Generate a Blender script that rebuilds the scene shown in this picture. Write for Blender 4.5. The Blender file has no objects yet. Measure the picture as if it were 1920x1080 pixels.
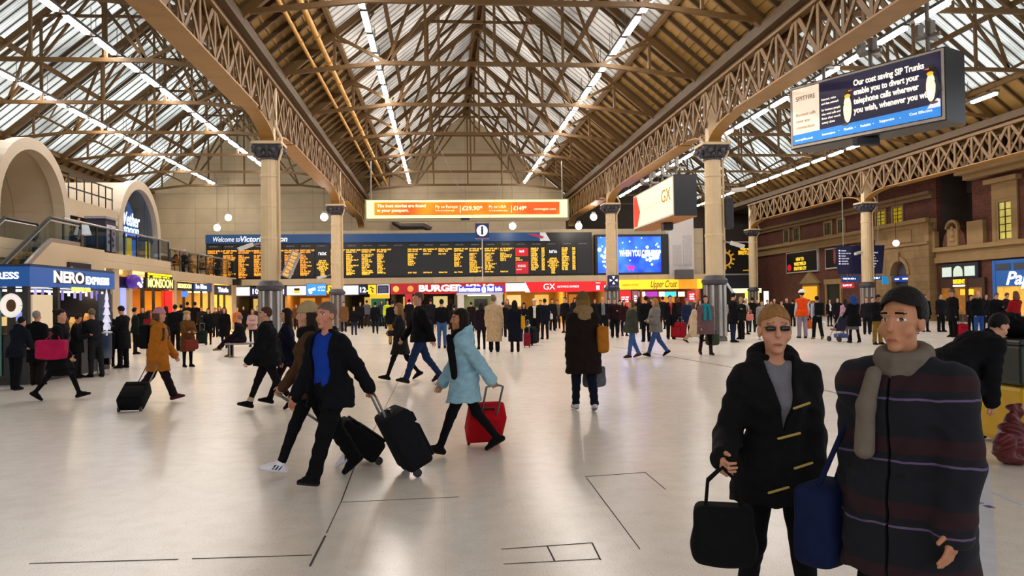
import bpy, bmesh, math, random, zlib
import numpy as np
from mathutils import Vector, Matrix
random.seed(7)
PI=math.pi; rad=math.radians
SC=bpy.context.scene; COL=SC.collection
# ------------------------------------------------------------------ camera (a hand-held 28 mm view, slightly rolled)
FPX=1500.0; CAMZ=1.66
_yaw=math.atan(132/1500); _pit=rad(.917); _roll=.015
FW=Vector((math.sin(_yaw)*math.cos(_pit),math.cos(_yaw)*math.cos(_pit),math.sin(_pit)))
_r0=Vector((math.cos(_yaw),-math.sin(_yaw),0)); _u0=_r0.cross(FW)
RT=_r0*math.cos(_roll)-_u0*math.sin(_roll); UP=_u0*math.cos(_roll)+_r0*math.sin(_roll)
cam=bpy.data.objects.new('camera',bpy.data.cameras.new('camera')); COL.objects.link(cam)
cam.data.sensor_width=36; cam.data.lens=36*FPX/1920; cam.data.clip_end=400; cam.data.clip_start=.05
_m=Matrix((RT,UP,-FW)).transposed().to_4x4(); _m.translation=(0,0,CAMZ); cam.matrix_world=_m
SC.camera=cam
def _ray(px,py): return FW+RT*((px-960)/FPX)+UP*((540-py)/FPX)
O=Vector((0,0,CAMZ))
def at(px,py,Y): d=_ray(px,py); return O+d*(Y/d.y)          # survey helpers: photograph pixel -> point on a plane of the hall
def atx(px,py,X): d=_ray(px,py); return O+d*(X/d.x)
def atz(px,py,Z=0.): d=_ray(px,py); return O+d*((Z-CAMZ)/d.z)
# ------------------------------------------------------------------ materials
def lin(h):
    h=h.lstrip('#'); c=[int(h[i:i+2],16)/255 for i in (0,2,4)]
    return tuple(x/12.92 if x<=.04045 else ((x+.055)/1.055)**2.4 for x in c)+(1,)
MATS={}
def nn(nt,t,**k):
    n=nt.nodes.new(t)
    for a,v in k.items(): setattr(n,a,v)
    return n
def M(name,col='#888888',rough=.6,metal=0,var=.1,scale=6,emit=0,ecol=None,bump=0,spec=.5):
    """one procedural material: a base colour varied by object-space noise, optional bump and emission (lamps, lit signs, screens, added glow panels)"""
    if name in MATS: return MATS[name]
    m=bpy.data.materials.new(name); m.use_nodes=True; nt=m.node_tree; b=nt.nodes['Principled BSDF']
    c=lin(col); b.inputs['Roughness'].default_value=rough; b.inputs['Metallic'].default_value=metal
    b.inputs['Specular IOR Level'].default_value=spec
    tc=nn(nt,'ShaderNodeTexCoord'); no=nn(nt,'ShaderNodeTexNoise'); no.inputs['Scale'].default_value=scale; no.inputs['Detail'].default_value=4
    nt.links.new(tc.outputs['Object'],no.inputs['Vector'])
    mx=nn(nt,'ShaderNodeMix',data_type='RGBA')
    nt.links.new(no.outputs['Fac'],mx.inputs[0])
    mx.inputs[6].default_value=tuple(max(0,x*(1-var*1.6)) for x in c[:3])+(1,); mx.inputs[7].default_value=tuple(min(1,x*(1+var*1.6)) for x in c[:3])+(1,)
    nt.links.new(mx.outputs[2],b.inputs['Base Color'])
    if emit:
        b.inputs['Emission Color'].default_value=lin(ecol or col); b.inputs['Emission Strength'].default_value=emit
        try: m.cycles.emission_sampling='NONE' if emit<3 else 'FRONT'
        except Exception: pass
    if bump:
        bp=nn(nt,'ShaderNodeBump'); bp.inputs['Strength'].default_value=bump; bp.inputs['Distance'].default_value=.02
        nt.links.new(no.outputs['Fac'],bp.inputs['Height']); nt.links.new(bp.outputs['Normal'],b.inputs['Normal'])
    MATS[name]=m; return m
def hexm(h,rough=.75,**k): return M('paint_'+h.lstrip('#')+'_%d'%(rough*100),h,rough,**k)
def deep(h):   # dark dyed cloth is a little deeper than its nominal shade
    c=[int(h[i:i+2],16) for i in (1,3,5)]; k=.72 if max(c)<60 else 1
    return '#%02x%02x%02x'%tuple(int(x*k) for x in c)
def cloth(h): return M('cloth_'+h.lstrip('#'),deep(h),.92,var=.22,scale=14,bump=.25,spec=.15)
def lit(h,s=1.):
    s=s*.85 if s<2 else s
    return M('lit_%s_%d'%(h.lstrip('#'),s*100),h,.4,var=.04,emit=s)
# ------------------------------------------------------------------ objects
def tag(o,label=None,cat=None,group=None,kind=None):
    for k,v in (('label',label),('category',cat),('group',group),('kind',kind)):
        if v: o[k]=v
    return o
def empty(name,loc=(0,0,0),rz=0,**k):
    o=bpy.data.objects.new(name,None); o.location=loc; o.rotation_euler=(0,0,rz); o.empty_display_size=.1; COL.objects.link(o); return tag(o,**k)
def link(name,me,parent=None,loc=None,mx=None):
    o=bpy.data.objects.new(name,me); COL.objects.link(o)
    if parent is not None: o.parent=parent
    if loc is not None: o.location=loc
    if mx is not None: o.matrix_local=mx
    return o
def kids(o): return [c for c in list(COL.objects) if c.parent is o]
def copy_tree(o,loc=None,rz=None,_tree=None):
    if _tree is None:
        _tree={}
        for c in COL.objects:
            if c.parent is not None: _tree.setdefault(c.parent.name,[]).append(c)
    def cp(src,par):
        c=src.copy(); COL.objects.link(c)
        if par is not None: c.parent=par; c.matrix_parent_inverse=src.matrix_parent_inverse.copy()
        for ch in _tree.get(src.name,[]): cp(ch,c)
        return c
    r=cp(o,None)
    if loc is not None: r.location=loc
    if rz is not None: r.rotation_euler[2]=rz
    return r
class MB:
    """collects simple solids and links them as ONE mesh object"""
    def __init__(s): s.v=[]; s.f=[]; s.mi=[]; s.cur=0
    def add(s,vs,fs):
        n=len(s.v); s.v+= [tuple(v) for v in vs]; s.f+=[tuple(i+n for i in f) for f in fs]; s.mi+=[s.cur]*len(fs); return s
    def mat(s,i): s.cur=i; return s
    def box(s,x0,x1,y0,y1,z0,z1):
        return s.add([(x,y,z) for z in (z0,z1) for y in (y0,y1) for x in (x0,x1)],[(0,2,3,1),(4,5,7,6),(0,1,5,4),(2,6,7,3),(0,4,6,2),(1,3,7,5)])
    def hexa(s,b,t):
        return s.add(list(b)+list(t),[(3,2,1,0),(4,5,6,7),(0,1,5,4),(1,2,6,5),(2,3,7,6),(3,0,4,7)])
    def bar(s,a,b,w=.1,h=None,up=(0,0,1)):
        a=Vector(a);b=Vector(b);d=(b-a).normalized();h=h or w;u=Vector(up)
        if abs(d.dot(u))>.98: u=Vector((0,1,0))
        x=d.cross(u).normalized()*w/2; y=x.cross(d).normalized()*h/2
        q=[-x-y,x-y,x+y,-x+y]; return s.hexa([a+p for p in q],[b+p for p in q])
    def tube(s,pts,r,n=8,caps=True):
        pts=[Vector(p) for p in pts]; R=r if isinstance(r,(list,tuple)) else [r]*len(pts); rings=[]; pu=None
        for i,p in enumerate(pts):
            d=(pts[min(i+1,len(pts)-1)]-pts[max(i-1,0)]).normalized()
            if pu is None: pu=Vector((0,0,1)) if abs(d.z)<.9 else Vector((1,0,0))
            x=d.cross(pu).normalized(); pu=x.cross(d).normalized()
            rings.append([p+(x*math.cos(2*PI*k/n)+pu*math.sin(2*PI*k/n))*R[i] for k in range(n)])
        fs=[(i*n+k,i*n+(k+1)%n,(i+1)*n+(k+1)%n,(i+1)*n+k) for i in range(len(pts)-1) for k in range(n)]
        if caps: fs+=[tuple(range(n-1,-1,-1)),tuple((len(pts)-1)*n+k for k in range(n))]
        return s.add([v for g in rings for v in g],fs)
    def lathe(s,prof,n=24,c=(0,0,0),flute=0):
        vs=[];fs=[]
        for r,z in prof:
            for k in range(n): rr=r*(1-(flute if k%2 else 0)); a=2*PI*k/n; vs.append((c[0]+rr*math.cos(a),c[1]+rr*math.sin(a),c[2]+z))
        m=len(prof)
        fs=[(i*n+k,i*n+(k+1)%n,(i+1)*n+(k+1)%n,(i+1)*n+k) for i in range(m-1) for k in range(n)]+[tuple(range(n-1,-1,-1)),tuple((m-1)*n+k for k in range(n))]
        return s.add(vs,fs)
    def prism(s,poly,ext):
        """flat polygon (list of 3-D points) pushed along ext"""
        n=len(poly);e=Vector(ext);a=[Vector(p) for p in poly]
        return s.add(a+[p+e for p in a],[tuple(range(n-1,-1,-1)),tuple(range(n,2*n))]+[(k,(k+1)%n,n+(k+1)%n,n+k) for k in range(n)])
    def sweep(s,path,w,h,up=(0,0,1)):
        """rectangular section along a planar path"""
        P=[Vector(p) for p in path];rings=[]
        for i,p in enumerate(P):
            d=(P[min(i+1,len(P)-1)]-P[max(i-1,0)]).normalized();x=d.cross(Vector(up)).normalized()*w/2
            if x.length<1e-5: x=Vector((w/2,0,0))
            y=x.normalized().cross(d)*h/2; rings.append([p-x-y,p+x-y,p+x+y,p-x+y])
        n=4;m=len(P)
        return s.add([v for g in rings for v in g],[(i*n+k,i*n+(k+1)%n,(i+1)*n+(k+1)%n,(i+1)*n+k) for i in range(m-1) for k in range(n)]+[(3,2,1,0),tuple((m-1)*n+k for k in range(n))])
    def ball(s,c,r,n=12,m=8):
        r=r if isinstance(r,(tuple,list)) else (r,r,r); c=Vector(c)
        vs=[c+Vector((0,0,-r[2]))]
        for i in range(1,m):
            t=PI*i/m
            for k in range(n): a=2*PI*k/n; vs.append(c+Vector((r[0]*math.sin(t)*math.cos(a),r[1]*math.sin(t)*math.sin(a),-r[2]*math.cos(t))))
        vs.append(c+Vector((0,0,r[2])))
        fs=[(0,1+(k+1)%n,1+k) for k in range(n)]
        for i in range(m-2): fs+=[(1+i*n+k,1+i*n+(k+1)%n,1+(i+1)*n+(k+1)%n,1+(i+1)*n+k) for k in range(n)]
        e=len(vs)-1; fs+=[(e,1+(m-2)*n+k,1+(m-2)*n+(k+1)%n) for k in range(n)]
        return s.add(vs,fs)
    def rbox(s,c,dim,r=.03,seg=2):
        bm=bmesh.new(); bmesh.ops.create_cube(bm,size=1)
        for v in bm.verts: v.co=Vector((v.co.x*dim[0],v.co.y*dim[1],v.co.z*dim[2]))
        bmesh.ops.bevel(bm,geom=list(bm.edges),offset=r,segments=seg,profile=.5,affect='EDGES')
        bm.verts.index_update(); vs=[v.co+Vector(c) for v in bm.verts]; fs=[[v.index for v in f.verts] for f in bm.faces]; bm.free()
        return s.add(vs,fs)
    def xf(s,m,start=0):
        s.v[start:]=[tuple(m@Vector(v)) for v in s.v[start:]]; return s
    def mesh(s,name,mat=None,smooth=False):
        me=bpy.data.meshes.new(name); me.from_pydata(s.v,[],s.f)
        for x in (mat if isinstance(mat,(list,tuple)) else [mat]):
            if x: me.materials.append(x)
        if len(me.materials)>1: me.polygons.foreach_set('material_index',s.mi)
        bm=bmesh.new(); bm.from_mesh(me); bmesh.ops.recalc_face_normals(bm,faces=bm.faces); bm.to_mesh(me); bm.free()
        if smooth: me.polygons.foreach_set('use_smooth',[True]*len(me.polygons)); me.set_sharp_from_angle(angle=rad(40))
        me.update(); return me
    def build(s,name,mat=None,parent=None,smooth=False,loc=None,mx=None): return link(name,s.mesh(name,mat,smooth),parent,loc,mx)
def struct(name,mb,mat,parent=None,**k):
    o=mb.build(name,mat,parent,**k)
    if parent is None: o['kind']='structure'
    return o
def frame(origin,right,up=(0,0,1)):
    """matrix of a sign face: local x along the writing, local y up, local z out of the face"""
    r=Vector(right).normalized();u=Vector(up).normalized();n=r.cross(u).normalized();u=n.cross(r)
    m=Matrix((r,u,n)).transposed().to_4x4(); m.translation=Vector(origin); return m
_tc={}
def text(parent,s,mx,size,mat,name='lettering',align='LEFT',bold=0.,depth=.004,shear=0.,width=None,sx=1.):
    """solid letters lying on the plane mx; width squeezes or stretches the line to that length"""
    cu=bpy.data.curves.new(name,'FONT'); cu.body=s; cu.size=size; cu.align_x=align; cu.align_y='CENTER'; cu.extrude=depth; cu.offset=bold; cu.shear=shear; cu.resolution_u=3
    t=bpy.data.objects.new(name,cu); COL.objects.link(t); bpy.context.view_layer.update()
    me=bpy.data.meshes.new_from_object(t.evaluated_get(bpy.context.evaluated_depsgraph_get())); bpy.data.objects.remove(t)
    if width and len(me.vertices):
        xs=[v.co.x for v in me.vertices]; w=max(xs)-min(xs); sx=width/w
    for v in me.vertices: v.co.x*=sx
    me.materials.clear(); me.materials.append(mat)
    o=bpy.data.objects.new(name,me); COL.objects.link(o)
    if parent is not None: o.parent=parent; o.matrix_parent_inverse=Matrix()
    o.matrix_local=(parent.matrix_world.inverted()@mx) if parent is not None else mx
    return o
def ordinal(i): return ['first','second','third','fourth','fifth','sixth','seventh','eighth','ninth','tenth','eleventh','twelfth','thirteenth','fourteenth','fifteenth','sixteenth','seventeenth','eighteenth','nineteenth','twentieth','twenty-first','twenty-second','twenty-third','twenty-fourth','twenty-fifth'][i]
# ================================================================== the hall: floor, walls, columns, girders, roofs
XL,XR,XA,XO=-6.25,10.48,27.0,-22.95            # column rows
YC=[11.25,30.,48.75,67.5]
YEND=64.0
def floor_mat():
    m=bpy.data.materials.new('terrazzo'); m.use_nodes=True; nt=m.node_tree; b=nt.nodes['Principled BSDF']; L=nt.links.new
    tc=nn(nt,'ShaderNodeTexCoord')
    n1=nn(nt,'ShaderNodeTexNoise'); n1.inputs['Scale'].default_value=.4; n1.inputs['Detail'].default_value=5
    n2=nn(nt,'ShaderNodeTexNoise'); n2.inputs['Scale'].default_value=95; n2.inputs['Detail'].default_value=1
    n3=nn(nt,'ShaderNodeTexNoise'); n3.inputs['Scale'].default_value=5; n3.inputs['Detail'].default_value=8
    br=nn(nt,'ShaderNodeTexBrick'); br.offset=0; br.inputs['Scale'].default_value=1; br.inputs['Brick Width'].default_value=.62; br.inputs['Row Height'].default_value=.62
    br.inputs['Mortar Size'].default_value=.002; br.inputs['Mortar Smooth'].default_value=.6; br.inputs['Color1'].default_value=(1,1,1,1); br.inputs['Color2'].default_value=(.97,.97,.97,1); br.inputs['Mortar'].default_value=(.8,.75,.68,1)
    for n in (n1,n2,n3,br): L(tc.outputs['Object'],n.inputs['Vector'])
    def ramp(src,p0,c0,p1,c1):
        r=nn(nt,'ShaderNodeValToRGB'); r.color_ramp.elements[0].position=p0; r.color_ramp.elements[1].position=p1; r.color_ramp.elements[0].color=c0; r.color_ramp.elements[1].color=c1; L(src,r.inputs[0]); return r.outputs[0]
    cur=ramp(n1.outputs['Fac'],.3,lin('#e9dfd3'),.7,lin('#f3ece2'))
    for o,f in ((ramp(n2.outputs['Fac'],.26,(.45,.38,.31,1),.40,(1,1,1,1)),.75),(ramp(n3.outputs['Fac'],  .38,(.955,.945,.935,1),.56,(1,1,1,1)),1.),(br.outputs['Color'],.7)):
        mx=nn(nt,'ShaderNodeMix',data_type='RGBA',blend_type='MULTIPLY'); mx.inputs[0].default_value=f; L(cur,mx.inputs[6]); L(o,mx.inputs[7]); cur=mx.outputs[2]
    L(cur,b.inputs['Base Color'])
    rr=nn(nt,'ShaderNodeMapRange'); rr.inputs[3].default_value=.22; rr.inputs[4].default_value=.26; L(n3.outputs['Fac'],rr.inputs[0]); L(rr.outputs[0],b.inputs['Roughness'])
    return m
struct('floor',MB().box(-34,40,-16,96,-.2,0),floor_mat())
JT=M('floor_joint','#3a2f28',.8)
def strip(n,a,b,w,m,h=.003):
    a=Vector((a[0],a[1],0));b=Vector((b[0],b[1],0)); d=(b-a).normalized(); x=Vector((d.y,-d.x,0))*w/2
    q=[a-x,a+x,b+x,b-x]; return struct('trim_%d'%n,MB().hexa([p+Vector((0,0,.0005)) for p in q],[p+Vector((0,0,h)) for p in q]),m)
g=lambda x,y: atz(x,y)
strip(1,g(581,1062),g(610,1005),.014,JT); strip(2,g(612,1000),g(640,940),.006,JT); strip(3,g(640,940),g(662,882),.01,JT)
strip(4,g(662,882),g(760,690),.006,JT); strip(5,g(55,1057),g(334,1049),.009,JT); strip(6,g(360,1048),g(585,1041),.008,JT)
strip(7,g(1150,650),g(1420,697),.05,M('red_line','#7c3a33',.5)); strip(8,g(1420,697),g(1600,746),.05,M('red_line'))
strip(9,g(1097,894),g(1210,886),.006,JT);strip(10,g(1210,886),g(1248,918),.006,JT);strip(11,g(1100,896),g(1200,1030),.006,JT);strip(12,g(940,1030),g(1110,1018),.008,JT);strip(13,g(1026,1024),g(1040,1052),.01,JT);strip(14,g(1110,1018),g(1126,1050),.01,JT);strip(15,g(944,1058),g(1126,1048),.006,JT);strip(16,g(640,942),g(860,932),.005,JT)
white=M('floor_tape','#c9cbd6',.4)
a,b=g(1846,872),g(1850,1110); strip(17,a,b,.105,white); strip(18,g(1862,924),g(1918,948),.035,white)
strip(19,g(1612,1112),g(1662,1020),.075,M('floor_tape_red','#9a2338',.5)); strip(20,g(1716,1112),g(1722,1045),.1,M('floor_tape_green','#1f5a3c',.5))
tp=empty('tape_badge',g(1847,948),0,label='small blue and red printed badge on the white tape on the floor',cat='floor marking')
_b=MB().box(-.028,.028,-.06,-.005,.003,.0045); _b.build('blue_mark',hexm('#3a3f78'),tp); MB().box(-.028,.028,-.085,-.064,.003,.0045).build('red_mark',hexm('#9a3050'),tp)
MB().tube([(-.02,.03,.004),(-.03,.05,.004),(0,.07,.004),(.025,.05,.004)],.004,6).build('outline_mark',hexm('#30345e'),tp)
# walls
cream=M('cream_wall','#cfbfa6',.7,var=.06,scale=.6)
def clad_mat(name,col,w,h,mort,m=.006,off=.5,rough=.75,c2=None,var=.9):
    if name in MATS: return MATS[name]
    mt=bpy.data.materials.new(name); mt.use_nodes=True; nt=mt.node_tree; b=nt.nodes['Principled BSDF']; b.inputs['Roughness'].default_value=rough; L=nt.links.new
    ge=nn(nt,'ShaderNodeTexCoord'); sp=nn(nt,'ShaderNodeSeparateXYZ'); cb=nn(nt,'ShaderNodeCombineXYZ'); ad=nn(nt,'ShaderNodeMath',operation='ADD')
    L(ge.outputs['Object'],sp.inputs[0]); L(sp.outputs[0],ad.inputs[0]); L(sp.outputs[1],ad.inputs[1]); L(ad.outputs[0],cb.inputs[0]); L(sp.outputs[2],cb.inputs[1])
    br=nn(nt,'ShaderNodeTexBrick'); br.offset=off; br.inputs['Scale'].default_value=1; br.inputs['Brick Width'].default_value=w; br.inputs['Row Height'].default_value=h; br.inputs['Mortar Size'].default_value=m
    br.inputs['Color1'].default_value=lin(col); br.inputs['Color2'].default_value=lin(c2 or col); br.inputs['Mortar'].default_value=lin(mort); L(cb.outputs[0],br.inputs['Vector'])
    no=nn(nt,'ShaderNodeTexNoise'); no.inputs['Scale'].default_value=1.1; no.inputs['Detail'].default_value=6; L(ge.outputs['Object'],no.inputs['Vector'])
    rp=nn(nt,'ShaderNodeValToRGB'); rp.color_ramp.elements[0].color=(.62,.6,.57,1); rp.color_ramp.elements[1].color=(1,1,1,1); rp.color_ramp.elements[0].position=.3; rp.color_ramp.elements[1].position=.65; L(no.outputs['Fac'],rp.inputs[0])
    mx=nn(nt,'ShaderNodeMix',data_type='RGBA',blend_type='MULTIPLY'); mx.inputs[0].default_value=var; L(br.outputs['Color'],mx.inputs[6]); L(rp.outputs[0],mx.inputs[7]); L(mx.outputs[2],b.inputs['Base Color'])
    MATS[name]=mt; return mt
cladding=clad_mat('cream_cladding','#b7a688',3.0,1.15,'#85765f',.012,0,.55,'#b09f82',.3)
wf=MB(); wf.box(XO-1,XR-.4,YEND,YEND+.3,0,9.9)
for xc,hw in ((-14.6,8.35),(2.11,8.35)): wf.prism([(xc-hw,YEND,9.9),(xc+hw,YEND,9.9),(xc,YEND,16.9)],(0,.3,0))
struct('wall_far',wf,cladding)
dk=M('dark_wall','#3a302a',.85,var=.2,scale=1)  # plain dark brown, mottled at random
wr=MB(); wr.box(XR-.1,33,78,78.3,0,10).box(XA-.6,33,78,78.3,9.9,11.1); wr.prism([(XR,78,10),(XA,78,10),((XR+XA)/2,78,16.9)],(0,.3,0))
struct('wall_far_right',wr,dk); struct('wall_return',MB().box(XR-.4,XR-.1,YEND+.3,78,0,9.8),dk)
struct('wall_left',MB().box(XO-1.3,XO-1,-16,YEND+.3,0,10.1),cream)
# ---- columns
CR=M('column_cream','#cdb691',.5,var=.07,scale=3); CAPM=M('capital_grey','#403d45',.55,var=.25,scale=9,bump=.4); STEEL=M('brushed_steel','#a9a4a0',.3,metal=.85,var=.08,scale=3); STONE=M('pedestal_grey','#5c5852',.5)
GM=M('girder_paint','#6a4c1e',.55,var=.16,scale=2.5); GB=M('soffit_lit_ochre','#966e34',.5,var=.14,scale=2); TM=M('truss_paint','#5a4019',.6,var=.18,scale=2.5)  # soffit ochre is lightened: lamp light from below put into the colour
def make_column():
    r=empty('column',kind='thing',cat='column')
    p=MB(); p.lathe([(.43,0),(.43,.12),(.40,.16),(.38,.2)],16); p.build('plinth',STONE,r,True)
    p=MB(); p.lathe([(.36,.2),(.36,2.16)],16)
    p.build('pedestal_core',STONE,r)
    p=MB()
    for k in range(8):
        a=2*PI*k/8+.2; p.tube([(.36*math.cos(a),.36*math.sin(a),.2),(.36*math.cos(a),.36*math.sin(a),2.15)],.085,10)
    p.build('pedestal_cladding',STEEL,r,True)
    MB().lathe([(.36,2.13),(.45,2.2),(.5,2.24),(.5,2.34),(.46,2.38),(.4,2.44),(.37,2.5),(.35,2.52)],24).build('pedestal_cap',CAPM,r,True)
    MB().lathe([(.335,2.5),(.335,4.0),(.35,4.02),(.35,4.1),(.33,4.12),(.322,5.2),(.335,5.22),(.335,5.3),(.32,5.32),(.31,6.3),(.335,6.32),(.335,6.4),(.308,6.42),(.305,6.98)],32,flute=.035).build('shaft',CR,r)
    p=MB(); p.lathe([(.31,6.95),(.36,6.97),(.35,7.03),(.33,7.06),(.36,7.2),(.46,7.42),(.5,7.48)],16)
    for k in range(8):
        a=2*PI*k/8; c,s=math.cos(a),math.sin(a); p.tube([(.34*c,.34*s,7.06),(.43*c,.43*s,7.2),(.52*c,.52*s,7.36),(.56*c,.56*s,7.44),(.5*c,.5*s,7.47)],[.05,.06,.05,.03,.02],6)
    p.hexa([(-.36,-.36,7.08),(.36,-.36,7.08),(.36,.36,7.08),(-.36,.36,7.08)],[(-.5,-.5,7.47),(.5,-.5,7.47),(.5,.5,7.47),(-.5,.5,7.47)])
    for sx in (-1,1):
        for sy in (-1,1): p.ball((sx*.47,sy*.47,7.36),.1,8,6); p.ball((sx*.24,sy*.5,7.28),.1,8,6); p.ball((sx*.5,sy*.24,7.28),.1,8,6); p.ball((sx*.12,sy*.44,7.16),.08,8,6); p.ball((sx*.44,sy*.12,7.16),.08,8,6)
    p.build('capital',CAPM,r,True)
    MB().box(-.54,.54,-.54,.54,7.48,7.58).build('abacus',CR,r)
    MB().box(-.2,.2,-.2,.2,7.58,9.7).build('post',CR,r)
    dp=MB().tube([(.32,-.1,2.4),(.36,-.12,3),(.36,-.12,6.9),(.5,-.3,7.2),(.5,-.3,7.7),(.28,-.2,8.2),(.28,-.2,9.6)],.05,8)
    dp.build('downpipe',CR,r,True)
    return r
CNAME={XL:'left nave row',XR:'right nave row',XA:'brick-building row',XO:'far left row'}
col0=None; COLS={}
for X in (XL,XR,XA,XO):
    for i,Y in enumerate(YC):
        if Y<20 or X==XO or (X in (XL,XR) and Y>60): continue
        if col0 is None: c=col0=make_column(); c.location=(X,Y,0)
        else: c=copy_tree(col0,(X,Y,0))
        COLS[X,Y]=c
for (X,Y),l in {(XL,11.25):'cream iron column at the near end of the left nave row, outside the view',(XL,30.):'thick cream iron column standing in front of the word Victoria on the departure board',(XL,48.75):'cream column before the panels beside the platform 12 sign',(XR,11.25):'cream iron column at the near end of the right nave row, outside the view',(XR,30.):'thick cream fluted column with dark capital, right of the cream advertising box',(XR,48.75):'cream column standing in front of the blue video screen',(XA,30.):'cream column of the brick-building row nearest the photographer',(XA,48.75):'cream column in front of the navy direction board and brick building',(XA,67.5):'slim distant cream column beside the black watch advertisement',(XO,48.75):'cream column behind the upstairs vaults, middle of the far left row',(XO,67.5):'cream column at the far end of the far left row'}.items():
    if (X,Y) in COLS: tag(COLS[X,Y],l,'column')
for k in []:
    for c in kids(COLS[k]): bpy.data.objects.remove(c)
    bpy.data.objects.remove(COLS.pop(k))
# ---- lattice girders
def make_girder(L):
    r=empty('lattice_girder'); zt,zb=9.74,8.2
    for sx in (-1,1):
        MB().box(sx*.26-.12,sx*.26+.12,0,L,zt-.16,zt).build('top_chord',GM,r)
        p=MB(); n=14; dy=L/n
        for i in range(n):
            y0,y1=i*dy,(i+1)*dy; x=sx*.27
            p.bar((x,y0,zb),(x,y0,zt),.16,.05,(1,0,0))
            a,b=((zb,zt) if i%2 else (zt,zb)); p.bar((x,y0,a),(x,y1,b),.17,.04,(1,0,0)); p.bar((x+.03*sx,y0,b),(x+.03*sx,y1,a),.12,.03,(1,0,0))
        p.build('lattice_web',GM,r)
    p=MB(); p.box(-.36,.36,3.3,L-3.3,zb-.05,zb); p.build('bottom_plate',GB,r)
    for y0,s in ((.3,1),(L-.3,-1)):
        path=[(0,y0+s*(3.1*(1-math.cos(t))),7.6+.6*math.sin(t)) for t in [k*PI/2/8 for k in range(9)]]
        q=MB()
        for (xa,ya,za),(xb,yb,zb_) in zip(path[:-1],path[1:]): q.hexa([(-.24,ya,za),(.24,ya,za),(.24,yb,zb_),(-.24,yb,zb_)],[(-.24,ya-s*.05,za+.05),(.24,ya-s*.05,za+.05),(.24,yb-s*.05,zb_+.05),(-.24,yb-s*.05,zb_+.05)])
        q.build('arch_bracket',GB,r)
    return r
g0=None; k=0
GL={XL:'above the left row of nave columns',XR:'above the right row of nave columns',XA:'along the brick building',XO:'above the far left column row'}
for X in (XL,XR,XA,XO):
    for i,Y in enumerate([-7.5]+YC[:-1]):
        if X==XO and Y<25: continue
        if X==XA and Y<20: continue
        if g0 is None: c=g0=make_girder(18.75)
        else: c=copy_tree(g0)
        c.location=(X,Y,0)
        if Y>48 and X in (XL,XO,XR): c.scale[1]=15.2/18.75
        tag(c,'ochre iron lattice girder %s, %s bay from the photographer'%(GL[X],ordinal(i)),'girder','lattice girders')
# ---- roofs
def glaz_mat(name,tint,tr,period,dark):
    m=bpy.data.materials.new(name); m.use_nodes=True; nt=m.node_tree; L=nt.links.new; nt.nodes.remove(nt.nodes['Principled BSDF']); out=nt.nodes['Material Output']
    tc=nn(nt,'ShaderNodeTexCoord'); sp=nn(nt,'ShaderNodeSeparateXYZ'); L(tc.outputs['Object'],sp.inputs[0])
    def wave(per,lo,hi):
        a=nn(nt,'ShaderNodeMath',operation='MULTIPLY'); a.inputs[1].default_value=1/per; L(sp.outputs[1],a.inputs[0])
        f=nn(nt,'ShaderNodeMath',operation='PINGPONG'); f.inputs[1].default_value=.5; L(a.outputs[0],f.inputs[0])
        r=nn(nt,'ShaderNodeMapRange',interpolation_type='SMOOTHSTEP'); r.inputs[1].default_value=lo; r.inputs[2].default_value=hi; L(f.outputs[0],r.inputs[0]); return r.outputs[0]
    w1=wave(period,.06,.2); w2=wave(period/4,.02,.3)
    no=nn(nt,'ShaderNodeTexNoise'); no.inputs['Scale'].default_value=.28; no.inputs['Detail'].default_value=6; L(tc.outputs['Object'],no.inputs['Vector'])
    r=nn(nt,'ShaderNodeMapRange'); r.inputs[1].default_value=.35; r.inputs[2].default_value=.62; r.inputs[3].default_value=.35; L(no.outputs['Fac'],r.inputs[0])
    k=nn(nt,'ShaderNodeMapRange'); k.inputs[3].default_value=dark; L(w1,k.inputs[0])
    k2=nn(nt,'ShaderNodeMapRange'); k2.inputs[3].default_value=.6; L(w2,k2.inputs[0])
    a=nn(nt,'ShaderNodeMath',operation='MULTIPLY'); L(k.outputs[0],a.inputs[0]); L(k2.outputs[0],a.inputs[1])
    b=nn(nt,'ShaderNodeMath',operation='MULTIPLY'); L(a.outputs[0],b.inputs[0]); L(r.outputs[0],b.inputs[1])
    mx=nn(nt,'ShaderNodeMix',data_type='RGBA'); L(b.outputs[0],mx.inputs[0]); mx.inputs[6].default_value=(.03,.022,.016,1); mx.inputs[7].default_value=lin(tint)
    t=nn(nt,'ShaderNodeBsdfTranslucent'); d=nn(nt,'ShaderNodeBsdfDiffuse'); L(mx.outputs[2],t.inputs['Color']); L(mx.outputs[2],d.inputs['Color'])
    ms=nn(nt,'ShaderNodeMixShader'); ms.inputs[0].default_value=tr; L(d.outputs[0],ms.inputs[1]); L(t.outputs[0],ms.inputs[2]); L(ms.outputs[0],out.inputs['Surface'])
    return m
GLZ=glaz_mat('nave_glazing','#e9e2d8',.62,.52,.35); GLA=glaz_mat('aisle_glazing','#e6ece8',.8,.62,.06)
def board_mat():
    m=clad_mat('roof_boards','#8a6436',8.,.16,'#3f2c17',.012,.5,.7,'#7a5730',.8)
    return m
BD=M('roof_boarding','#765822',.7,var=.2,scale=1.5); RF=M('rafter_paint','#463214',.65,var=.15,scale=2)
HW,ZV,ZR=8.36,9.95,16.85; SL=(ZR-ZV)/HW
def slope_z(u): return ZR-SL*u           # u = distance from the ridge
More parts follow.
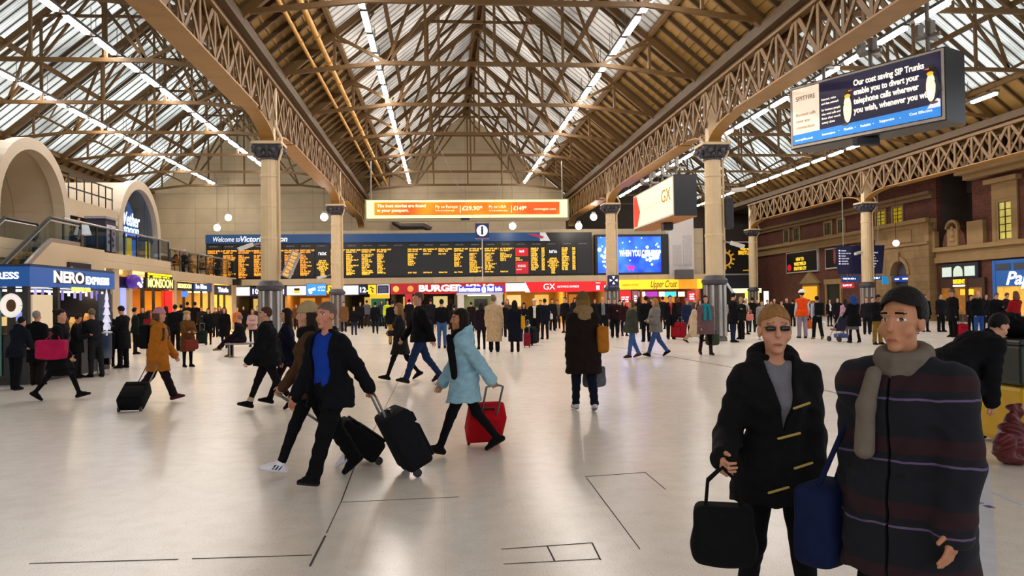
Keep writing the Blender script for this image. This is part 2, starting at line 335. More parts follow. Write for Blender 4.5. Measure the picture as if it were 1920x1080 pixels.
def roof(nm,xc,uB,y0,y1,glz,step=3.125):
    for sd,sn in ((-1,'left'),(1,'right')):
        X=lambda u: xc+sd*u
        def sheet(u0,u1,dz=0.,th=.05):
            return MB().hexa([(X(u0),y0,slope_z(u0)+dz),(X(u1),y0,slope_z(u1)+dz),(X(u1),y1,slope_z(u1)+dz),(X(u0),y1,slope_z(u0)+dz)],[(X(u0),y0,slope_z(u0)+dz+th),(X(u1),y0,slope_z(u1)+dz+th),(X(u1),y1,slope_z(u1)+dz+th),(X(u0),y1,slope_z(u0)+dz+th)])
        me=MB(); q=[(X(.1),y0,slope_z(.1)),(X(uB),y0,slope_z(uB)),(X(uB),y1,slope_z(uB)),(X(.1),y1,slope_z(.1))]; me.add(q,[(0,1,2,3)])
        s=struct('ceiling_%s_%s'%(nm,sn),me,glz)
        p=MB()
        n=10; du=(HW-uB)/n
        for i in range(n):      # overlapping boards
            u0,u1=uB+i*du,uB+(i+1)*du
            p.hexa([(X(u0),y0,slope_z(u0)+.05),(X(u1),y0,slope_z(u1)+.0),(X(u1),y1,slope_z(u1)+.0),(X(u0),y1,slope_z(u0)+.05)],[(X(u0),y0,slope_z(u0)+.1),(X(u1),y0,slope_z(u1)+.05),(X(u1),y1,slope_z(u1)+.05),(X(u0),y1,slope_z(u0)+.1)])
        p.build('boarding',BD,s)
        for u,w in ((uB,.2),(4.15,.2),(2.1,.16),(.18,.2)):
            MB().box(X(u)-.07,X(u)+.07,y0,y1,slope_z(u)-.3,slope_z(u)-.1).build('purlin',TM,s)
        if sd<0: MB().box(xc-.35,xc+.35,y0,y1,ZR-.12,ZR+.02).build('ridge_cap',RF,s)
        rf=MB().bar((X(.2),0,slope_z(.2)-.1),(X(HW),0,slope_z(HW)-.1),.1,.13).mesh('rafter',RF)
        rs=MB().bar((X(uB),0,slope_z(uB)-.1),(X(HW),0,slope_z(HW)-.1),.09,.14).mesh('short_rafter',RF)
        y=y0+.2+1.05
        while y<y1: link('rafter',rf,s,(0,y,0)); link('short_rafter',rs,s,(0,y+step/3,0)); link('short_rafter',rs,s,(0,y+step*2/3,0)); y+=step
NY0,NY1=-14.,64.
roof('nave',2.115,5.95,NY0,NY1,GLZ); roof('left_aisle',-14.6,7.5,NY0,NY1,GLA); roof('right_aisle',18.74,6.6,NY0,78.,GLA)
for X in (XL,XR,XA,XO): struct('ceiling_gutter_%d'%({XL:1,XR:2,XA:3,XO:4}[X]),MB().box(X-.62,X+.62,NY0,78 if X>XL else NY1,9.76,10.1),RF)
def make_truss():
    r=empty('roof_truss'); zt0,zt1=10.15,10.6; tz=lambda u: zt1-(zt1-zt0)*max(0,(abs(u)-4.2)/(HW-4.2))
    MB().bar((-4.2,0,zt1),(4.2,0,zt1),.13,.15).build('tie_beam',TM,r)
    rz=lambda u: slope_z(abs(u))-.32
    for s in (-1,1):
        MB().bar((s*4.2,0,zt1),(s*(HW-.4),0,zt0),.13,.15).build('tie_beam',TM,r)
        MB().bar((0,0,rz(0)),(s*HW,0,rz(HW)),.18,.24).build('principal_rafter',TM,r)
        p=MB()
        for a,b in (((4.0,zt1),(5.95,rz(5.95))),((4.0,zt1),(2.6,rz(2.6))),((2.6,zt1),(2.6,rz(2.6))),((4.0,zt1),(0,rz(0)-.6)),((5.95,zt1-.1),(5.95,rz(5.95))),((1.2,rz(1.2)-.1),(2.6,rz(2.6)-1.5))):
            p.bar((s*a[0],0,a[1]),(s*b[0],0,b[1]),.1,.11)
        p.tube([(s*5.95,0,rz(5.95)-.2),(s*5.2,0,rz(5.95)-.35),(s*4.5,0,rz(5.0)+.1)],.04,6)
        p.build('strut',TM,r)
    MB().box(-.05,.05,-.05,.05,zt1,rz(0)).build('king_post',TM,r)
    MB().bar((-2.6,0,rz(2.6)),(2.6,0,rz(2.6)),.1,.12).build('collar',TM,r)
    MB().rbox((0,0,rz(0)-.15),(.5,.24,.5),.05).build('ridge_plate',TM,r)
    return r
t0=None
for nm,xc,lab in (('nave',2.115,'central nave'),('left',-14.6,'left aisle'),('right',18.74,'right aisle')):
    for i in range(10):
        Y=5.0+6.25*i
        if Y>63.5 and nm!='right': continue
        if t0 is None: t=t0=make_truss()
        else: t=copy_tree(t0)
        t.location=(xc,Y,0); tag(t,'brown iron roof truss spanning the %s, %s from the photographer'%(lab,ordinal(i)),'roof truss','roof trusses of the '+lab)
for i in (10,11):
    t=copy_tree(t0); t.location=(18.74,5+6.25*i,0); tag(t,'brown iron roof truss spanning the right aisle, %s from the photographer'%ordinal(i),'roof truss','roof trusses of the right aisle')
# ridge hangers and pipes
PY=M('pipe_ochre','#b3832f',.45,var=.15)
for j,(x,z,rr) in enumerate(((-4.75,10.75,.07),(-4.2,10.95,.1))):
    p=MB().tube([(x,-10,z),(x,63.5,z)],rr,10)
    for k in range(24): p.tube([(x,-8+3*k,z),(x,-7.85+3*k,z)],rr*1.3,10)
    tag(p.build('service_pipe',PY,None,True),['thin ochre pipe running along the left nave slope near the gutter','thicker ochre pipe along the left nave slope beside a thinner pipe'][j],'pipe')
# lean-to over the brick building side
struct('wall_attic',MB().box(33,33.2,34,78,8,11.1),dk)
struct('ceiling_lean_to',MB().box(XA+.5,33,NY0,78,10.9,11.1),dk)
# ---- fluorescent light rows
HS=M('lamp_housing','#55504a',.5); TUB=M('lamp_tube','#ffffff',.3,emit=55.,ecol='#fff4ea')
def make_light():
    r=empty('fluorescent_light')
    MB().box(-.11,.11,0,2.0,.05,.16).build('housing',HS,r)
    MB().hexa([(-.075,.09,-.05),(.075,.09,-.05),(.075,1.6,-.05),(-.075,1.6,-.05)],[(-.095,.09,.05),(.095,.09,.05),(.095,1.6,.05),(-.095,1.6,.05)]).build('tube',TUB,r)
    MB().tube([(0,.1,1.0),(0,.1,.17),(0,1.9,.17),(0,1.9,1.0)],.012,5).build('hanger',HS,r)
    return r
l0=None
ROWS=[('left row of nave lights',-2.37,10.95,17.,62.,[]),('right row of nave lights',6.6,10.95,17.,62.,[]),('inner row of left aisle lights',-11.8,10.9,22.,57.,[11]),('outer row of left aisle lights',-17.15,10.9,30.,63.,[]),('inner row of right aisle lights',14.9,10.2,22.,66.,[]),('outer row of right aisle lights',23.7,10.2,32.,76.,[]),]
for nm,X,z,ya,yb,off in ROWS:
    y=ya;i=0
    while y<yb:
        if l0 is None: l=l0=make_light()
        else: l=copy_tree(l0)
        l.location=(X,y,z); tag(l,'white fluorescent batten, %s of the %s counted from the photographer'%(ordinal(i),nm),'ceiling light',nm); y+=2.2;i+=1
# ================================================================== far side: departure board, shop fascias
YB=58.0; Rx=(1,0,0)
NAVY=hexm('#12204a',.5); BLK=M('black_panel','#0b0b0d',.35); WHT=lit('#e8e6ea',.66); GREYM=M('grey_metal','#8c8883',.45,metal=.4)
AMB=M('amber_led','#f0c440',.4,emit=1.0); AMB2=M('orange_led','#eaa83a',.4,emit=1.0)
def P(px,py,Y=YB): return at(px,py,Y)
def xz(x0,y0,x1,y1,Y=YB):
    a=P(x0,y0,Y);b=P(x1,y1,Y); return a.x,b.x,b.z,a.z
def words_mesh(mb,x,z,w,h,y,rng,th=.012):
    """one printed line: words made of separate glyph-sized strokes"""
    xe=x+w
    while x<xe-.02:
        n=rng.randint(3,9)
        for _ in range(n):
            if x>xe-.03: break
            gw=h*.55; t=rng.random()
            mb.box(x,x+gw*.3,y-th,y,z,z+h); mb.box(x,x+gw*.85,y-th,y,z+(h*.78 if t<.6 else h*.4),z+(h if t<.6 else h*.6))
            if t>.3: mb.box(x,x+gw*.85,y-th,y,z,z+h*.2)
            x+=gw*1.05
        x+=h*.5
# departure board
bd=empty('departure_board',(0,YB,0),label='long black station departure board of amber train columns under a blue welcome strip',cat='departure board')
zb,zt,zh=3.46,5.93,6.62; x0,x1=-16.5,11.05
def child(mb,name,mat,par,**k):     # world-space mesh under a parent that stands still
    o=mb.build(name,mat,par,**k); o.matrix_parent_inverse=Matrix.Translation(-Vector(par.location)) if par.parent is None else Matrix(); return o
def sub(mb,name,mat,par,root,**k):
    o=mb.build(name,mat,par,**k); return o
child(MB().box(x0,x1,YB,YB+.5,zb,zh),'casing',BLK,bd)
hd=child(MB().box(x0,7.2,YB-.12,YB,6.0,zh),'welcome_strip',M('strip_blue','#0f3f73',.35,emit=.12,var=.15,scale=.2),bd)
hd2=child(MB().prism([(7.2,YB-.12,6.0),(7.95,YB-.12,6.0),(7.6,YB-.12,zh),(7.2,YB-.12,zh)],(0,.12,0)),'welcome_strip',M('strip_red','#c6ccd8',.4),bd)
hd3=child(MB().prism([(6.2,YB-.13,zh-.1),(7.35,YB-.13,6.15),(7.5,YB-.13,6.3),(6.9,YB-.13,zh-.1)],(0,.012,0)),'flag_mark',M('flag_red','#a0304a',.4),bd)
tw=lit('#dfe3ea',.8)
text(bd,'Welcome to',frame((P(399,444).x,YB-.13,6.28),Rx),.5,tw,shear=.2,width=1.86)
text(bd,'Victoria Station',frame((P(450,443).x,YB-.13,6.28),Rx),.54,tw,shear=.2,bold=.012,width=3.25)
rng=random.Random(3)
HEADM=M('heading_print','#8a8890',.5,emit=.15)
PX=[387+i*28.85 for i in range(25)]
lens=[9,12,13,12,12,11,12,0,11,12,12,11,-1,7,1,1,8,11,10,5,-2,-3,0,-3,-1]
for i,px in enumerate(PX):
    xa=P(px+3,500).x; w=1.13; n=lens[i]; left=i<7; mt=AMB2 if left else AMB
    pb=MB().box(xa-.06,xa+w-.09,YB-.06,YB-.001,zb+.12,5.9); pl=child(pb,'train_panel',M('panel_dark','#141416',.3),bd)
    hb=MB(); words_mesh(hb,xa+.12,5.74,.6,.07,YB-.061,rng); sub(hb,'heading',HEADM,pl,bd)
    t=MB(); y=YB-.061; z=5.42
    if n>0:
        words_mesh(t,xa,z,1.0,.1,y,rng); words_mesh(t,xa,z-.14,.62+.2*rng.random(),.1,y,rng); z-=.34
        for k in range(n):
            words_mesh(t,xa,z,.35+.25*rng.random()+(.3 if rng.random()<.25 else 0),.095,y,rng); z-=.128
        words_mesh(t,xa,3.75,.62,.09,y,rng)
    elif n==0:   # hundred-hour panel
        t2=MB(); words_mesh(t2,xa+.22,5.12,.55,.2,y,rng); sub(t2,'hours_print',tw,pl,bd)
        for k,ww in enumerate((.5,.62,.85,.55,.8,.5,.3,.3,.3)): words_mesh(t,xa+.5-ww/2,4.66-k*.13,ww,.1,y,rng)
    elif n==-3:
        for k in range(13): words_mesh(t,xa,z-k*.13,.4+.2*rng.random(),.1,y,rng); words_mesh(t,xa+.78,z-k*.13,.22,.1,y,rng)
    elif n==-2:
        for k,(za,zc) in enumerate(((4.9,5.5),(3.62,4.5))): sub(MB().box(xa-.02,xa+.92,YB-.08,YB-.061,za,zc),'red_notice',M('notice_red','#a8131c',.4,emit=.5),pl,bd)
        t3=MB(); words_mesh(t3,xa+.28,5.18,.35,.16,YB-.081,rng); words_mesh(t3,xa+.15,4.2,.6,.06,YB-.081,rng); words_mesh(t3,xa+.15,4.1,.6,.06,YB-.081,rng); words_mesh(t3,xa+.05,3.9,.4,.06,YB-.081,rng); sub(t3,'notice_print',tw,pl,bd)
        words_mesh(t,xa,4.72,.3,.09,y,rng); words_mesh(t,xa,4.58,.5,.08,y,rng)
    if t.v: sub(t,'departure_text',mt,pl,bd)
# blue screen
sc=empty('video_screen',(14,YB,0),label='large bright blue advertising screen with white bubbles and the words when you can shop',cat='screen')
xa,xb=P(1115,476).x,P(1251,476).x
child(MB().box(xa,xb,YB-.25,YB+.4,3.42,6.42),'bezel',BLK,sc)
def blue_screen():
    m=bpy.data.materials.new('blue_screen'); m.use_nodes=True; nt=m.node_tree; b=nt.nodes['Principled BSDF']; L=nt.links.new
    tc=nn(nt,'ShaderNodeTexCoord'); vo=nn(nt,'ShaderNodeTexVoronoi'); vo.inputs['Scale'].default_value=1.9; vo.inputs['Randomness'].default_value=1; L(tc.outputs['Object'],vo.inputs['Vector'])
    n=nn(nt,'ShaderNodeTexNoise'); n.inputs['Scale'].default_value=.7; L(tc.outputs['Object'],n.inputs['Vector'])
    r=nn(nt,'ShaderNodeValToRGB'); r.color_ramp.elements[0].color=lin('#0a2fd0'); r.color_ramp.elements[1].color=lin('#2f6cf0'); r.color_ramp.elements[0].position=.35; r.color_ramp.elements[1].position=.7; L(n.outputs['Fac'],r.inputs[0])
    mr=nn(nt,'ShaderNodeMapRange'); mr.inputs[1].default_value=.1; mr.inputs[2].default_value=.16; mr.inputs[3].default_value=.75; mr.inputs[4].default_value=0; L(vo.outputs['Distance'],mr.inputs[0])
    mx=nn(nt,'ShaderNodeMix',data_type='RGBA'); L(mr.outputs[0],mx.inputs[0]); L(r.outputs[0],mx.inputs[6]); mx.inputs[7].default_value=lin('#b8d4ff')
    L(mx.outputs[2],b.inputs['Base Color']); L(mx.outputs[2],b.inputs['Emission Color']); b.inputs['Emission Strength'].default_value=1.5; b.inputs['Roughness'].default_value=.3; return m
dp=child(MB().box(xa+.18,xb-.55,YB-.29,YB-.25,3.6,6.24),'display',blue_screen(),sc)
text(sc,'WHEN YOU CAN SHOP',frame((P(1160,475).x,YB-.3,5.0),Rx),.62,lit('#ffffff',1.4),bold=.02,width=3.1)
gl=MB(); rr=random.Random(8)
for k in range(46):
    x=rr.choice([xa+.3+rr.random()*.9,xb-.7-rr.random()*1.2]); z=4.85+rr.gauss(0,.35); r_=.04+.13*rr.random(); gl.ball((x,YB-.292,z),(r_,.006,r_),8,6)
gl.build('bubble_pattern',lit('#dfe8ff',1.2),dp)
bg=MB().box(-.0,.5,-.01,0,.0,.26); bg.tube([(0,-.005,.2),(-.2,-.005,.34)],.02,6); bg.ball((.1,-.005,-.08),.07,8,6); bg.ball((.4,-.005,-.08),.07,8,6)
bg.xf(Matrix.Translation((P(1175,501).x,YB-.292,3.85))); bg.build('trolley_mark',lit('#d0208a',1.2),dp)
# fascia wall behind and around
struct('trim_ledge_far',MB().box(-14,19.6,YB-.35,YB+.5,3.0,3.44),cladding)
struct('wall_board_backing',MB().box(x0-.2,19.6,YB+.53,YB+.73,2.7,6.9),cladding)
struct('ceiling_concourse_shops',MB().box(-14.3,19.6,YB+.1,YEND,2.62,2.9),dk)
struct('wall_shops_back',MB().box(-14.3,19.6,YEND-.2,YEND,0,2.7),M('shop_back','#6e5128',.7,var=.3,scale=.8))
# white plant box right of the screen
pb=empty('plant_enclosure',(18,YB,0),label='tall pale grey panelled enclosure beside the blue screen above the yellow fascia',cat='enclosure')
xw0,xw1=P(1252,470).x,P(1298,470).x
ap=MB(); ap.prism([(xw0,YB-.4,3.0),(xw1,YB-.4,3.0),(xw1,YB-.4,8.1),(xw0,YB-.4,7.2)],(0,2.,0)); child(ap,'casing',M('pale_cladding','#bcb7b6',.5,var=.06),pb)
for k in range(2): child(MB().box(xw0+.25+k*.8,xw0+.9+k*.8,YB-.43,YB-.4,4.1,5.6+.7*k),'access_panel',M('pale_panel','#aba6a6',.5),pb)
child(MB().box(xw0+.35,xw1-.3,YB-1.2,YB-.45,3.05,3.75),'ventilation_unit',M('vent_grey','#4c4a4a',.6),pb)
# fascia panels
def panel(name,label,cat,px0,py0,px1,py1,mat,Y=YB-.4,th=.25,trim=None):
    xa,xb,za,zb_=xz(px0,py0,px1,py1,Y); r=empty(name,((xa+xb)/2,Y,0),label=label,cat=cat)
    child(MB().box(xa,xb,Y,Y+th,za,zb_),'face',mat,r)
    if trim: child(MB().box(xa-.04,xb+.04,Y+.02,Y+th+.05,za-.05,zb_+.05),'casing',trim,r)
    return r,xa,xb,za,zb_
def ptext(r,s,x,z,size,mat,Y=YB-.4,**k): return text(r,s,frame((x,Y-.006,z),Rx),size,mat,**k)
W2=lit('#ffffff',1.1)
panel('lightbox_sign','blank white lightbox beside the left-hand shops, under the start of the board','sign',434,539,468,554,WHT,trim=GREYM)
for s,pa,pb_ in (('10',470,486),('11',520,536),('12',672,687)):
    r,xa,xb,za,zz=panel('platform_sign',{'10':'navy platform 10 sign left of the thick column','11':'navy platform 11 sign partly behind the thick column','12':'navy platform 12 sign right of the slimmer second column'}[s],'sign',pa,539 if s!='12' else 536,pb_,555 if s!='12' else 552,lit('#14224e',.35)); ptext(r,s,(xa+xb)/2,(za+zz)/2,.5,W2,align='CENTER',bold=.015)
r,xa,xb,za,zz=panel('lightbox_sign','white lightbox with a yellow and black label right of the platform 11 sign','sign',538,537,574,553,WHT,trim=GREYM)
child(MB().box(xa+.5,xb-.45,YB-.42,YB-.4,za+.12,zz-.3),'yellow_label',lit('#e0b428',.8),r); child(MB().box(xa+.5,xb-.45,YB-.42,YB-.4,zz-.3,zz-.14),'black_label',BLK,r)
r,xa,xb,za,zz=panel('advert_screen','bright blue advert with a white camera mark','sign',575,533,611,553,lit('#2a7be0',1.1),trim=GREYM)
cm=MB().rbox((0,0,0),(.5,.01,.2),.004,1); cm.xf(Matrix.Rotation(-.25,4,'Y')); cm.ball((-.1,0,-.2),(.12,.006,.1),8,6); cm.xf(Matrix.Translation(((xa+xb)/2-.3,YB-.41,(za+zz)/2))); child(cm,'camera_mark',W2,r)
ptext(r,'CCTV\nin use',(xa+xb)/2+.12,(za+zz)/2+.05,.2,W2)
r,xa,xb,za,zz=panel('pictogram_sign','yellow sign with a black mark left of the second left column','sign',614,535,627,551,lit('#e8b820',.9)); child(MB().tube([(xa+.15,YB-.405,zz-.15),(xb-.2,YB-.405,zz-.25),(xa+.2,YB-.405,za+.2)],.05,6),'mark',BLK,r)
panel('lightbox_sign','blank white lightbox touching the slimmer second left column','sign',643,536,672,552,WHT,trim=GREYM)
r,xa,xb,za,zz=panel('pictogram_sign','yellow sign with a black mark beside the platform 12 sign','sign',690,534,705,551,lit('#e8b820',.9)); child(MB().tube([(xa+.15,YB-.405,zz-.15),(xb-.15,YB-.405,zz-.3),(xa+.25,YB-.405,za+.3),(xb-.2,YB-.405,za+.1)],.05,6),'mark',BLK,r)
r,xa,xb,za,zz=panel('information_poster','navy poster of small print left of the red burger fascia','sign',708,535,729,550,lit('#262a50',.4),trim=WHT)
t=MB()
for k in range(5): words_mesh(t,xa+.1,zz-.18-k*.1,.55,.05,YB-.4,rng,.008)
child(t,'small_print',HEADM,r)
r,xa,xb,za,zz=panel('burger_fascia','dark red burger bar fascia with white lettering','shop sign',732,532,948,549,lit('#a3141c',.45))
ptext(r,'BURGER KING',P(785,540).x,(za+zz)/2,.62,lit('#f4e6dc',1.),bold=.03,width=5.4)
for px,c in ((743,'#e8a050'),(770,'#e0803a')): child(MB().ball((P(px,540).x,YB-.405,(za+zz)/2),(.22,.01,.22),14,8),'round_mark',lit(c,.9),r)
r,xa,xb,za,zz=panel('lightbox_sign','white fascia joining the information kiosk to the red GX fascia','shop sign',948,531,986,546,WHT)
r,xa,xb,za,zz=panel('ticket_fascia','bright red airport train ticket fascia lettered GX','shop sign',985,529,1139,546,lit('#d6121c',.95))
child(MB().prism([(xa-.02,YB-.41,za),(xa+.35,YB-.41,za),(xa,YB-.41,zz),(xa-.02,YB-.41,zz)],(0,.01,0)),'white_corner',WHT,r)
ptext(r,'GX',P(1017,538).x,(za+zz)/2,.62,W2,width=.85); ptext(r,'GATWICK EXPRESS',P(1043,538).x,(za+zz)/2,.2,W2,width=1.6); ptext(r,'Tickets',P(1115,533).x,zz-.12,.12,W2)
for px in (1119,1134): child(MB().box(P(px-3,538).x,P(px+3,538).x,YB-.415,YB-.4,za+.12,za+.42),'white_square',W2,r)
r,xa,xb,za,zz=panel('bakery_fascia','glowing yellow baguette shop fascia with black script','shop sign',1160,525,1317,541,lit('#f0b81e',1.0),Y=YB-.6,th=.4)
ptext(r,'Upper Crust',P(1215,533).x,(za+zz)/2,.7,BLK,Y=YB-.6,shear=.35,width=1.95,bold=.005)
child(MB().box(P(1268,533).x,P(1302,533).x,YB-.61,YB-.6,za,zz),'orange_block',lit('#e08a14',.9),r)
ptext(r,'upper crust',P(1163,533).x,(za+zz)/2,.25,lit('#7a5a10',.4),Y=YB-.6,shear=.3)
# shop interiors: lit units under the fascias
def unit(px0,px1,label,back,lampc,ls,Y0=YB,z1=2.6,items=()):
    xa,xb=P(px0,560).x,P(px1,560).x; r=empty('shop_unit',((xa+xb)/2,YB+2,0),label=label,cat='shop')
    child(MB().box(xa+.1,xb-.1,YB+4.6,YB+4.7,0,2.6),'back_wall',back,r)
    child(MB().box(xa,xa+.12,YB-.2,YB+4.7,0,2.6),'side_wall',back,r); child(MB().box(xb-.12,xb,YB-.2,YB+4.7,0,2.6),'side_wall',back,r)
    child(MB().box(xa+.4,xb-.4,YB+2.2,YB+2.9,0,1.0),'counter',hexm('#5a3c22'),r)
    n=max(1,int((xb-xa)/1.6))
    for i in range(n):
        x=xa+(i+.5)*(xb-xa)/n; child(MB().box(x-.45,x+.45,YB+.3,YB+1.2,2.5,2.56),'ceiling_lamp',lit(lampc,ls),r)
        child(MB().box(x-.55,x+.55,YB+4.5,YB+4.6,1.2,2.1),'warm_glow_patch',lit(rng.choice(['#e8c060','#d8902c','#f0d890','#c87820']),.7),r)  # warm glowing patches added along the back wall
    return r
W=M('shop_wall_warm','#b98a45',.7); D=M('shop_wall_dark','#4a3a2c',.7); 
unit(436,488,'dim ticket gate opening under the platform 10 sign',D,'#ffe0a0',5)
unit(535,622,'concourse opening with warm round lamps under the platform 11 panels',W,'#ffd080',9)
unit(645,728,'gateline opening with green and yellow lights under the platform 12 panels',D,'#d8e070',4)
unit(734,856,'burger bar interior behind dark glass',D,'#ffc890',4)
unit(946,1058,'yellow lit ticket shop under the white and red fascia',M('shop_wall_yellow','#e0b050',.6),'#ffd478',14)
unit(1060,1137,'right half of the lit ticket shop by the column',W,'#ffe0b0',9)
unit(1200,1312,'baguette shop counter under the yellow fascia',M('shop_wall_red','#a04a30',.6),'#ffe4c0',14)
for px0,px1,py0,py1,c,l in ((1162,1183,545,577,'#c8141c','red upright poster left of the baguette counter'),(1186,1196,546,572,'#8a4a5c','mauve menu board beside the red poster'),(760,773,551,595,'#b01420','red upright banner at the burger bar'),(1290,1303,546,565,'#b8202c','red menu board at the right end of the baguette counter')):
    xa,xb,za,zz=xz(px0,py0,px1,py1,YB-.8); r=empty('poster_board',((xa+xb)/2,YB-.8,0),label=l,cat='poster')
    child(MB().box(xa,xb,YB-.8,YB-.74,max(za,.0),zz),'face',lit(c,.6),r); child(MB().box(xa-.05,xb+.05,YB-.78,YB-.7,0,zz+.05),'frame',hexm('#5c4a44'),r)
    t=MB()
    for k in range(3): words_mesh(t,xa+.12,(za+zz)/2+.1-k*.16,(xb-xa)*.7,.09,YB-.801,rng,.01)
    child(t,'print',W2,r)
mb_=[('#e7e4f0',1198,1210),('#8a2ba8',1212,1233),('#e8f4f4',1236,1246),('#38b8c8',1246,1268),('#f4d8d0',1272,1284)]
for i,(c,a,b_) in enumerate(mb_):
    xa,xb,za,zz=xz(a,547,b_,556,YB+.2); tag(MB().box(xa,xb,YB+.2,YB+.28,za,zz).build('menu_screen',lit(c,1.1)),['white','purple','pale','turquoise','pink'][i]+' menu screen hanging over the baguette counter','screen','menu screens over the baguette counter')
# green notice between 12 and the burger bar
xa,xb,za,zz=xz(696,560,723,590,YB-.3); r=empty('notice_board',((xa+xb)/2,YB-.3,0),label='green notice board under a yellow header near the burger bar',cat='notice board')
child(MB().box(xa,xb,YB-.3,YB-.2,.3,zz),'face',lit('#14583c',.4),r); child(MB().box(xa-.1,xb+.3,YB-.32,YB-.2,zz,zz+.35),'header',lit('#d8a41c',.8),r); child(MB().box(xa-.05,xb+.05,YB-.25,YB-.15,0,.3),'stand',BLK,r)
# information kiosk
YK=44.; k=empty('information_kiosk',(P(900,560,YK).x,YK,0),label='white information kiosk with a glowing blue and white sign, under the hanging i sign',cat='kiosk')
xa,xb,za,zz=xz(858,537,943,548,YK)
child(MB().box(xa,xb,YK,YK+.4,za,zz),'sign_box',lit('#2a36b8',.8),k); text(k,'Information @ Rail Info',frame((xa+.06,YK-.006,(za+zz)/2),Rx),.34,lit('#ffffff',1.6),bold=.012,width=xb-xa-.12)
KW=M('kiosk_white','#d5cfcb',.5)
for x in (xa+.02,xb-.34): child(MB().box(x,x+.32,YK+.02,YK+2.4,0,za),'pillar',KW,k)
child(MB().box(xa+.1,xb-.1,YK+2.3,YK+2.4,0,za),'back_wall',M('kiosk_green','#8d9468',.6),k); child(MB().box(xa-.02,xb+.02,YK,YK+2.5,za-.12,za),'roof_slab',KW,k)
child(MB().box(xa+.34,xb-.34,YK+.3,YK+.9,0,1.0),'counter',KW,k); child(MB().box(xa+1.,xa+1.75,YK+2.2,YK+2.28,1.35,1.8),'monitor',BLK,k); child(MB().box(xa+.6,xb-.6,YK+1.2,YK+1.5,za-.16,za-.12),'ceiling_lamp',lit('#fff2d8',8),k)
# hanging i sign
YI=42.; xa,xb,za,zz=xz(891,419,917,446,YI); cx=(xa+xb)/2; cz=(za+zz)/2
s=empty('hanging_information_sign',(cx,YI,0),label='square navy sign with a white disc and letter i hanging below the orange sign',cat='sign')
child(MB().box(xa,xb,YI,YI+.2,za,zz),'box',lit('#18204c',.3),s); child(MB().box(xa-.02,xb+.02,YI-.02,YI+.22,za-.06,za),'lower_rim',hexm('#7d6e9a'),s)
d=MB(); d.prism([(cx+.29*math.cos(a),YI-.012,cz+.29*math.sin(a)) for a in [2*PI*i/28 for i in range(28)]],(0,.012,0)); child(d,'disc',lit('#e4e4ee',1.),s); text(s,'i',frame((cx,YI-.014,cz),Rx),.62,BLK,align='CENTER',bold=.03)
w=MB(); w.tube([(xa+.05,YI+.1,zz),(P(810,300,YI).x,YI+.1,10.6)],.012,5); w.tube([(xb-.05,YI+.1,zz),(P(965,300,YI).x,YI+.1,10.6)],.012,5); child(w,'suspension_wire',GREYM,s)
child(MB().tube([(cx,YI+.1,za),(cx,YI+.1,2.75)],.03,8),'pole',M('kiosk_pole','#c9c5c0',.4),s)
# orange banner sign
YO=50.; xa,xb,za,zz=xz(684,374,1067,412,YO); oz=lambda py:P(870,py,YO).z
s=empty('orange_banner_sign',((xa+xb)/2,YO,0),label='long orange illuminated banner sign hanging across the nave above the departure board',cat='sign')
child(MB().box(xa,xb,YO,YO+.6,za,zz),'casing',M('banner_casing','#8f8a70',.5),s)
child(MB().box(xa+.1,xb-.1,YO-.03,YO,za+.16,zz-.06),'cream_face',lit('#ffe9a0',1.15),s)
def orange():
    m=bpy.data.materials.new('orange_print'); m.use_nodes=True; nt=m.node_tree; b=nt.nodes['Principled BSDF']; L=nt.links.new
    tc=nn(nt,'ShaderNodeTexCoord'); no=nn(nt,'ShaderNodeTexNoise'); no.inputs['Scale'].default_value=.45; no.inputs['Detail'].default_value=1; L(tc.outputs['Object'],no.inputs['Vector'])
    r=nn(nt,'ShaderNodeValToRGB'); r.color_ramp.elements[0].position=.38; r.color_ramp.elements[1].position=.62; r.color_ramp.elements[0].color=lin('#f2860c'); r.color_ramp.elements[1].color=lin('#ea4a08'); L(no.outputs['Fac'],r.inputs[0])
    L(r.outputs[0],b.inputs['Base Color']); L(r.outputs[0],b.inputs['Emission Color']); b.inputs['Emission Strength'].default_value=.72; m.cycles.emission_sampling='NONE'; return m
child(MB().box(P(702,392,YO).x,P(1049,392,YO).x,YO-.05,YO-.03,oz(403),oz(379)),'orange_face',orange(),s)
OW=lit('#ffe2b4',1.3); tx=lambda st,px,py,size,wpx,**k: text(s,st,frame((P(px,py,YO).x,YO-.055,P(px,py,YO).z),Rx),size,OW,width=wpx/1500*YO,**k)
tx('The best stories are found',707,386.5,.26,90,bold=.006); tx('in your passport.',707,395,.26,58,bold=.006); tx('Fly to Europe',816,388,.25,41); tx('Terms & conditions apply',816,395,.12,36)
tx('|',861,391,.5,1); tx('£29.90*',866,391,.36,38,bold=.006); tx('Fly to USA',916,388,.25,32); tx('Terms & conditions apply',916,395,.12,36); tx('|',957,391,.5,1); tx('£149*',962,391,.36,25,bold=.006); tx('norwegian.com',1001,392,.2,41)
for px in (695,1056): child(MB().tube([(P(px,390,YO).x,YO+.3,zz),(P(px,390,YO).x,YO+.3,10.5)],.05,8),'hanger',GREYM,s)
child(MB().rbox((P(872,410,YO).x,YO-.06,P(872,411,YO).z),(.55,.06,.13),.02,1),'maker_plate',hexm('#22304a'),s)
dq=MB().tube([P(738,410,YEND-.6),P(740,418,YEND-.6),P(752,425,YEND-.6),P(795,424,YEND-.6),P(808,431,YEND-.6)],.24,10); tag(dq.build('air_duct',M('duct_dark','#38302c',.5),None,True),'dark bent duct on the cream gable wall behind the orange banner','duct')
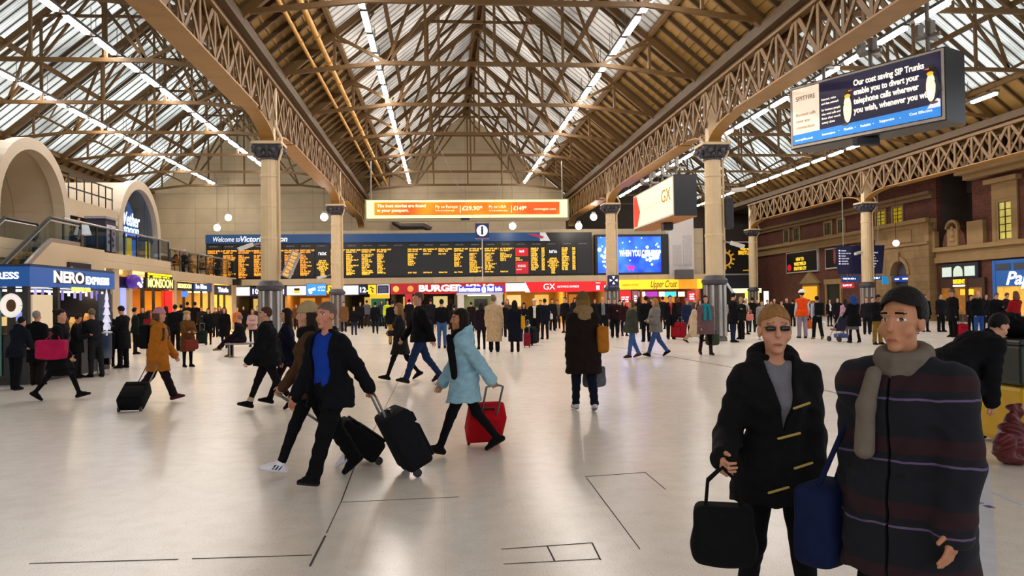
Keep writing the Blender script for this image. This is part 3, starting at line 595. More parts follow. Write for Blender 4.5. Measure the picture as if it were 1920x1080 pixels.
# pendants
for i,(px,py,Y,l) in enumerate(((407,427,60,'lower bright bulb lamp before the cream wall left of the board'),(428,408,60,'upper bright bulb lamp before the cream wall left of the board'),(608,407,52,'bright bulb lamp between the two left columns'),(961,424,55,'bright bulb lamp right of the hanging i sign'),(1085,424,55,'lower bright bulb lamp right of the orange banner'),(1113,407,55,'upper bright bulb lamp right of the orange banner'))):
    p=P(px,py,Y); r=empty('bulb_lamp',p,label=l,cat='lamp'); MB().ball((0,0,0),.24,12,8).build('bulb',lit('#fff4e6',30),r,True); MB().lathe([(.12,.2),(.14,.24),(.14,.34),(.04,.38)],10).build('cap',GREYM,r)
    MB().tube([(0,0,.36),(0,0,11-p.z)],.012,5).build('cord',BLK,r)
# column arrow sign
Yc=48.1; xa,xb,za,zz=xz(1140,516,1161,541,Yc); cx=(xa+xb)/2
s=empty('meeting_point_sign',(cx,Yc,0),label='navy sign with four white arrows fixed to the column before the blue screen',cat='sign'); child(MB().box(xa,xb,Yc,Yc+.25,za,zz),'face',lit('#101a44',.3),s)
a_=MB(); zc=za+(zz-za)*.62
for dx,dz in ((1,0),(-1,0),(0,1),(0,-1)):
    px_,pz_=-dz,dx
    a_.prism([(cx+dx*.06+px_*.09,Yc-.01,zc+dz*.06+pz_*.09) ,(cx+dx*.06-px_*.09,Yc-.01,zc+dz*.06-pz_*.09),(cx+dx*.24,Yc-.01,zc+dz*.24)] if False else [(cx+dx*.24+px_*.09,Yc-.01,zc+dz*.24+pz_*.09),(cx+dx*.24-px_*.09,Yc-.01,zc+dz*.24-pz_*.09),(cx+dx*.08,Yc-.01,zc+dz*.08)],(0,.01,0))
child(a_,'arrows',W2,s); t=MB(); words_mesh(t,xa+.12,za+.1,(xb-xa)*.7,.07,Yc,rng,.008); child(t,'small_print',HEADM,s)
# cameras on columns
def cctv(p,d,l,wall):
    r=empty('security_camera',p,label=l,cat='security camera'); d=Vector(d).normalized(); 
    b=MB(); b.bar((0,0,0),tuple(d*.55),.17,.15); b.build('housing',M('camera_white','#c9c6c0',.5),r); MB().tube([(0,0,-.02),tuple(Vector(wall)-Vector(p))],.03,8).build('bracket',GREYM,r); return r
cctv((XL-.55,29.7,3.85),(-.8,-.4,-.35),'white security camera on the thick left column pointing left',(XL-.3,29.9,3.9))
cctv((XR+.5,29.6,3.75),(.8,-.3,-.3),'white security camera on the thick fluted right column pointing right',(XR+.3,29.9,3.85))
cctv((XL-.6,48.4,3.3),(-.8,-.4,-.2),'white security camera on the left side of the second left column',(XL-.3,48.7,3.4))
cctv((XA-.6,48.4,4.4),(-.8,-.4,-.2),'white security camera on the column by the navy direction board',(XA-.3,48.7,4.4))
cctv((XR+.62,29.7,5.75),(.7,-.3,.05),'white security camera high on the right of the thick fluted column',(XR+.3,29.9,5.75))
cd=empty('camera_housing',(XR+.95,29.7,0),label='dark bulky speaker on the right side of the thick fluted column',cat='loudspeaker'); child(MB().rbox((XR+.55,29.9,4.9),(.34,.4,1.2),.08),'box',hexm('#2c2b33'),cd)
mn=empty('monitor_bank',(XL+.75,29.3,0),label='tilted amber train monitor mounted on the thick left column',cat='monitor'); mm=MB().box(-.02,.26,-.25,.25,-.5,.5).xf(Matrix.Translation((XL+.72,29.6,3.15))@Matrix.Rotation(.42,4,'Y')); child(mm,'casing',M('monitor_casing','#97949c',.4),mn)
mm=MB(); rq=random.Random(4)
for k in range(7): words_mesh(mm,.03,-.46+k*.135,.22,.09,-.25,rq,.02)
child(mm.xf(Matrix.Translation((XL+.74,29.6,3.15))@Matrix.Rotation(.42,4,'Y')),'departure_text',AMB2,mn)
# ================================================================== left side: shops, upstairs terrace, escalator, coffee kiosk
RY=(0,1,0); XS=-14.3; CP=M('cream_panel','#c6b294',.5,var=.05,scale=1); CPm=clad_mat('cream_panels','#c8b699',2.4,.9,'#93826a',.008,0,.5,'#c2af90',.25)
ya=lambda px,py=540,X=XS: atx(px,py,X).y
za_=lambda px,py,X=XS: atx(px,py,X).z
struct('wall_shops_left_back',MB().box(-19.2,-19,24,56,0,3.2),M('shop_back','#6e5128'))
struct('floor_mezzanine',MB().box(-23.6,-14.0,14,42.95,3.3,3.95).box(-23.6,-14.0,42.95,56,3.02,3.5),CPm)
struct('wall_shops_left_near',MB().box(-14.4,-14.2,14,33.6,0,3.3),CPm)
struct('wall_upstairs',MB().box(-20.2,-20,14,40,3.95,6.2).box(-20.2,-20,46,56,3.5,4.6),M('upstairs_wall','#4a3b30',.7,var=.3,scale=.7))
wl=struct('wall_end_left',MB().box(-23.6,-14.0,56,56.2,0,3.5),CPm)
# piers between shops
for i,(pa,pb) in enumerate(((205,217),(236,242),(322,326),(392,397),(430,434))):
    y0,y1=ya(pa),ya(pb); struct('trim_pier_%d'%(i+1),MB().box(XS-.15,XS+.15,y0,y1,0,3.3 if y1<43 else 3.02),CP)
def shop(label,pa,pb,zt,zb,fm,letters,lm,size,wid,wall,lamp,ls,ty=None,goods=()):
    y0,y1=ya(pa),ya(pb); r=empty('shop',(XS,(y0+y1)/2,0),label=label,cat='shop')
    child(MB().box(XS-.1,XS+.12,y0,y1,zb,zt),'fascia',fm,r)
    if letters: text(r,letters,frame((XS+.13,(y0+y1)/2 if ty is None else ty,(zt+zb)/2),RY),size,lm,align='CENTER',bold=.02,width=wid)
    child(MB().box(XS-4.2,XS-4.1,y0,y1,0,zb+.3),'back_wall',wall,r)
    n=max(1,round((y1-y0)/1.5))
    for i in range(n):
        y=y0+(i+.5)*(y1-y0)/n
        child(MB().box(XS-1.6,XS-.5,y-.4,y+.4,zb+.16,zb+.2),'ceiling_lamp',lit(lamp,ls),r)
    for i in range(n+1):
        y=y0+i*(y1-y0)/n; child(MB().box(XS-.06,XS+.06,y-.05,y+.05,0,zb),'mullion',BLK,r)
    rg=random.Random(len(label))
    for i in range(n*2):
        y=y0+.3+(y1-y0-.6)*rg.random(); c=rg.choice(goods or ['#d9a441','#b3622a','#e0c070','#7c3a22']); x=XS-1.2-2*rg.random()
        q=MB(); h=.9+.8*rg.random(); q.box(x-.3,x+.3,y-.35,y+.35,0,.5); q.box(x-.22,x+.22,y-.3,y+.3,.5,h); child(q,'display_stand',hexm(c),r)
    return r
YW=M('shop_yellow_wall','#d9a544',.6,var=.2,scale=.8); OW_=M('shop_orange_wall','#b8772e',.6,var=.3,scale=.8)
yl=lit('#f2e48a',1.3)
s=shop('dark fronted clothes shop with large pale yellow letters beside the purple ball sign',268,323,3.06,2.52,BLK,'MONSOON',yl,.62,atx(320,532,XS).y-atx(273,532,XS).y,OW_,'#ffcf80',12)
child(MB().box(XS+.0,XS+.06,ya(304),ya(321),.2,2.45),'red_poster',lit('#d8140f',.7),s)
s=shop('shop with a small yellow name sign and a navy fascia, next to the clothes shop',326,392,2.98,2.5,hexm('#10151f',.4),None,yl,.3,1,OW_,'#ffc878',12)
y0,y1=ya(327),ya(356); text(s,'MONSOON',frame((XS+.13,(y0+y1)/2,2.74),RY),.3,yl,align='CENTER',bold=.02,width=(y1-y0)*.9)
child(MB().box(XS+.12,XS+.2,ya(357),ya(391),2.5,2.98),'navy_fascia',lit('#1c3a6c',.35),s); text(s,'be Blue',frame((XS+.21,ya(360),2.76),RY),.34,lit('#e8eef8',1.3),bold=.02,width=ya(381)-ya(360)); child(MB().box(XS+.13,XS+.19,ya(335),ya(346),2.15,2.45),'blue_sign',lit('#3c74d8',1.),s)
shop('last shop of the left row, navy fascia with white letters and yellow interior',397,431,2.95,2.33,hexm('#101534',.4),'Thistle',lit('#f0e8f4',1.3),.4,ya(424)-ya(404),YW,'#ffd060',16,goods=['#e8c040','#d8b050'])
s=shop('lit shop doorway between the coffee kiosk and the purple ball sign',217,266,3.0,2.5,hexm('#15152e',.4),None,yl,.3,1,YW,'#ffd894',10)
child(MB().box(XS+.13,XS+.19,ya(234),ya(249),2.55,3.05),'navy_sign',lit('#1d1a6c',.6),s); child(MB().box(XS+.05,XS+.1,ya(222),ya(232),1.3,2.5),'blue_poster',lit('#8c98e8',1.),s)
b=empty('ball_sign',(XS+.45,atx(251,535,XS+.45).y,2.78),label='round purple and white ball sign left of the large yellow letters',cat='sign')
MB().ball((0,0,0),.33,20,12).build('globe',lit('#4a2a8c',.5),b,True); q=MB()
for t in ((.3,.1,.12),(.28,-.16,-.1),(.3,.02,-.2),(.26,.2,-.02)): q.ball(t,(.08,.1,.09),8,6)
q.build('white_patches',lit('#d9d4ec',.8),b); MB().box(-.45,0,-.03,.03,-.03,.03).build('arm',BLK,b)
ls=empty('led_strip_sign',(-13.98,ya(296),3.15),label='yellow scrolling strip sign under the terrace edge above the large yellow letters',cat='sign'); y0,y1=ya(272,512,-14),ya(320,512,-14)
child(MB().box(-14.02,-13.9,y0,y1,3.02,3.27),'casing',BLK,ls); q=MB(); rg=random.Random(5); y=y0+.06
while y<y1-.1:
    w_=.1+.12*rg.random(); q.box(-13.9,-13.885,y,y+w_,3.16,3.25); 
    if rg.random()<.8: q.box(-13.9,-13.885,y,y+w_,3.05,3.13)
    y+=w_+.04
child(q,'strip_text',lit('#f4e21c',1.4),ls)
ms=empty('small_hanging_sign',(-13.9,ya(428),3.1),label='small black projecting sign at the corner where the terrace meets the board',cat='sign'); child(MB().box(-14.0,-13.5,55.2,55.3,3.0,3.4),'face',BLK,ms)
# upstairs vaults
VA=M('vault_cream','#bfb09a',.45,var=.05,scale=1)
def arch_pts(yc,a,zs,b,z0,n=22): return [(yc-a,z0)]+[(yc-a*math.cos(PI*k/n),zs+b*math.sin(PI*k/n)) for k in range(n+1)]+[(yc+a,z0)]
def vault(label,yc,xb):
    r=empty('barrel_vault',(-15.5,yc,3.95),label=label,cat='vault')
    out=arch_pts(yc,2.9,5.2,2.95,3.95); inn=arch_pts(yc,2.45,5.2,2.5,3.95); n=len(out)
    q=MB()
    for (x0,x1,O_,I_) in ((-15.9,-15.45,out,inn),):
        for i in range(n-1):
            a,b_,c,d=O_[i],O_[i+1],I_[i+1],I_[i]
            q.hexa([(x0,*a),(x0,*b_),(x0,*c),(x0,*d)],[(x1,*a),(x1,*b_),(x1,*c),(x1,*d)])
    child(q,'arch_ring',VA,r)
    q=MB(); o2=arch_pts(yc,2.8,5.2,2.85,3.95); i2=arch_pts(yc,2.68,5.2,2.73,3.95)
    for i in range(n-1): q.hexa([(xb,*o2[i]),(xb,*o2[i+1]),(xb,*i2[i+1]),(xb,*i2[i])],[(-15.9,*o2[i]),(-15.9,*o2[i+1]),(-15.9,*i2[i+1]),(-15.9,*i2[i])])
    child(q,'shell',VA,r,smooth=True)
    for x in (-17.6,-19.4):
        q=MB()
        for i in range(1,n-2): q.hexa([(x,*i2[i]),(x,*i2[i+1]),(x,i2[i+1][0],i2[i+1][1]-.03),(x,i2[i][0],i2[i][1]-.03)],[(x+.05,*i2[i]),(x+.05,*i2[i+1]),(x+.05,i2[i+1][0],i2[i+1][1]-.03),(x+.05,i2[i][0],i2[i][1]-.03)])
        child(q,'seam_rib',hexm('#a8977c'),r)
    return r,arch_pts(yc,2.45,5.2,2.5,3.95)
v1,_=vault('open cream barrel vault above the escalator at the left edge',32.05,-21.5)
child(MB().box(-21.5,-21.3,29.5,34.6,3.95,7.6),'end_wall',VA,v1)
child(MB().box(-21.2,-21.1,29.8,34.4,5.35,5.75),'dark_beam',hexm('#3c3c44'),v1)
child(MB().tube([(-20.6,29.7,5.1),(-20.6,33.6,5.1)],.12,8),'blue_light_tube',lit('#1c6ad0',2.5),v1)
child(MB().box(-18.8,-17.6,31.,32.2,7.2,7.24),'interior_fill_lamp',lit('#fff0dc',3),v1)  # added lamp, lights the inside of the vault
v2,ip=vault('cream barrel vault closed by glass with a blue neon name, left of the departure board',42.9,-22.8)
gm=bpy.data.materials.new('clear_glass'); gm.use_nodes=True; nt=gm.node_tree; nt.nodes.remove(nt.nodes['Principled BSDF'])
_t=nn(nt,'ShaderNodeBsdfTransparent'); _g=nn(nt,'ShaderNodeBsdfGlossy'); _g.inputs['Roughness'].default_value=.03; _lw=nn(nt,'ShaderNodeLayerWeight'); _lw.inputs[0].default_value=.5; _pw=nn(nt,'ShaderNodeMath',operation='POWER'); _pw.inputs[1].default_value=4; nt.links.new(_lw.outputs['Facing'],_pw.inputs[0]); _f=nn(nt,'ShaderNodeMath',operation='MULTIPLY_ADD'); _f.inputs[1].default_value=.4; _f.inputs[2].default_value=.03; nt.links.new(_pw.outputs[0],_f.inputs[0]); _x=nn(nt,'ShaderNodeMixShader'); _t.inputs[0].default_value=(.7,.75,.76,1)
_n=nn(nt,'ShaderNodeTexNoise'); _n.inputs['Scale'].default_value=3
_rr=nn(nt,'ShaderNodeMapRange'); _rr.inputs[3].default_value=.01; _rr.inputs[4].default_value=.05; nt.links.new(_n.outputs['Fac'],_rr.inputs[0]); nt.links.new(_rr.outputs[0],_g.inputs['Roughness'])
nt.links.new(_f.outputs[0],_x.inputs[0]); nt.links.new(_t.outputs[0],_x.inputs[1]); nt.links.new(_g.outputs[0],_x.inputs[2]); nt.links.new(_x.outputs[0],nt.nodes['Material Output'].inputs[0]); GLASS=gm
child(MB().prism([(-15.75,y,max(z,5.15)) for y,z in ip],(.03,0,0)),'glazing',GLASS,v2)
child(MB().prism([(-16.6,y,min(z,7.45)) for y,z in arch_pts(42.9,2.3,5.2,2.3,3.97)],(.1,0,0)),'blue_glow_panel',M('vault_blue_glow','#46688c',.5,var=.4,scale=.8,emit=.75,ecol='#3c6cc0'),v2)  # added glowing panel behind the glass, stands in for its blue light
child(MB().box(-15.8,-15.7,40.5,45.3,5.1,5.2),'transom',hexm('#20222a'),v2)
for k in (41.7,44.2): child(MB().box(-15.78,-15.72,k-.02,k+.02,5.2,7.2),'glazing_bar',hexm('#58606c'),v2)
nb=lit('#8cb4ff',4.)
text(v2,'Wether',frame((-15.7,40.75,6.05),RY),.95,lit('#bcd2ff',3.2),bold=.01,shear=.25,width=2.5); text(v2,'spoon',frame((-15.7,41.2,5.55),RY),.7,nb,bold=.01,shear=.25,width=2.0)
child(MB().box(-15.72,-15.68,40.7,43.2,5.28,5.4),'neon_bar',lit('#3c4cf0',5.),v2)
for k,y in enumerate((40.75,43.3)): child(MB().box(-15.4,-15.35,y,y+.55,4.15,5.05),'yellow_banner',lit('#c8b41c',.5),v2)
# flat roofs between the vaults, with a rail
struct('ceiling_terrace_near',MB().box(-23,-15.5,34.95,40.0,5.55,6.25),CP); struct('ceiling_terrace_far',MB().box(-23,-16.2,45.8,56,4.6,4.75),CP)
rl=empty('roof_guard_rail',(-15.6,37.5,6.25),label='black guard rail on the flat cream roof between the two vaults',cat='railing')
for k in range(7): child(MB().box(-15.66,-15.62,35.2+k*.75,35.24+k*.75,6.25,7.3),'post',BLK,rl)
for z in (6.75,7.3): child(MB().box(-15.67,-15.61,35.2,39.75,z-.025,z+.025),'rail',BLK,rl)
struct('ceiling_soffit',MB().box(-19.9,-15.6,34.95,39.95,5.5,5.55),hexm('#2c2620'))
# balcony balustrades
def balustrade(label,y0,y1,X,z0,h,n):
    r=empty('glass_balustrade',(X,(y0+y1)/2,z0),label=label,cat='balustrade'); d=(y1-y0)/n
    for i in range(n): child(MB().box(X-.01,X+.01,y0+i*d+.03,y0+(i+1)*d-.03,z0+.06,z0+h-.05),'glass_pane',GLASS,r)
    for i in range(n+1): child(MB().box(X-.03,X+.03,y0+i*d-.03,y0+i*d+.03,z0,z0+h-.03),'post',hexm('#2e2c30'),r)
    child(MB().tube([(X,y0,z0+h),(X,y1,z0+h)],.05,8),'handrail',STEEL,r); return r
balustrade('glass balustrade of the upper landing between the escalator and the terrace corner',31.3,42.9,-14.1,3.95,1.05,8)
balustrade('long glass balustrade of the lower far terrace before the departure board',43.1,55.9,-14.1,3.5,1.15,8)
# escalator
es=empty('escalator',(-14.2,25,0),label='escalator rising behind the blue coffee kiosk to the upper landing',cat='escalator')
def hr(y): # handrail height
    y0,y1=22.4,29.0; t=min(max(y,y0),y1); return .95+(t-y0)*(3.85/(y1-y0))
ys=[19.8]+[22.0+.35*i for i in range(22)]+[31.2]
for nm,X in (('near',-13.5),('far',-15.0)):
    child(MB().tube([(X,19.6,.55),(X,19.5,.75)]+[(X,y,hr(y)) for y in ys]+[(X,31.35,4.6),(X,31.2,4.25),(X,31.0,4.2)],.055,8),'handrail',hexm('#1c1c20',.35),es,smooth=True)
    child(MB().tube([(X+.0,y,hr(y)-.1) for y in ys],.035,6),'balustrade_trim',STEEL,es)
    q=MB()
    for a,b_ in zip(ys[:-1],ys[1:]): q.hexa([(X-.01,a,hr(a)-.75),(X+.01,a,hr(a)-.75),(X+.01,b_,hr(b_)-.75),(X-.01,b_,hr(b_)-.75)],[(X-.01,a,hr(a)-.1),(X+.01,a,hr(a)-.1),(X+.01,b_,hr(b_)-.1),(X-.01,b_,hr(b_)-.1)])
    child(q,'glass_panel',GLASS,es)
    child(MB().sweep([(X,y,hr(y)-.8) for y in ys],.16,.12,(1,0,0)),'skirt_deck',STEEL,es)
q=MB()
for i in range(17):
    y=22.4+i*.4; z=.1+i*.228; q.box(-14.9,-13.6,y,y+.42,z-.25,z)
child(q,'steps',hexm('#4c4a4c',.5),es)
pl=[(-13.42,22.2,.0),(-13.42,22.4,.12),(-13.42,29.0,3.93),(-13.42,33.3,3.93),(-13.42,33.3,2.95),(-13.42,28.2,2.95),(-13.42,24.4,.0)]
child(MB().prism(pl,(-.1,0,0)),'side_cladding',CP,es); child(MB().prism([(x-1.6,y,z) for x,y,z in pl],(-.1,0,0)),'side_cladding',CP,es)
pp=empty('picture_board',(-13.4,33,3.1),label='dark picture poster on the cream wall just above the blue kiosk roof',cat='poster'); y0,y1=atx(129,500,-13.35).y,atx(170,500,-13.35).y
child(MB().box(-13.41,-13.33,y0,y1,2.62,3.3),'board',hexm('#1a1420'),pp); q=MB(); rg=random.Random(6)
for k in range(9): q.ball((-13.33,y0+.2+(y1-y0-.4)*k/8,2.75+.25*rg.random()),(.01,.18,.12+.1*rg.random()),8,6)
child(q,'picture_shapes',hexm('#b08c90'),pp)
# upstairs furniture
fl=empty('floor_lamp',(-15.0,ya(155,440,-15.),3.95),label='floor lamp with a white conical shade on the upper landing',cat='lamp')
MB().lathe([(.34,.0),(.22,.42)],20).xf(Matrix.Translation((0,0,.75))).build('lamp_shade',lit('#e8e2e6',.6),fl,True); MB().tube([(0,0,.03),(0,0,.8)],.05,8).build('pole',hexm('#b49a68'),fl); MB().lathe([(.22,0),(.22,.03)],14).build('base',hexm('#8a744c'),fl)
dc=empty('display_case',(-14.7,ya(190,460,-14.7),3.95),label='upright lit display case with pictures at the corner of the upper landing',cat='display case')
MB().box(-.4,.4,-.55,.55,0,1.5).build('cabinet',hexm('#2b2a36'),dc); MB().box(.4,.43,-.45,.45,.12,1.25).build('lit_picture',lit('#9a93a4',.6),dc); q=MB(); [q.ball((.43,.25*math.sin(k*2.3),.3+.1*k),(.015,.13,.09),8,6) for k in range(9)]; q.build('picture_shapes',lit('#6a3a40',.4),dc); MB().box(-.45,.45,-.6,.6,1.5,1.6).build('top_cover',hexm('#8e8a96'),dc)
# ------------------------------------------------------------------ coffee kiosk
KX,K0,K1=-8.85,18.1,22.6; BLUE=M('kiosk_blue','#1560b8',.4,emit=.1,var=.05)
k=empty('coffee_kiosk',(KX-1.8,20.3,0),label='black coffee kiosk with a deep blue fascia at the left edge',cat='kiosk')
child(MB().box(KX-3.8,KX,K0,K1,2.13,2.56),'fascia',BLUE,k); child(MB().box(KX-3.8,KX+.0,K0+.02,K1,2.56,2.62),'roof_slab',hexm('#2a3c5c'),k)
KB=M('kiosk_black','#121214',.35)
child(MB().box(KX-3.7,KX-.1,K0+.1,K1-.1,0,.12),'plinth',KB,k)
for x,y in ((KX-.14,K0+.14),(KX-.14,K0+1.5),(KX-.14,K1-.14),(KX-.45,K0+.14),(KX-3.6,K0+.14),(KX-3.6,K1-.14)): child(MB().box(x-.06,x+.06,y-.06,y+.06,.1,2.13),'post',KB,k)
child(MB().box(KX-.7,KX-.1,K0+.1,K1-.7,.12,1.05),'counter_front',KB,k); child(MB().box(KX-.75,KX-.05,K0+.2,K1-.7,1.05,1.1),'counter_top',hexm('#3a2c24',.3),k)
child(MB().box(KX-3.6,KX-.2,K1-.2,K1-.12,.1,2.13),'back_panel',KB,k); child(MB().box(KX-1.9,KX-1.8,K0+.6,K1-.3,.1,2.1),'shelf_wall',M('kiosk_shelf','#4a3020',.6,var=.3,scale=2),k)
child(MB().box(KX-3.6,KX-.2,K0+.09,K0+.12,.1,2.1),'front_glass',GLASS,k)
for i,y in enumerate((K0+.9,K0+1.9,K0+2.9,K0+3.8)): child(MB().box(KX-.9,KX-.6,y-.25,y+.25,2.04,2.08),'ceiling_lamp',lit('#ffd9a8',10),k)
rg=random.Random(12)
for i in range(16):
    y=K0+.4+rg.random()*3.3; z=1.1+.0; q=MB(); h=.12+.3*rg.random(); q.lathe([(.05+.05*rg.random(),0),(.09,h*.6),(.05,h)],10).xf(Matrix.Translation((KX-.2-.4*rg.random(),y,z))); child(q,'jar',M(['jar_amber','jar_gold','jar_dark'][i%3],['#c8782c','#e0b060','#3c2a20'][i%3],.3,emit=[.25,.3,.0][i%3]),k)
for i in range(5): child(MB().rbox((KX-1.7,K0+1.1+.6*i,1.35+.1*(i%2)),(.12,.4,.22),.02,1),'lit_tray',lit(['#ffb050','#ff8c3c','#ffd08c','#8ca0ff','#ff9c50'][i],1.2),k)
for i in range(13):
    y=K0+.25+i*.32; child(MB().rbox((KX-.16,y,2.0-.02*(i%3)),(.03,.1,.14+.06*(i%3)),.01,1),'icicle_light',lit(['#d8d4f4','#9c92d8','#6c62b0'][i%3],.9),k)  # icicle lights: small glowing boxes hung under the fascia
q=MB(); yt=K1-.5
for j in range(5): w_=.34-.055*j; z=.95+.2*j+.1; q.prism([(KX-.02,yt-w_,z),(KX-.02,yt+w_,z),(KX-.02,yt,z+.3)],(.015,0,0))
q.box(KX-.02,KX-.005,yt-.03,yt+.03,.9,1.1); child(q,'tree_decal',lit('#c8c8dc',.6),k); child(MB().box(KX-.06,KX-.03,K1-.95,K1-.12,.3,2.0),'tree_panel',M('kiosk_dark_panel','#142230',.3,emit=.05,ecol='#2060a0'),k)
q=MB(); pts=[(KX-.42+.2*math.cos(a)*.85,K0+.07,1.72+.2*math.sin(a)) for a in [2*PI*i/20 for i in range(21)]]; q.tube(pts,.065,8,False); child(q,'wreath_decal',lit('#dcd4cc',.8),k); q=MB().ball((KX-.42,K0+.08,1.72),(.11,.02,.12),10,8); child(q,'wreath_centre',hexm('#5c3c1c'),k)
child(MB().box(KX-.12,KX-.04,K0+.2,K0+1.1,1.2,1.95),'cream_menu',lit('#c8b494',.55),k)
child(MB().box(KX-1.3,KX-.62,K0+.04,K0+.08,.2,2.05),'green_poster',lit('#3c5c58',.35),k)
kw=lit('#ffffff',1.2)
text(k,'NERO',frame((KX+.005,K0+1.05,2.36),RY),.36,kw,bold=.012,width=1.55,name='lettering'); child(MB().box(KX,KX+.004,K0+1.12,K0+2.66,2.22,2.5),'letter_backing',BLK,k)
text(k,'EXPRESS',frame((KX+.005,K0+2.72,2.32),RY),.25,kw,bold=.012,width=1.4); text(k,'NERO EXPRESS',frame((KX-.22,K0-.005,2.36),Rx),.2,kw,align='RIGHT',bold=.006,width=1.6)
text(k,'ESPRESSO BAR',frame((KX+.005,K0+1.95,2.09),RY),.13,lit('#f0e050',1.6),bold=.008,width=1.05)
ht=empty('high_table',(KX+.55,K0+2.1,0),label='small round high table beside the coffee kiosk',cat='table')
MB().lathe([(.3,1.02),(.32,1.04),(.3,1.06)],24).build('table_top',STEEL,ht,True); MB().tube([(0,0,.02),(0,0,1.03)],.035,8).build('pole',STEEL,ht); MB().lathe([(.24,0),(.24,.015),(.05,.05)],18).build('base',STEEL,ht,True)
cu=empty('paper_cup',(KX+.5,K0+2.0,1.06),label='white paper cup on the high table by the kiosk',cat='cup'); MB().lathe([(.03,0),(.042,.11)],14).build('cup_body',hexm('#e4e0dc'),cu,True); MB().lathe([(.044,.11),(.044,.125),(.03,.13)],14).build('lid',hexm('#d8d4d0'),cu)
# ================================================================== right side: brick building, hanging advertising boxes, bins
FX=31.0; LY=(0,-1,0); ST=M('bath_stone','#8c7148',.75,var=.14,scale=1.5); BRK=clad_mat('brick','#6a3524','#' and .24,.075,'#4c3020',.008,.5,.85,'#4f2618',.8)
fy=lambda px,py=500: atx(px,py,FX).y
wq=MB(); wq.box(FX,FX+.3,34,44.2,0,9.2).box(FX,FX+.3,47.6,78,0,9.2).box(FX,FX+.3,44.2,47.6,0,4.6); struct('wall_brick',wq,BRK)
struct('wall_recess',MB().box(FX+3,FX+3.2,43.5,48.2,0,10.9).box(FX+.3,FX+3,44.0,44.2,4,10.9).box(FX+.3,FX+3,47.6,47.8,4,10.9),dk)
struct('trim_31',MB().box(FX-.25,FX,47.6,78,5.6,5.8).box(FX-.4,FX,47.6,78,6.2,6.45).box(FX-.12,FX,47.6,78,5.8,6.2),ST)
struct('trim_32',MB().box(FX-.3,FX,47.6,78,7.75,8.0).box(FX-.5,FX,47.6,78,8.0,8.2),hexm('#6b4f2e'))
struct('trim_33',MB().box(FX-.5,FX,34,44.3,8.3,8.6).box(FX-.9,FX,34,44.5,8.6,9.0),ST)
struct('trim_34',MB().box(FX-.22,FX,34,47.6,3.6,3.95).box(FX-.35,FX,34,47.6,4.3,4.55).box(FX-.12,FX,34,47.6,3.95,4.3),ST)
# stone pavilion with arched doorway
y0,y1=47.7,53.9; yc=fy(1700,520); 
pv=MB(); aw=.95; zs=3.0
prof=[(yc-aw,0)]+[(yc-aw*math.cos(PI*i/14),zs+aw*math.sin(PI*i/14)) for i in range(15)]+[(yc+aw,0)]
pv.box(FX-.5,FX,y0,yc-aw,0,6.3).box(FX-.5,FX,yc+aw,y1,0,6.3)
for a,b in zip(prof[1:-2],prof[2:-1]): pv.hexa([(FX-.5,*a),(FX,*a),(FX,*b),(FX-.5,*b)],[(FX-.5,a[0],6.3),(FX,a[0],6.3),(FX,b[0],6.3),(FX-.5,b[0],6.3)])
stm=clad_mat('stone_blocks','#977a50',1.1,.5,'#6b5436',.01,.5,.8,'#8a6e46',.8)
struct('wall_stone_doorway',pv,stm)
q=MB()
for i in range(14):
    a,b=PI*i/14,PI*(i+1)/14; r0,r1=aw,aw+.28
    f=lambda t,r:(yc-r*math.cos(t),zs+r*math.sin(t))
    q.hexa([(FX-.6,*f(a,r0)),(FX-.6,*f(b,r0)),(FX-.6,*f(b,r1)),(FX-.6,*f(a,r1))],[(FX-.5,*f(a,r0)),(FX-.5,*f(b,r0)),(FX-.5,*f(b,r1)),(FX-.5,*f(a,r1))])
q.box(FX-.68,FX-.5,yc-.18,yc+.18,zs+aw-.05,zs+aw+.55); struct('trim_35',q,ST)
struct('trim_36',MB().box(FX-.75,FX-.5,y0-.1,y1+.1,6.25,6.5).box(FX-.62,FX-.5,y0,y1,4.85,5.0).box(FX-.56,FX-.5,yc-1.5,yc+.9,5.1,5.9),ST)
struct('door_1',MB().box(FX-.1,FX,yc-aw,yc+aw,0,3.9),hexm('#4c4a50',.5))
b=empty('bank_sign',(FX-.3,yc,2.9),label='blue strip sign in the arched stone doorway',cat='sign'); child(MB().box(FX-.35,FX-.2,yc-aw,yc+aw,2.55,2.9),'face',lit('#1c3c9c',.4),b)
t=MB().box(FX-.37,FX-.35,yc+.3,yc+.8,2.68,2.78).box(FX-.37,FX-.35,yc-.8,yc-.1,2.68,2.78); child(t,'white_print',lit('#e0e8f4',1.),b)
cm_=empty('cash_machine',(FX-.3,yc-.5,1.2),label='yellow lit cash machine panel under the arched stone doorway',cat='cash machine'); child(MB().box(FX-.4,FX-.15,yc-.85,yc-.35,0,2.2),'housing',hexm('#7a7684'),cm_); child(MB().box(FX-.42,FX-.4,yc-.75,yc-.5,1.5,2.1),'yellow_panel',lit('#e0c41c',.9),cm_)
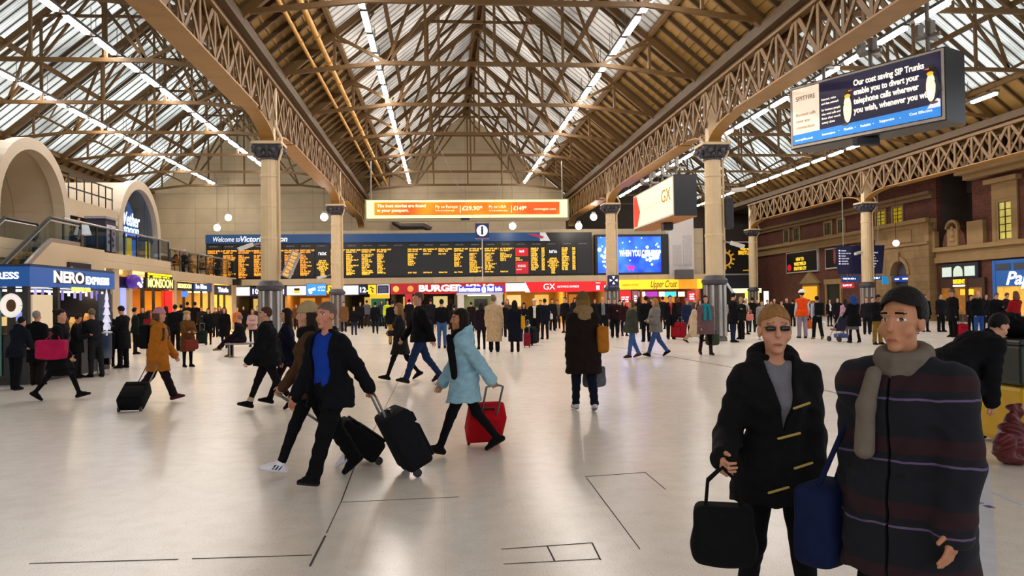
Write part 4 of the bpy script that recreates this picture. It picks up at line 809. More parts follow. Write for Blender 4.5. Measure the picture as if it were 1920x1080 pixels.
# windows
def window(n,px0,px1,py0,py1,lm,bars=2,rows=4,head=False):
    ya_,yb=atx(px1,(py0+py1)/2,FX).y,atx(px0,(py0+py1)/2,FX).y; zt=atx((px0+px1)/2,py0,FX).z; zb=atx((px0+px1)/2,py1,FX).z
    w=MB().box(FX-.1,FX-.02,ya_-.18,yb+.18,zb-.2,zb).box(FX-.1,FX-.02,ya_-.18,ya_,zb,zt).box(FX-.1,FX-.02,yb,yb+.18,zb,zt).box(FX-.1,FX-.02,ya_-.18,yb+.18,zt,zt+.18)
    s=struct('window_%d'%n,w,ST)
    MB().box(FX-.04,FX-.02,ya_,yb,zb,zt).build('pane',lm,s)
    m=MB()
    for i in range(bars+1): y=ya_+(yb-ya_)*i/bars; m.box(FX-.075,FX-.04,y-.025,y+.025,zb,zt)
    for i in range(rows+1): z=zb+(zt-zb)*i/rows; m.box(FX-.075,FX-.04,ya_,yb,z-.02,z+.02)
    m.build('glazing_bars',hexm('#14160f'),s)
    if head: MB().box(FX-.12,FX-.02,ya_-.5,yb+.5,zt+.18,zt+1.1).box(FX-.4,FX-.02,ya_-.8,yb+.8,zt+1.1,zt+1.35).box(FX-.12,FX-.02,ya_-.5,ya_-.18,zb-.2,zt+.2).box(FX-.12,FX-.02,yb+.18,yb+.5,zb-.2,zt+.2).build('stone_surround',ST,s)
dim=M('window_dim','#4a4426',.2,emit=.15,var=.5,scale=2); dyl=M('window_yellow','#a8941c',.2,emit=.35,var=.5,scale=2); bry=M('window_bright','#b4a850',.2,emit=.4,var=.6,scale=1.5)
for i,(a,b_,c,d,m) in enumerate(((1472,1480,432,454,dim),(1490,1500,428,451,dim),(1548,1560,418,440,dim),(1573,1584,412,436,dim),(1645,1661,396,422,dyl),(1676,1693,389,418,dyl))): window(i+1,a,b_,c,d,m)
window(7,1875,1899,378,448,bry,2,5,True)
# niche, posters, doors
nb=empty('carved_niche',(FX-.2,fy(1797,440),4.6),label='round-headed carved stone niche in front of the dark recess',cat='carving'); yn=fy(1797,440)
pr=[(FX-.3,yn-1.1,4.55),(FX-.3,yn-.95,5.2),(FX-.3,yn-.6,5.55)]+[(FX-.3,yn-.55*math.cos(PI*i/8),5.6+.45*math.sin(PI*i/8)) for i in range(9)]+[(FX-.3,yn+.6,5.55),(FX-.3,yn+.95,5.2),(FX-.3,yn+1.1,4.55)]
child(MB().prism(pr,(.3,0,0)),'gable',BRK,nb); child(MB().box(FX-.4,FX-.3,yn-.5,yn+.5,4.55,5.6),'stone_panel',ST,nb)
q=MB().ball((FX-.42,yn,5.3),(.1,.22,.22),12,8).ball((FX-.42,yn,4.95),(.08,.3,.16),12,8).ball((FX-.42,yn,5.6),(.08,.14,.16),10,8); child(q,'carved_crest',ST,nb,smooth=True); q=MB()
for a,b_ in zip(pr[2:11],pr[3:12]): q.bar((FX-.38,a[1],a[2]),(FX-.38,b_[1],b_[2]),.16,.16)
child(q,'coping',ST,nb)
struct('wall_stone_pier',MB().box(FX-.25,FX,43.0,44.4,4.5,5.9).box(FX-.3,FX,47.4,48.3,4.5,5.6),ST)
rg=random.Random(9)
def framed(px0,px1,py0,py1,label,fm,X=FX-.15):
    yA,yB_=atx(px1,(py0+py1)/2,X).y,atx(px0,(py0+py1)/2,X).y; zt=atx((px0+px1)/2,py0,X).z; zb=atx((px0+px1)/2,py1,X).z
    r=empty('framed_poster',(X,(yA+yB_)/2,(zt+zb)/2),label=label,cat='poster'); child(MB().box(X,X+.15,yA,yB_,zb,zt),'frame',M('frame_silver','#a8a6a4',.4),r); child(MB().box(X-.02,X,yA+.14,yB_-.14,zb+.12,zt-.12),'picture',fm,r); return r,yA,yB_,zb,zt
r,yA,yB_,zb,zt=framed(1474,1533,470,511,'black framed poster with yellow capital letters on the brick wall',lit('#0c0c10',.05))
for i,(s,w_) in enumerate((('NEW TO',1.5),('WESTFIELD',2.3),('STRATFORD CITY',2.4))): text(r,s,frame((FX-.18,(yA+yB_)/2+.2,zt-.72-.4*i),LY),.4,lit('#e8c038',1.),align='CENTER',bold=.015,width=w_)
child(MB().ball((FX-.17,yB_-.7,zb+.5),(.01,.45,.3),10,8),'red_mark',lit('#c01828',.6),r)
r,yA,yB_,zb,zt=framed(1547,1600,463,503,'black framed poster with a red figure, half behind the navy direction board',lit('#0c0c12',.05))
child(MB().ball((FX-.17,yB_-1.6,(zb+zt)/2+.2),(.01,.2,.7),10,8),'red_figure',hexm('#8a3a34'),r)
struct('door_2',MB().box(FX-.12,FX,fy(1537,540),fy(1507,540),0,2.75).prism([(FX-.3,fy(1540,530),2.75),(FX-.3,fy(1504,530),2.75),(FX-.3,fy(1522,530),3.7)],(.3,0,0)),ST)
sg=empty('doorway_display',(FX-.25,fy(1522,548),2.3),label='yellow lit display under the stone pediment on the brick wall',cat='display'); child(MB().box(FX-.2,FX-.12,fy(1535,550),fy(1509,550),1.3,2.5),'lit_face',lit('#d89c1c',.8),sg)
ya1,yb1=fy(1578,560),fy(1553,560); struct('door_3',MB().box(FX-.15,FX,ya1-.25,ya1,0,2.6).box(FX-.15,FX,yb1,yb1+.25,0,2.6).box(FX-.2,FX,ya1-.3,yb1+.3,2.6,3.0),ST); struct('door_4',MB().box(FX-.06,FX-.01,ya1,yb1,0,2.6),hexm('#141416',.3))
# shopfronts
def front(label,ya,yb,zt,fm,wall,lamp,ls):
    r=empty('shop',(FX,(ya+yb)/2,0),label=label,cat='shop'); 
    child(MB().box(FX-.12,FX-.02,ya,yb,0,.45),'stall_riser',fm,r); child(MB().box(FX-.14,FX-.02,ya,yb,2.05,zt),'fascia',fm,r)
    for y in (ya,ya+(yb-ya)*.36,ya+(yb-ya)*.7,yb): child(MB().box(FX-.16,FX-.02,y-.12,y+.12,0,zt),'pilaster',fm,r)
    child(MB().box(FX-.06,FX-.03,ya,yb,.45,2.05),'lit_window',wall,r); return r
s=front('bright blue shopfront with white script lettering at the right edge',34.2,42.3,3.5,M('shop_blue','#1c62b4',.4,emit=.06),M('window_goods','#d09a3c',.4,emit=.7,var=.6,scale=2.5),'#ffe0a0',8)
text(s,'Papyrus',frame((FX-.16,fy(1890,525),2.45),LY),1.0,lit('#f4f4fa',1.6),shear=.3,bold=.02,width=4.2)
for y in (35.2,37.4,39.6,41.0): child(MB().box(FX-.17,FX-.14,y,y+1.1,2.95,3.3),'fascia_panel',hexm('#3c4250'),s)
s=front('brown shopfront with a small yellow lit name beside the blue shop',43.2,47.3,2.6,M('shop_brown','#3c2416',.5),M('window_goods_dim','#8a5a20',.4,emit=.35,var=.7,scale=3),'#ffd890',8)
ym=(fy(1790,528)+fy(1818,528))/2; text(s,'REGENTS',frame((FX-.15,ym,2.4),LY),.34,lit('#f4b41c',1.5),align='CENTER',bold=.02,width=1.25); child(MB().rbox((FX-.17,ym+.05,2.16),(.05,1.1,.1),.02,1),'lamp_strip',lit('#fff0e0',2.),s); 
for y,c in ((ym-.2,'#f0a028'),(ym-.9,'#f0b030')): child(MB().box(FX-.1,FX-.08,y-.25,y+.25,1.6,1.95),'lit_sign',lit(c,1.2),s)
tl=empty('transom_light',(FX-.2,45.5,3.1),label='three pale backlit panes with a small arch above the brown shop',cat='window'); child(MB().box(FX-.2,FX-.02,fy(1840,505),fy(1770,505),2.62,3.5),'frame',hexm('#131a26'),tl)
for a,b_ in ((1773,1790),(1794,1811),(1815,1834)):
    y_0,y_1=fy(b_,505),fy(a,505); 
    if a==1794: child(MB().prism([(FX-.24,y_0,2.72)]+[(FX-.24,(y_0+y_1)/2-(y_1-y_0)/2*math.cos(PI*i/10),2.95+.4*math.sin(PI*i/10)) for i in range(11)]+[(FX-.24,y_1,2.72)],(.04,0,0)),'lit_pane',lit('#b8c8b8',.7),tl)
    else: child(MB().box(FX-.24,FX-.2,y_0,y_1,2.72,3.3),'lit_pane',lit('#b8c8c0',.7),tl)
# big hanging boxes
def hang_box(name,label,PL,PR,zb,zt,depth,face,posts,ztop=10.0,brk=True):
    PL=Vector((*PL,0));PR=Vector((*PR,0));d=(PR-PL).normalized();n=Vector((0,0,1)).cross(d)*-1  # away from viewer
    n=d.cross(Vector((0,0,1)))*-1
    r=empty(name,((PL.x+PR.x)/2,(PL.y+PR.y)/2,0),label=label,cat='advertising box'); up=Vector((0,0,1))
    def blk(a,b,o0,o1,z0,z1): return MB().hexa([PL+d*a+n*o0+up*z0,PL+d*b+n*o0+up*z0,PL+d*b+n*o1+up*z0,PL+d*a+n*o1+up*z0],[PL+d*a+n*o0+up*z1,PL+d*b+n*o0+up*z1,PL+d*b+n*o1+up*z1,PL+d*a+n*o1+up*z1])
    L=(PR-PL).length
    child(blk(0,L,0,depth,zb,zt),'casing',M('ad_casing','#17171b',.35),r); child(blk(.03,L-.03,-.03,0,zb+.04,zt-.04),'frame_rim',M('ad_rim','#c9bfb4',.35),r); child(blk(.1,L-.1,-.045,-.03,zb+.12,zt-.1),'lit_face',face,r)
    for t in (.25,.6,.9):
        child(blk(L*t,L*t+.015,depth,depth+.01,zb+.05,zt-.05),'seam',GREYM,r)
    for t in posts:
        p=PL+d*(L*t)+n*depth*.5; child(MB().tube([p+up*zt,p+up*ztop],.06,8),'hanger_post',GREYM,r)
        if brk:
            q=MB(); q.bar(p+up*(zt+.55)-n*.5,p+up*(zt+.55)+n*.5,.09); q.bar(p+up*(zt+.55)-d*.35,p+up*(zt+.55)+d*.35,.1); q.rbox(p+up*(zt+.6)-n*.45,(.2,.2,.34),.02,1); q.rbox(p+up*(zt+.75)+d*.1,(.18,.18,.4),.02,1); child(q,'clamp',M('clamp_grey','#9b968f',.4,metal=.5),r)
    return r,PL,PR,d,n,L
zl0,zl1=3.0,3.0
PLs=(11.0,24.2); PRs=(13.35,19.97)
def zat(px,py,P): # height on the upright through P seen at py
    dd=_ray(px,py); t=(P[0]*FW.x+P[1]*FW.y)/(dd.x*FW.x+dd.y*FW.y); return CAMZ+dd.z*t
zL1,zL0=zat(1488,197,PLs),zat(1490,312,PLs); zR1,zR0=zat(1782,48,PRs),zat(1788,190,PRs)
print('spitfire z',zL0,zL1,zR0,zR1)
zb_,zt_=(zL0+zR0)/2,(zL1+zR1)/2
r,PL,PR,d,n,L=hang_box('advertising_box','big black box with an indigo penguin telephone advertisement hanging at the upper right',PLs,PRs,zb_,zt_,1.0,lit('#1a1838',.55),(.18,.5,.85))
up=Vector((0,0,1)); H=zt_-zb_
S=lambda a,z,o=-.05: PL+d*(L*a)+n*o+up*(zb_+H*z)
def quad(a0,a1,z0a,z0b,z1a,z1b,o=-.05): return MB().hexa([S(a0,z0a,o),S(a1,z0b,o),S(a1,z1b,o),S(a0,z1a,o)],[S(a0,z0a,o+.008),S(a1,z0b,o+.008),S(a1,z1b,o+.008),S(a0,z1a,o+.008)])
child(quad(.025,.22,.07,.07,.94,.94,-.052),'cream_panel',lit('#ecd8c2',.72),r); child(quad(.025,.975,.07,.07,.22,.25,-.058),'blue_band',lit('#2f80d0',.9),r)
tw2=lit('#f4ead8',1.1)
def adt(s,a,z,size,w,mat=tw2,**k): text(r,s,frame(S(a,z,-.078),d),size,mat,width=w*L if w else None,**k)
adt('SPITFIRE',.055,.77,.2,.14,hexm('#8a7460')); adt('Business calls',.055,.52,.13,.14,hexm('#a89078')); adt('over any',.055,.42,.13,.1,hexm('#a89078')); adt('connection',.055,.32,.13,.13,hexm('#a89078'))
for i,s in enumerate(('Our cost saving SIP Trunks','enable you to divert your','telephone calls wherever','you wish, whenever you wish')): adt(s,.46,.80-.135*i,.245,(.43,.40,.40,.475)[i],bold=.006)
for i,s in enumerate(('Internet, voice','and data network','for business people','who need calls and','lines that work','every time')): adt(s,.24,.67-.065*i-(.03 if i>1 else 0),.1,(.1,.12,.13,.13,.13,.09)[i])
for s,a,z,w in (('www.spitfire.co.uk',.045,.13,.13),('Innovative',.24,.14,.09),('Flexible',.39,.15,.06),('Reliable',.50,.15,.065),('Supportive',.62,.16,.09),('Cost Effective',.80,.17,.13)): adt(s,a,z,.1,w)
for a in (.355,.465,.58,.745): child(MB().ball(S(a,.155,-.06),.015,6,5),'dot',tw2,r)
def penguin(a,z,s,fl):
    g=lambda u,v,o: S(a+fl*u*s/L,z+v*s/H,o)
    def blob(pts,m,nm,o): child(MB().prism([g(u,v,o) for u,v in pts],n*.004),nm,m,r)
    el=lambda cu,cv,ru,rv,k=18: [(cu+ru*math.cos(2*PI*i/k),cv+rv*math.sin(2*PI*i/k)) for i in range(k)]
    blob(el(-.02,.5,.19,.5),lit('#20242c',.4),'penguin_back',-.062); blob(el(.03,.44,.14,.42),lit('#f0e0c8',.9),'penguin_belly',-.067); blob(el(.0,.98,.1,.13),lit('#14141a',.3),'penguin_head',-.066); blob(el(.04,.84,.1,.06),lit('#f0b020',.9),'penguin_collar',-.07)
    blob([(.07,1.02),(.24,.99),(.08,.96)],lit('#d07040',.6),'penguin_beak',-.07); blob([(-.15,.75),(-.3,.3),(-.2,.28),(-.08,.6)],lit('#1c242c',.4),'penguin_wing',-.071); blob(el(-.05,-.02,.12,.04),lit('#5c4a3c',.4),'penguin_foot',-.066)
penguin(.41,.235,.95,1); penguin(.93,.28,.92,-1)
child(MB().prism([S(.975,.2,-.06),S(.90,.2,-.06),S(.93,.3,-.06),S(.96,.32,-.06),S(.975,.3,-.06)],n*.003),'ice',lit('#d8d8ec',.8),r)
mp=S(.5,-.06,.2); child(MB().rbox(mp,(.7,.3,.22),.03,1),'maker_plate',hexm('#22242c'),r)
gl_,gr_=(11.0,44.8),(11.0,36.9)
g1,g0_=zat(1191,367,gl_),zat(1193,431,gl_); h1,h0=zat(1266,328,gr_),zat(1270,406,gr_)
print('gx',g0_,g1,h0,h1)
zb_,zt_=(g0_+h0)/2,(g1+h1)/2; H=zt_-zb_
r,PL,PR,d,n,L=hang_box('advertising_box','cream and red advertising box with gold GX letters left of the thick fluted column',gl_,gr_,zb_,zt_,1.1,lit('#fae2b4',.78),(.2,.5,.82),9.9)
child(MB().prism([S(.02,.07),S(.12,.07),S(.2,.45),S(.1,.94),S(.02,.94)],n*.008),'red_sweep',lit('#d8200e',1.),r); text(r,'GX',frame(S(.74,.56,-.06),d),.9,hexm('#b8903c'),width=1.6); child(quad(.22,.74,.44,.5,.45,.51,-.055),'fine_line',hexm('#e0c898'),r)
child(MB().rbox(S(.62,-.12,.5),(.5,.6,.4),.05,1),'projector',BLK,r); child(MB().hexa([S(0,-.02,0),S(1,-.02,0),S(1,-.02,1.1),S(0,-.02,1.1)],[S(0,0.,0),S(1,0.,0),S(1,0.,1.1),S(0,0.,1.1)]),'under_tray',hexm('#9a6224'),r)
# navy direction board and small signs behind the brick-row column
YD=49.7; a=at(1568,461,YD); b_=at(1660,513,YD); nbd=empty('direction_board',((a.x+b_.x)/2,YD,0),label='large navy direction board with small white print behind the slim cream column',cat='sign')
child(MB().hexa([(a.x+.1,YD,b_.z),(b_.x-.2,YD,b_.z),(b_.x-.2,YD+.12,b_.z),(a.x+.1,YD+.12,b_.z)],[(a.x,YD,a.z),(b_.x,YD,a.z+.02),(b_.x,YD+.12,a.z+.02),(a.x,YD+.12,a.z)]),'board',lit('#10163a',.18),nbd)
t=MB(); rg=random.Random(21)
for k in range(6): 
    t.box(a.x+.15,a.x+.26,YD-.012,YD,a.z-.36-.17*k,a.z-.27-.17*k); words_mesh(t,a.x+.34,a.z-.36-.17*k,.3+.35*rg.random(),.07,YD,rg); words_mesh(t,b_.x-.95,a.z-.5-.18*k,.25+.3*rg.random(),.07,YD,rg)
child(t,'white_print',lit('#c8c8d8',.7),nbd); 
for x in (a.x+.5,b_.x-.4): child(MB().tube([(x,YD+.06,a.z),(x,YD+.06,8.2)],.03,6),'hanger',GREYM,nbd)
def plate(px0,px1,py0,py1,Y,c,label,e=.5,prn=0):
    p=at(px0,py0,Y);q_=at(px1,py1,Y); r=empty('hanging_sign',((p.x+q_.x)/2,Y,(p.z+q_.z)/2),label=label,cat='sign'); child(MB().box(p.x,q_.x,Y,Y+.1,q_.z,p.z),'face',lit(c,e),r); child(MB().tube([((p.x+q_.x)/2,Y+.05,p.z),((p.x+q_.x)/2,Y+.05,p.z+1.2)],.02,5),'hanger',GREYM,r)
    if prn:
        t=MB(); words_mesh(t,p.x+.1,(p.z+q_.z)/2-.05,(q_.x-p.x)*.7,.1,Y,rg); child(t,'print',W2,r)
plate(1578,1602,530,540,52,'#b8303c','small red sign under the navy direction board',.6,1); plate(1578,1613,517,528,52.3,'#1c3f78','blue sign with white print under the left half of the navy direction board',.5,1); plate(1634,1654,517,525,52.3,'#1c5a8c','short teal blue sign under the right half of the navy direction board',.5,1); plate(1655,1666,518,533,51.5,'#2a8cc8','square light blue sign beside the stone arch',.5)
lp=empty('globe_lamp',at(1680,456,47),label='white globe lamp hanging on a cord before the stone doorway',cat='lamp'); MB().ball((0,0,0),.2,14,10).build('globe',lit('#f4f0ea',2.5),lp,True); MB().tube([(0,0,.2),(0,0,3)],.015,5).build('cord',BLK,lp)
# far right end: watch advertisement, stairs
YR=72.; a=at(1352,455,YR); b_=at(1421,513,YR); wa=empty('watch_billboard',((a.x+b_.x)/2,YR,0),label='black watch billboard with gold winged letters beyond the right columns',cat='billboard')
child(MB().box(a.x,b_.x,YR,YR+.2,b_.z,a.z),'board',lit('#0a0a0c',.05),wa); child(MB().box(a.x,b_.x,YR-.1,YR,a.z-.02,a.z+.1).box(a.x,b_.x,YR-.1,YR,b_.z-.1,b_.z+.02),'silver_edge',M('frame_silver','#a8a6a4'),wa) if False else [child(MB().box(a.x,b_.x,YR-.1,YR,z,z+.12),'silver_edge',M('frame_silver','#a8a6a4',.4),wa) for z in (a.z-.02,b_.z-.1)]
GO=lit('#f0b428',1.); c=at(1399,474,YR); text(wa,'BREITLING',frame((c.x,YR-.01,c.z),Rx),.5,GO,align='CENTER',bold=.02,width=1.5); q=MB()
c=at(1399,466,YR)
for s in (-1,1): q.prism([(c.x,YR-.01,c.z),(c.x+s*.65,YR-.01,c.z+.12),(c.x+s*.5,YR-.01,c.z-.1),(c.x+s*.1,YR-.01,c.z-.15)],(0,.01,0))
child(q,'wings_mark',GO,wa); c=at(1360,486,YR); q=MB(); q.tube([(c.x+.55*math.cos(t),YR-.04,c.z+.6*math.sin(t)) for t in [2*PI*i/20 for i in range(21)]],.09,6,False)
for i in range(12): t=2*PI*i/12; q.bar((c.x+.65*math.cos(t),YR-.03,c.z+.7*math.sin(t)),(c.x+.9*math.cos(t),YR-.03,c.z+.95*math.sin(t)),.14,.05,(0,1,0))
child(q,'watch_picture',lit('#b88a24',.5),wa); c=at(1400,507,YR); text(wa,'NAVITIMER',frame((c.x,YR-.01,c.z),Rx),.16,GO,align='CENTER',width=.7)
sb=empty('stair_housing',(24,YR-.5,0),label='dark panelled stair housing with a sloping white edge below the watch billboard',cat='stairs'); p0,p1=at(1362,516,YR-.6),at(1425,541,YR-.6)
child(MB().box(p0.x,p1.x,YR-.5,YR,p1.z,p0.z),'dark_panel',hexm('#101320'),sb); e0,e1=at(1358,524,YR-.7),at(1376,551,YR-.7); child(MB().bar(e0,e1,.14,.3,(0,1,0)),'sloping_edge',lit('#b8bcc0',.4),sb)
f0,f1=at(1374,541,YR-.7),at(1428,549,YR-.7); child(MB().box(f0.x,f1.x,YR-.7,YR-.4,f1.z,f0.z),'lit_edge',lit('#e4e0c4',.9),sb); child(MB().box(f0.x,f1.x,YR-.3,YR,0,f1.z),'lower_wall',hexm('#3c3424'),sb)
for a0,a1,c in ((1398,1410,'#e8d83c'),(1411,1424,'#f0f0a0'),(1433,1442,'#f4fbe8')):
    s0,s1=at(a0,546,YR-.9),at(a1,566,YR-.9); tag(MB().box(s0.x,s1.x,YR-.85,YR-.75,0,s0.z).build('lit_panel',lit(c,1.1)),{'#e8d83c':'yellow','#f0f0a0':'pale yellow','#f4fbe8':'white green'}[c]+' lit panel low beside the distant slim column','lit panel')
gs=empty('sloping_balustrade',(17.5,57,0),label='sloping glass balustrade with green and blue panels between the grey enclosure and thick column',cat='balustrade'); e0,e1=at(1298,481,59),at(1324,526,59)
child(MB().bar(e0,e1,.12,.12),'handrail',STEEL,gs); child(MB().prism([e0,e0.lerp(e1,.5),e0.lerp(e1,.5)-Vector((0,0,1.1)),e0-Vector((0,0,1.1))],(0,.05,0)),'blue_panel',lit('#244a86',.4),gs); child(MB().prism([e0.lerp(e1,.5),e1,e1-Vector((0,0,.9)),e0.lerp(e1,.5)-Vector((0,0,.9))],(0,.05,0)),'green_panel',lit('#3cb030',.5),gs)
for t in (.05,.5,.95): p_=e0.lerp(e1,t); child(MB().tube([p_,(p_.x,p_.y,3.4)],.04,6),'post',GREYM,gs)
# collection bin and bag at the right edge
bn=empty('collection_bin',(6.55,8.35,0),.0,label='yellow and dark green wheeled bin lettered RAIL at the right edge',cat='bin')
MB().rbox((0,0,.36),(1.0,.9,.62),.05).build('yellow_body',M('bin_yellow','#d8ac10',.45),bn); MB().rbox((0,0,.9),(1.04,.94,.44),.04).build('green_box',M('bin_green','#10221c',.4),bn); MB().rbox((0,0,1.14),(1.1,1.0,.06),.025).build('lid',hexm('#0e1214',.35),bn)
for x,y in ((-.4,-.35),(.4,-.35),(-.4,.35),(.4,.35)): MB().tube([(x-.03,y,.06),(x+.03,y,.06)],.06,12).build('wheel',BLK,bn)
bpy.context.view_layer.update(); text(bn,'RAIL',frame((6.55-.34,8.35-.475,.95),Rx),.16,lit('#e8c81c',.7),bold=.006,depth=.003)
# ================================================================== people: every body and garment is one continuous surface grown from a posed skeleton
def V(*a): return Vector(a)
class Sdf:
    def __init__(s,h,wr=0.): s.h=h; s.p=[]; s.cuts=[]; s.wr=wr
    def cone(s,a,b,ra,rb=None,k=.02): s.p.append(('c',Vector(a),Vector(b),max(ra,.6*s.h),max(rb if rb is not None else ra,.6*s.h),k)); return s
    def ell(s,c,r,R=None,k=.03): s.p.append(('e',Vector(c),Vector([max(x,.7*s.h) for x in r]),R,k)); return s
    def rb(s,c,hd,r,R=None,k=.01): s.p.append(('b',Vector(c),Vector(hd),R,r,k)); return s
    def ec(s,c0,r0,c1,r1,k=.05): s.p.append(('k',Vector(c0),r0,Vector(c1),r1,k)); return s
    def cut(s,f): s.cuts.append(f); return s
    def run(s):
        h=s.h; lo=np.full(3,1e9); hi=-lo
        bb=[]
        for q in s.p:
            if q[0]=='c': a,b=np.array(q[1]),np.array(q[2]); r=max(q[3],q[4]); l,u=np.minimum(a,b)-r,np.maximum(a,b)+r
            elif q[0] in 'eb': r=max(q[2]) if q[0]=='e' else q[2].length+q[4]; c=np.array(q[1]); l,u=c-r,c+r
            else: r=max(*q[2],*q[4]); a,b=np.array(q[1]),np.array(q[3]); l,u=np.minimum(a,b)-r,np.maximum(a,b)+r
            bb.append((l,u)); lo=np.minimum(lo,l);hi=np.maximum(hi,u)
        lo=lo-4*h; n=np.ceil((hi+4*h-lo)/h).astype(int)+1
        F=np.full(n,9.,np.float32); ax=[(lo[i]+h*np.arange(n[i])).astype(np.float32) for i in range(3)]
        for q,(l,u) in zip(s.p,bb):
            k=q[-1]; m=k+3*h; i0=np.maximum(((l-m-lo)/h).astype(int),0); i1=np.minimum(((u+m-lo)/h).astype(int)+2,n)
            sl=tuple(slice(a,b) for a,b in zip(i0,i1)); X=ax[0][sl[0]][:,None,None];Y=ax[1][sl[1]][None,:,None];Z=ax[2][sl[2]][None,None,:]
            if q[0]=='c':
                a,b=q[1],q[2]; d=b-a; L2=max(d.length_squared,1e-9); px,py,pz=X-a.x,Y-a.y,Z-a.z
                t=np.clip((px*d.x+py*d.y+pz*d.z)/L2,0,1); D=np.sqrt((px-t*d.x)**2+(py-t*d.y)**2+(pz-t*d.z)**2)-(q[3]+t*(q[4]-q[3]))
            elif q[0] in 'eb':
                px,py,pz=X-q[1].x,Y-q[1].y,Z-q[1].z; R=q[3]
                if R is not None: M_=R.transposed(); px,py,pz=[M_[i][0]*px+M_[i][1]*py+M_[i][2]*pz for i in range(3)]
                r=q[2]
                if q[0]=='e':
                    k0=np.sqrt((px/r.x)**2+(py/r.y)**2+(pz/r.z)**2); k1=np.sqrt((px/r.x**2)**2+(py/r.y**2)**2+(pz/r.z**2)**2); D=k0*(k0-1)/np.maximum(k1,1e-4)
                else:
                    qx,qy,qz=abs(px)-r.x,abs(py)-r.y,abs(pz)-r.z
                    D=np.sqrt(np.maximum(qx,0)**2+np.maximum(qy,0)**2+np.maximum(qz,0)**2)+np.minimum(np.maximum(np.maximum(qx,qy),qz),0)-q[4]
            else:
                c0,r0,c1,r1=q[1:5]; t=np.clip((Z-c0.z)/(c1.z-c0.z),0,1); rx=r0[0]+t*(r1[0]-r0[0]); ry=r0[1]+t*(r1[1]-r0[1])
                kk=np.sqrt(((X-c0.x-t*(c1.x-c0.x))/rx)**2+((Y-c0.y-t*(c1.y-c0.y))/ry)**2); D=(kk-1)*np.minimum(rx,ry); D=np.maximum(D,np.maximum(Z-c0.z,c1.z-Z))
            A=F[sl]; g=np.clip(.5+.5*(A-D)/k,0,1); F[sl]=A*(1-g)+D*g-k*g*(1-g)
        X,Y,Z=ax[0][:,None,None],ax[1][None,:,None],ax[2][None,None,:]
        if s.wr: F+=(s.wr*np.sin(31*X+3.1*np.sin(17*Z+5*Y))*np.sin(27*Z+2.3*np.sin(19*X+9*Y))+.6*s.wr*np.sin(55*Z+4*np.sin(14*X)+21*Y)).astype(np.float32)
        for f in s.cuts: F=np.maximum(F,f(X,Y,Z)).astype(np.float32)
        F[0]=F[-1]=9; F[:,0]=F[:,-1]=9; F[:,:,0]=F[:,:,-1]=9
        return surf_nets(F,lo,h)
def surf_nets(F,lo,h):
    S=F<0; c=[(i,j,k) for i in (0,1) for j in (0,1) for k in (0,1)]; n=F.shape
    cs=lambda A,o: A[o[0]:n[0]-1+o[0],o[1]:n[1]-1+o[1],o[2]:n[2]-1+o[2]]
    cnt=np.zeros([x-1 for x in n],np.uint8)
    for o in c: cnt+=cs(S,o)
    act=(cnt>0)&(cnt<8); idx=np.argwhere(act); m=len(idx)
    if m==0: return np.zeros((0,3)),np.zeros((0,4),int)
    ID=np.full(act.shape,-1,np.int32); ID[act]=np.arange(m)
    vals={o:F[idx[:,0]+o[0],idx[:,1]+o[1],idx[:,2]+o[2]] for o in c}
    P=np.zeros((m,3)); W=np.zeros(m)
    for o in c:
        for a in range(3):
            if o[a]: continue
            o2=list(o); o2[a]=1; o2=tuple(o2); f0,f1=vals[o],vals[o2]; x=(f0<0)!=(f1<0)
            t=np.where(x,f0/np.where(x,f0-f1,1),0); q=np.array(o,float)[None,:].repeat(m,0); q[:,a]+=t; P+=q*x[:,None]; W+=x
    P=(P/W[:,None]+idx)*h+lo
    Q=[]
    for a in range(3):
        b,d=(a+1)%3,(a+2)%3
        s0=[slice(None)]*3; s1=[slice(None)]*3; s0[a]=slice(0,-1); s1[a]=slice(1,None)
        A,B=S[tuple(s0)],S[tuple(s1)]; e=np.argwhere(A!=B); up=A[tuple(e.T)]
        def g(db,dd): z=e.copy(); z[:,b]-=db; z[:,d]-=dd; return ID[tuple(z.T)]
        q=np.stack([g(1,1),g(0,1),g(0,0),g(1,0)],1); q[~up]=q[~up][:,::-1]; Q.append(q)
    return P,np.concatenate(Q)
def mesh_np(name,P,Q,mats,mi=None):
    me=bpy.data.meshes.new(name); me.vertices.add(len(P)); me.vertices.foreach_set('co',np.asarray(P,np.float32).ravel())
    me.loops.add(Q.size); me.loops.foreach_set('vertex_index',Q.astype(np.int32).ravel()); me.polygons.add(len(Q)); me.polygons.foreach_set('loop_start',np.arange(0,Q.size,4,dtype=np.int32))
    for x in (mats if isinstance(mats,(list,tuple)) else [mats]): me.materials.append(x)
    if mi is not None: me.polygons.foreach_set('material_index',np.asarray(mi,np.int32))
    me.update(calc_edges=True); me.polygons.foreach_set('use_smooth',np.ones(len(Q),bool)); return me
def skinm(h): return M('skin_'+h.lstrip('#'),h,.55,var=.06,scale=20,spec=.35)
def hairm(h): return M('hair_'+h.lstrip('#'),deep(h),.65,var=.35,scale=60,bump=.6,spec=.2)
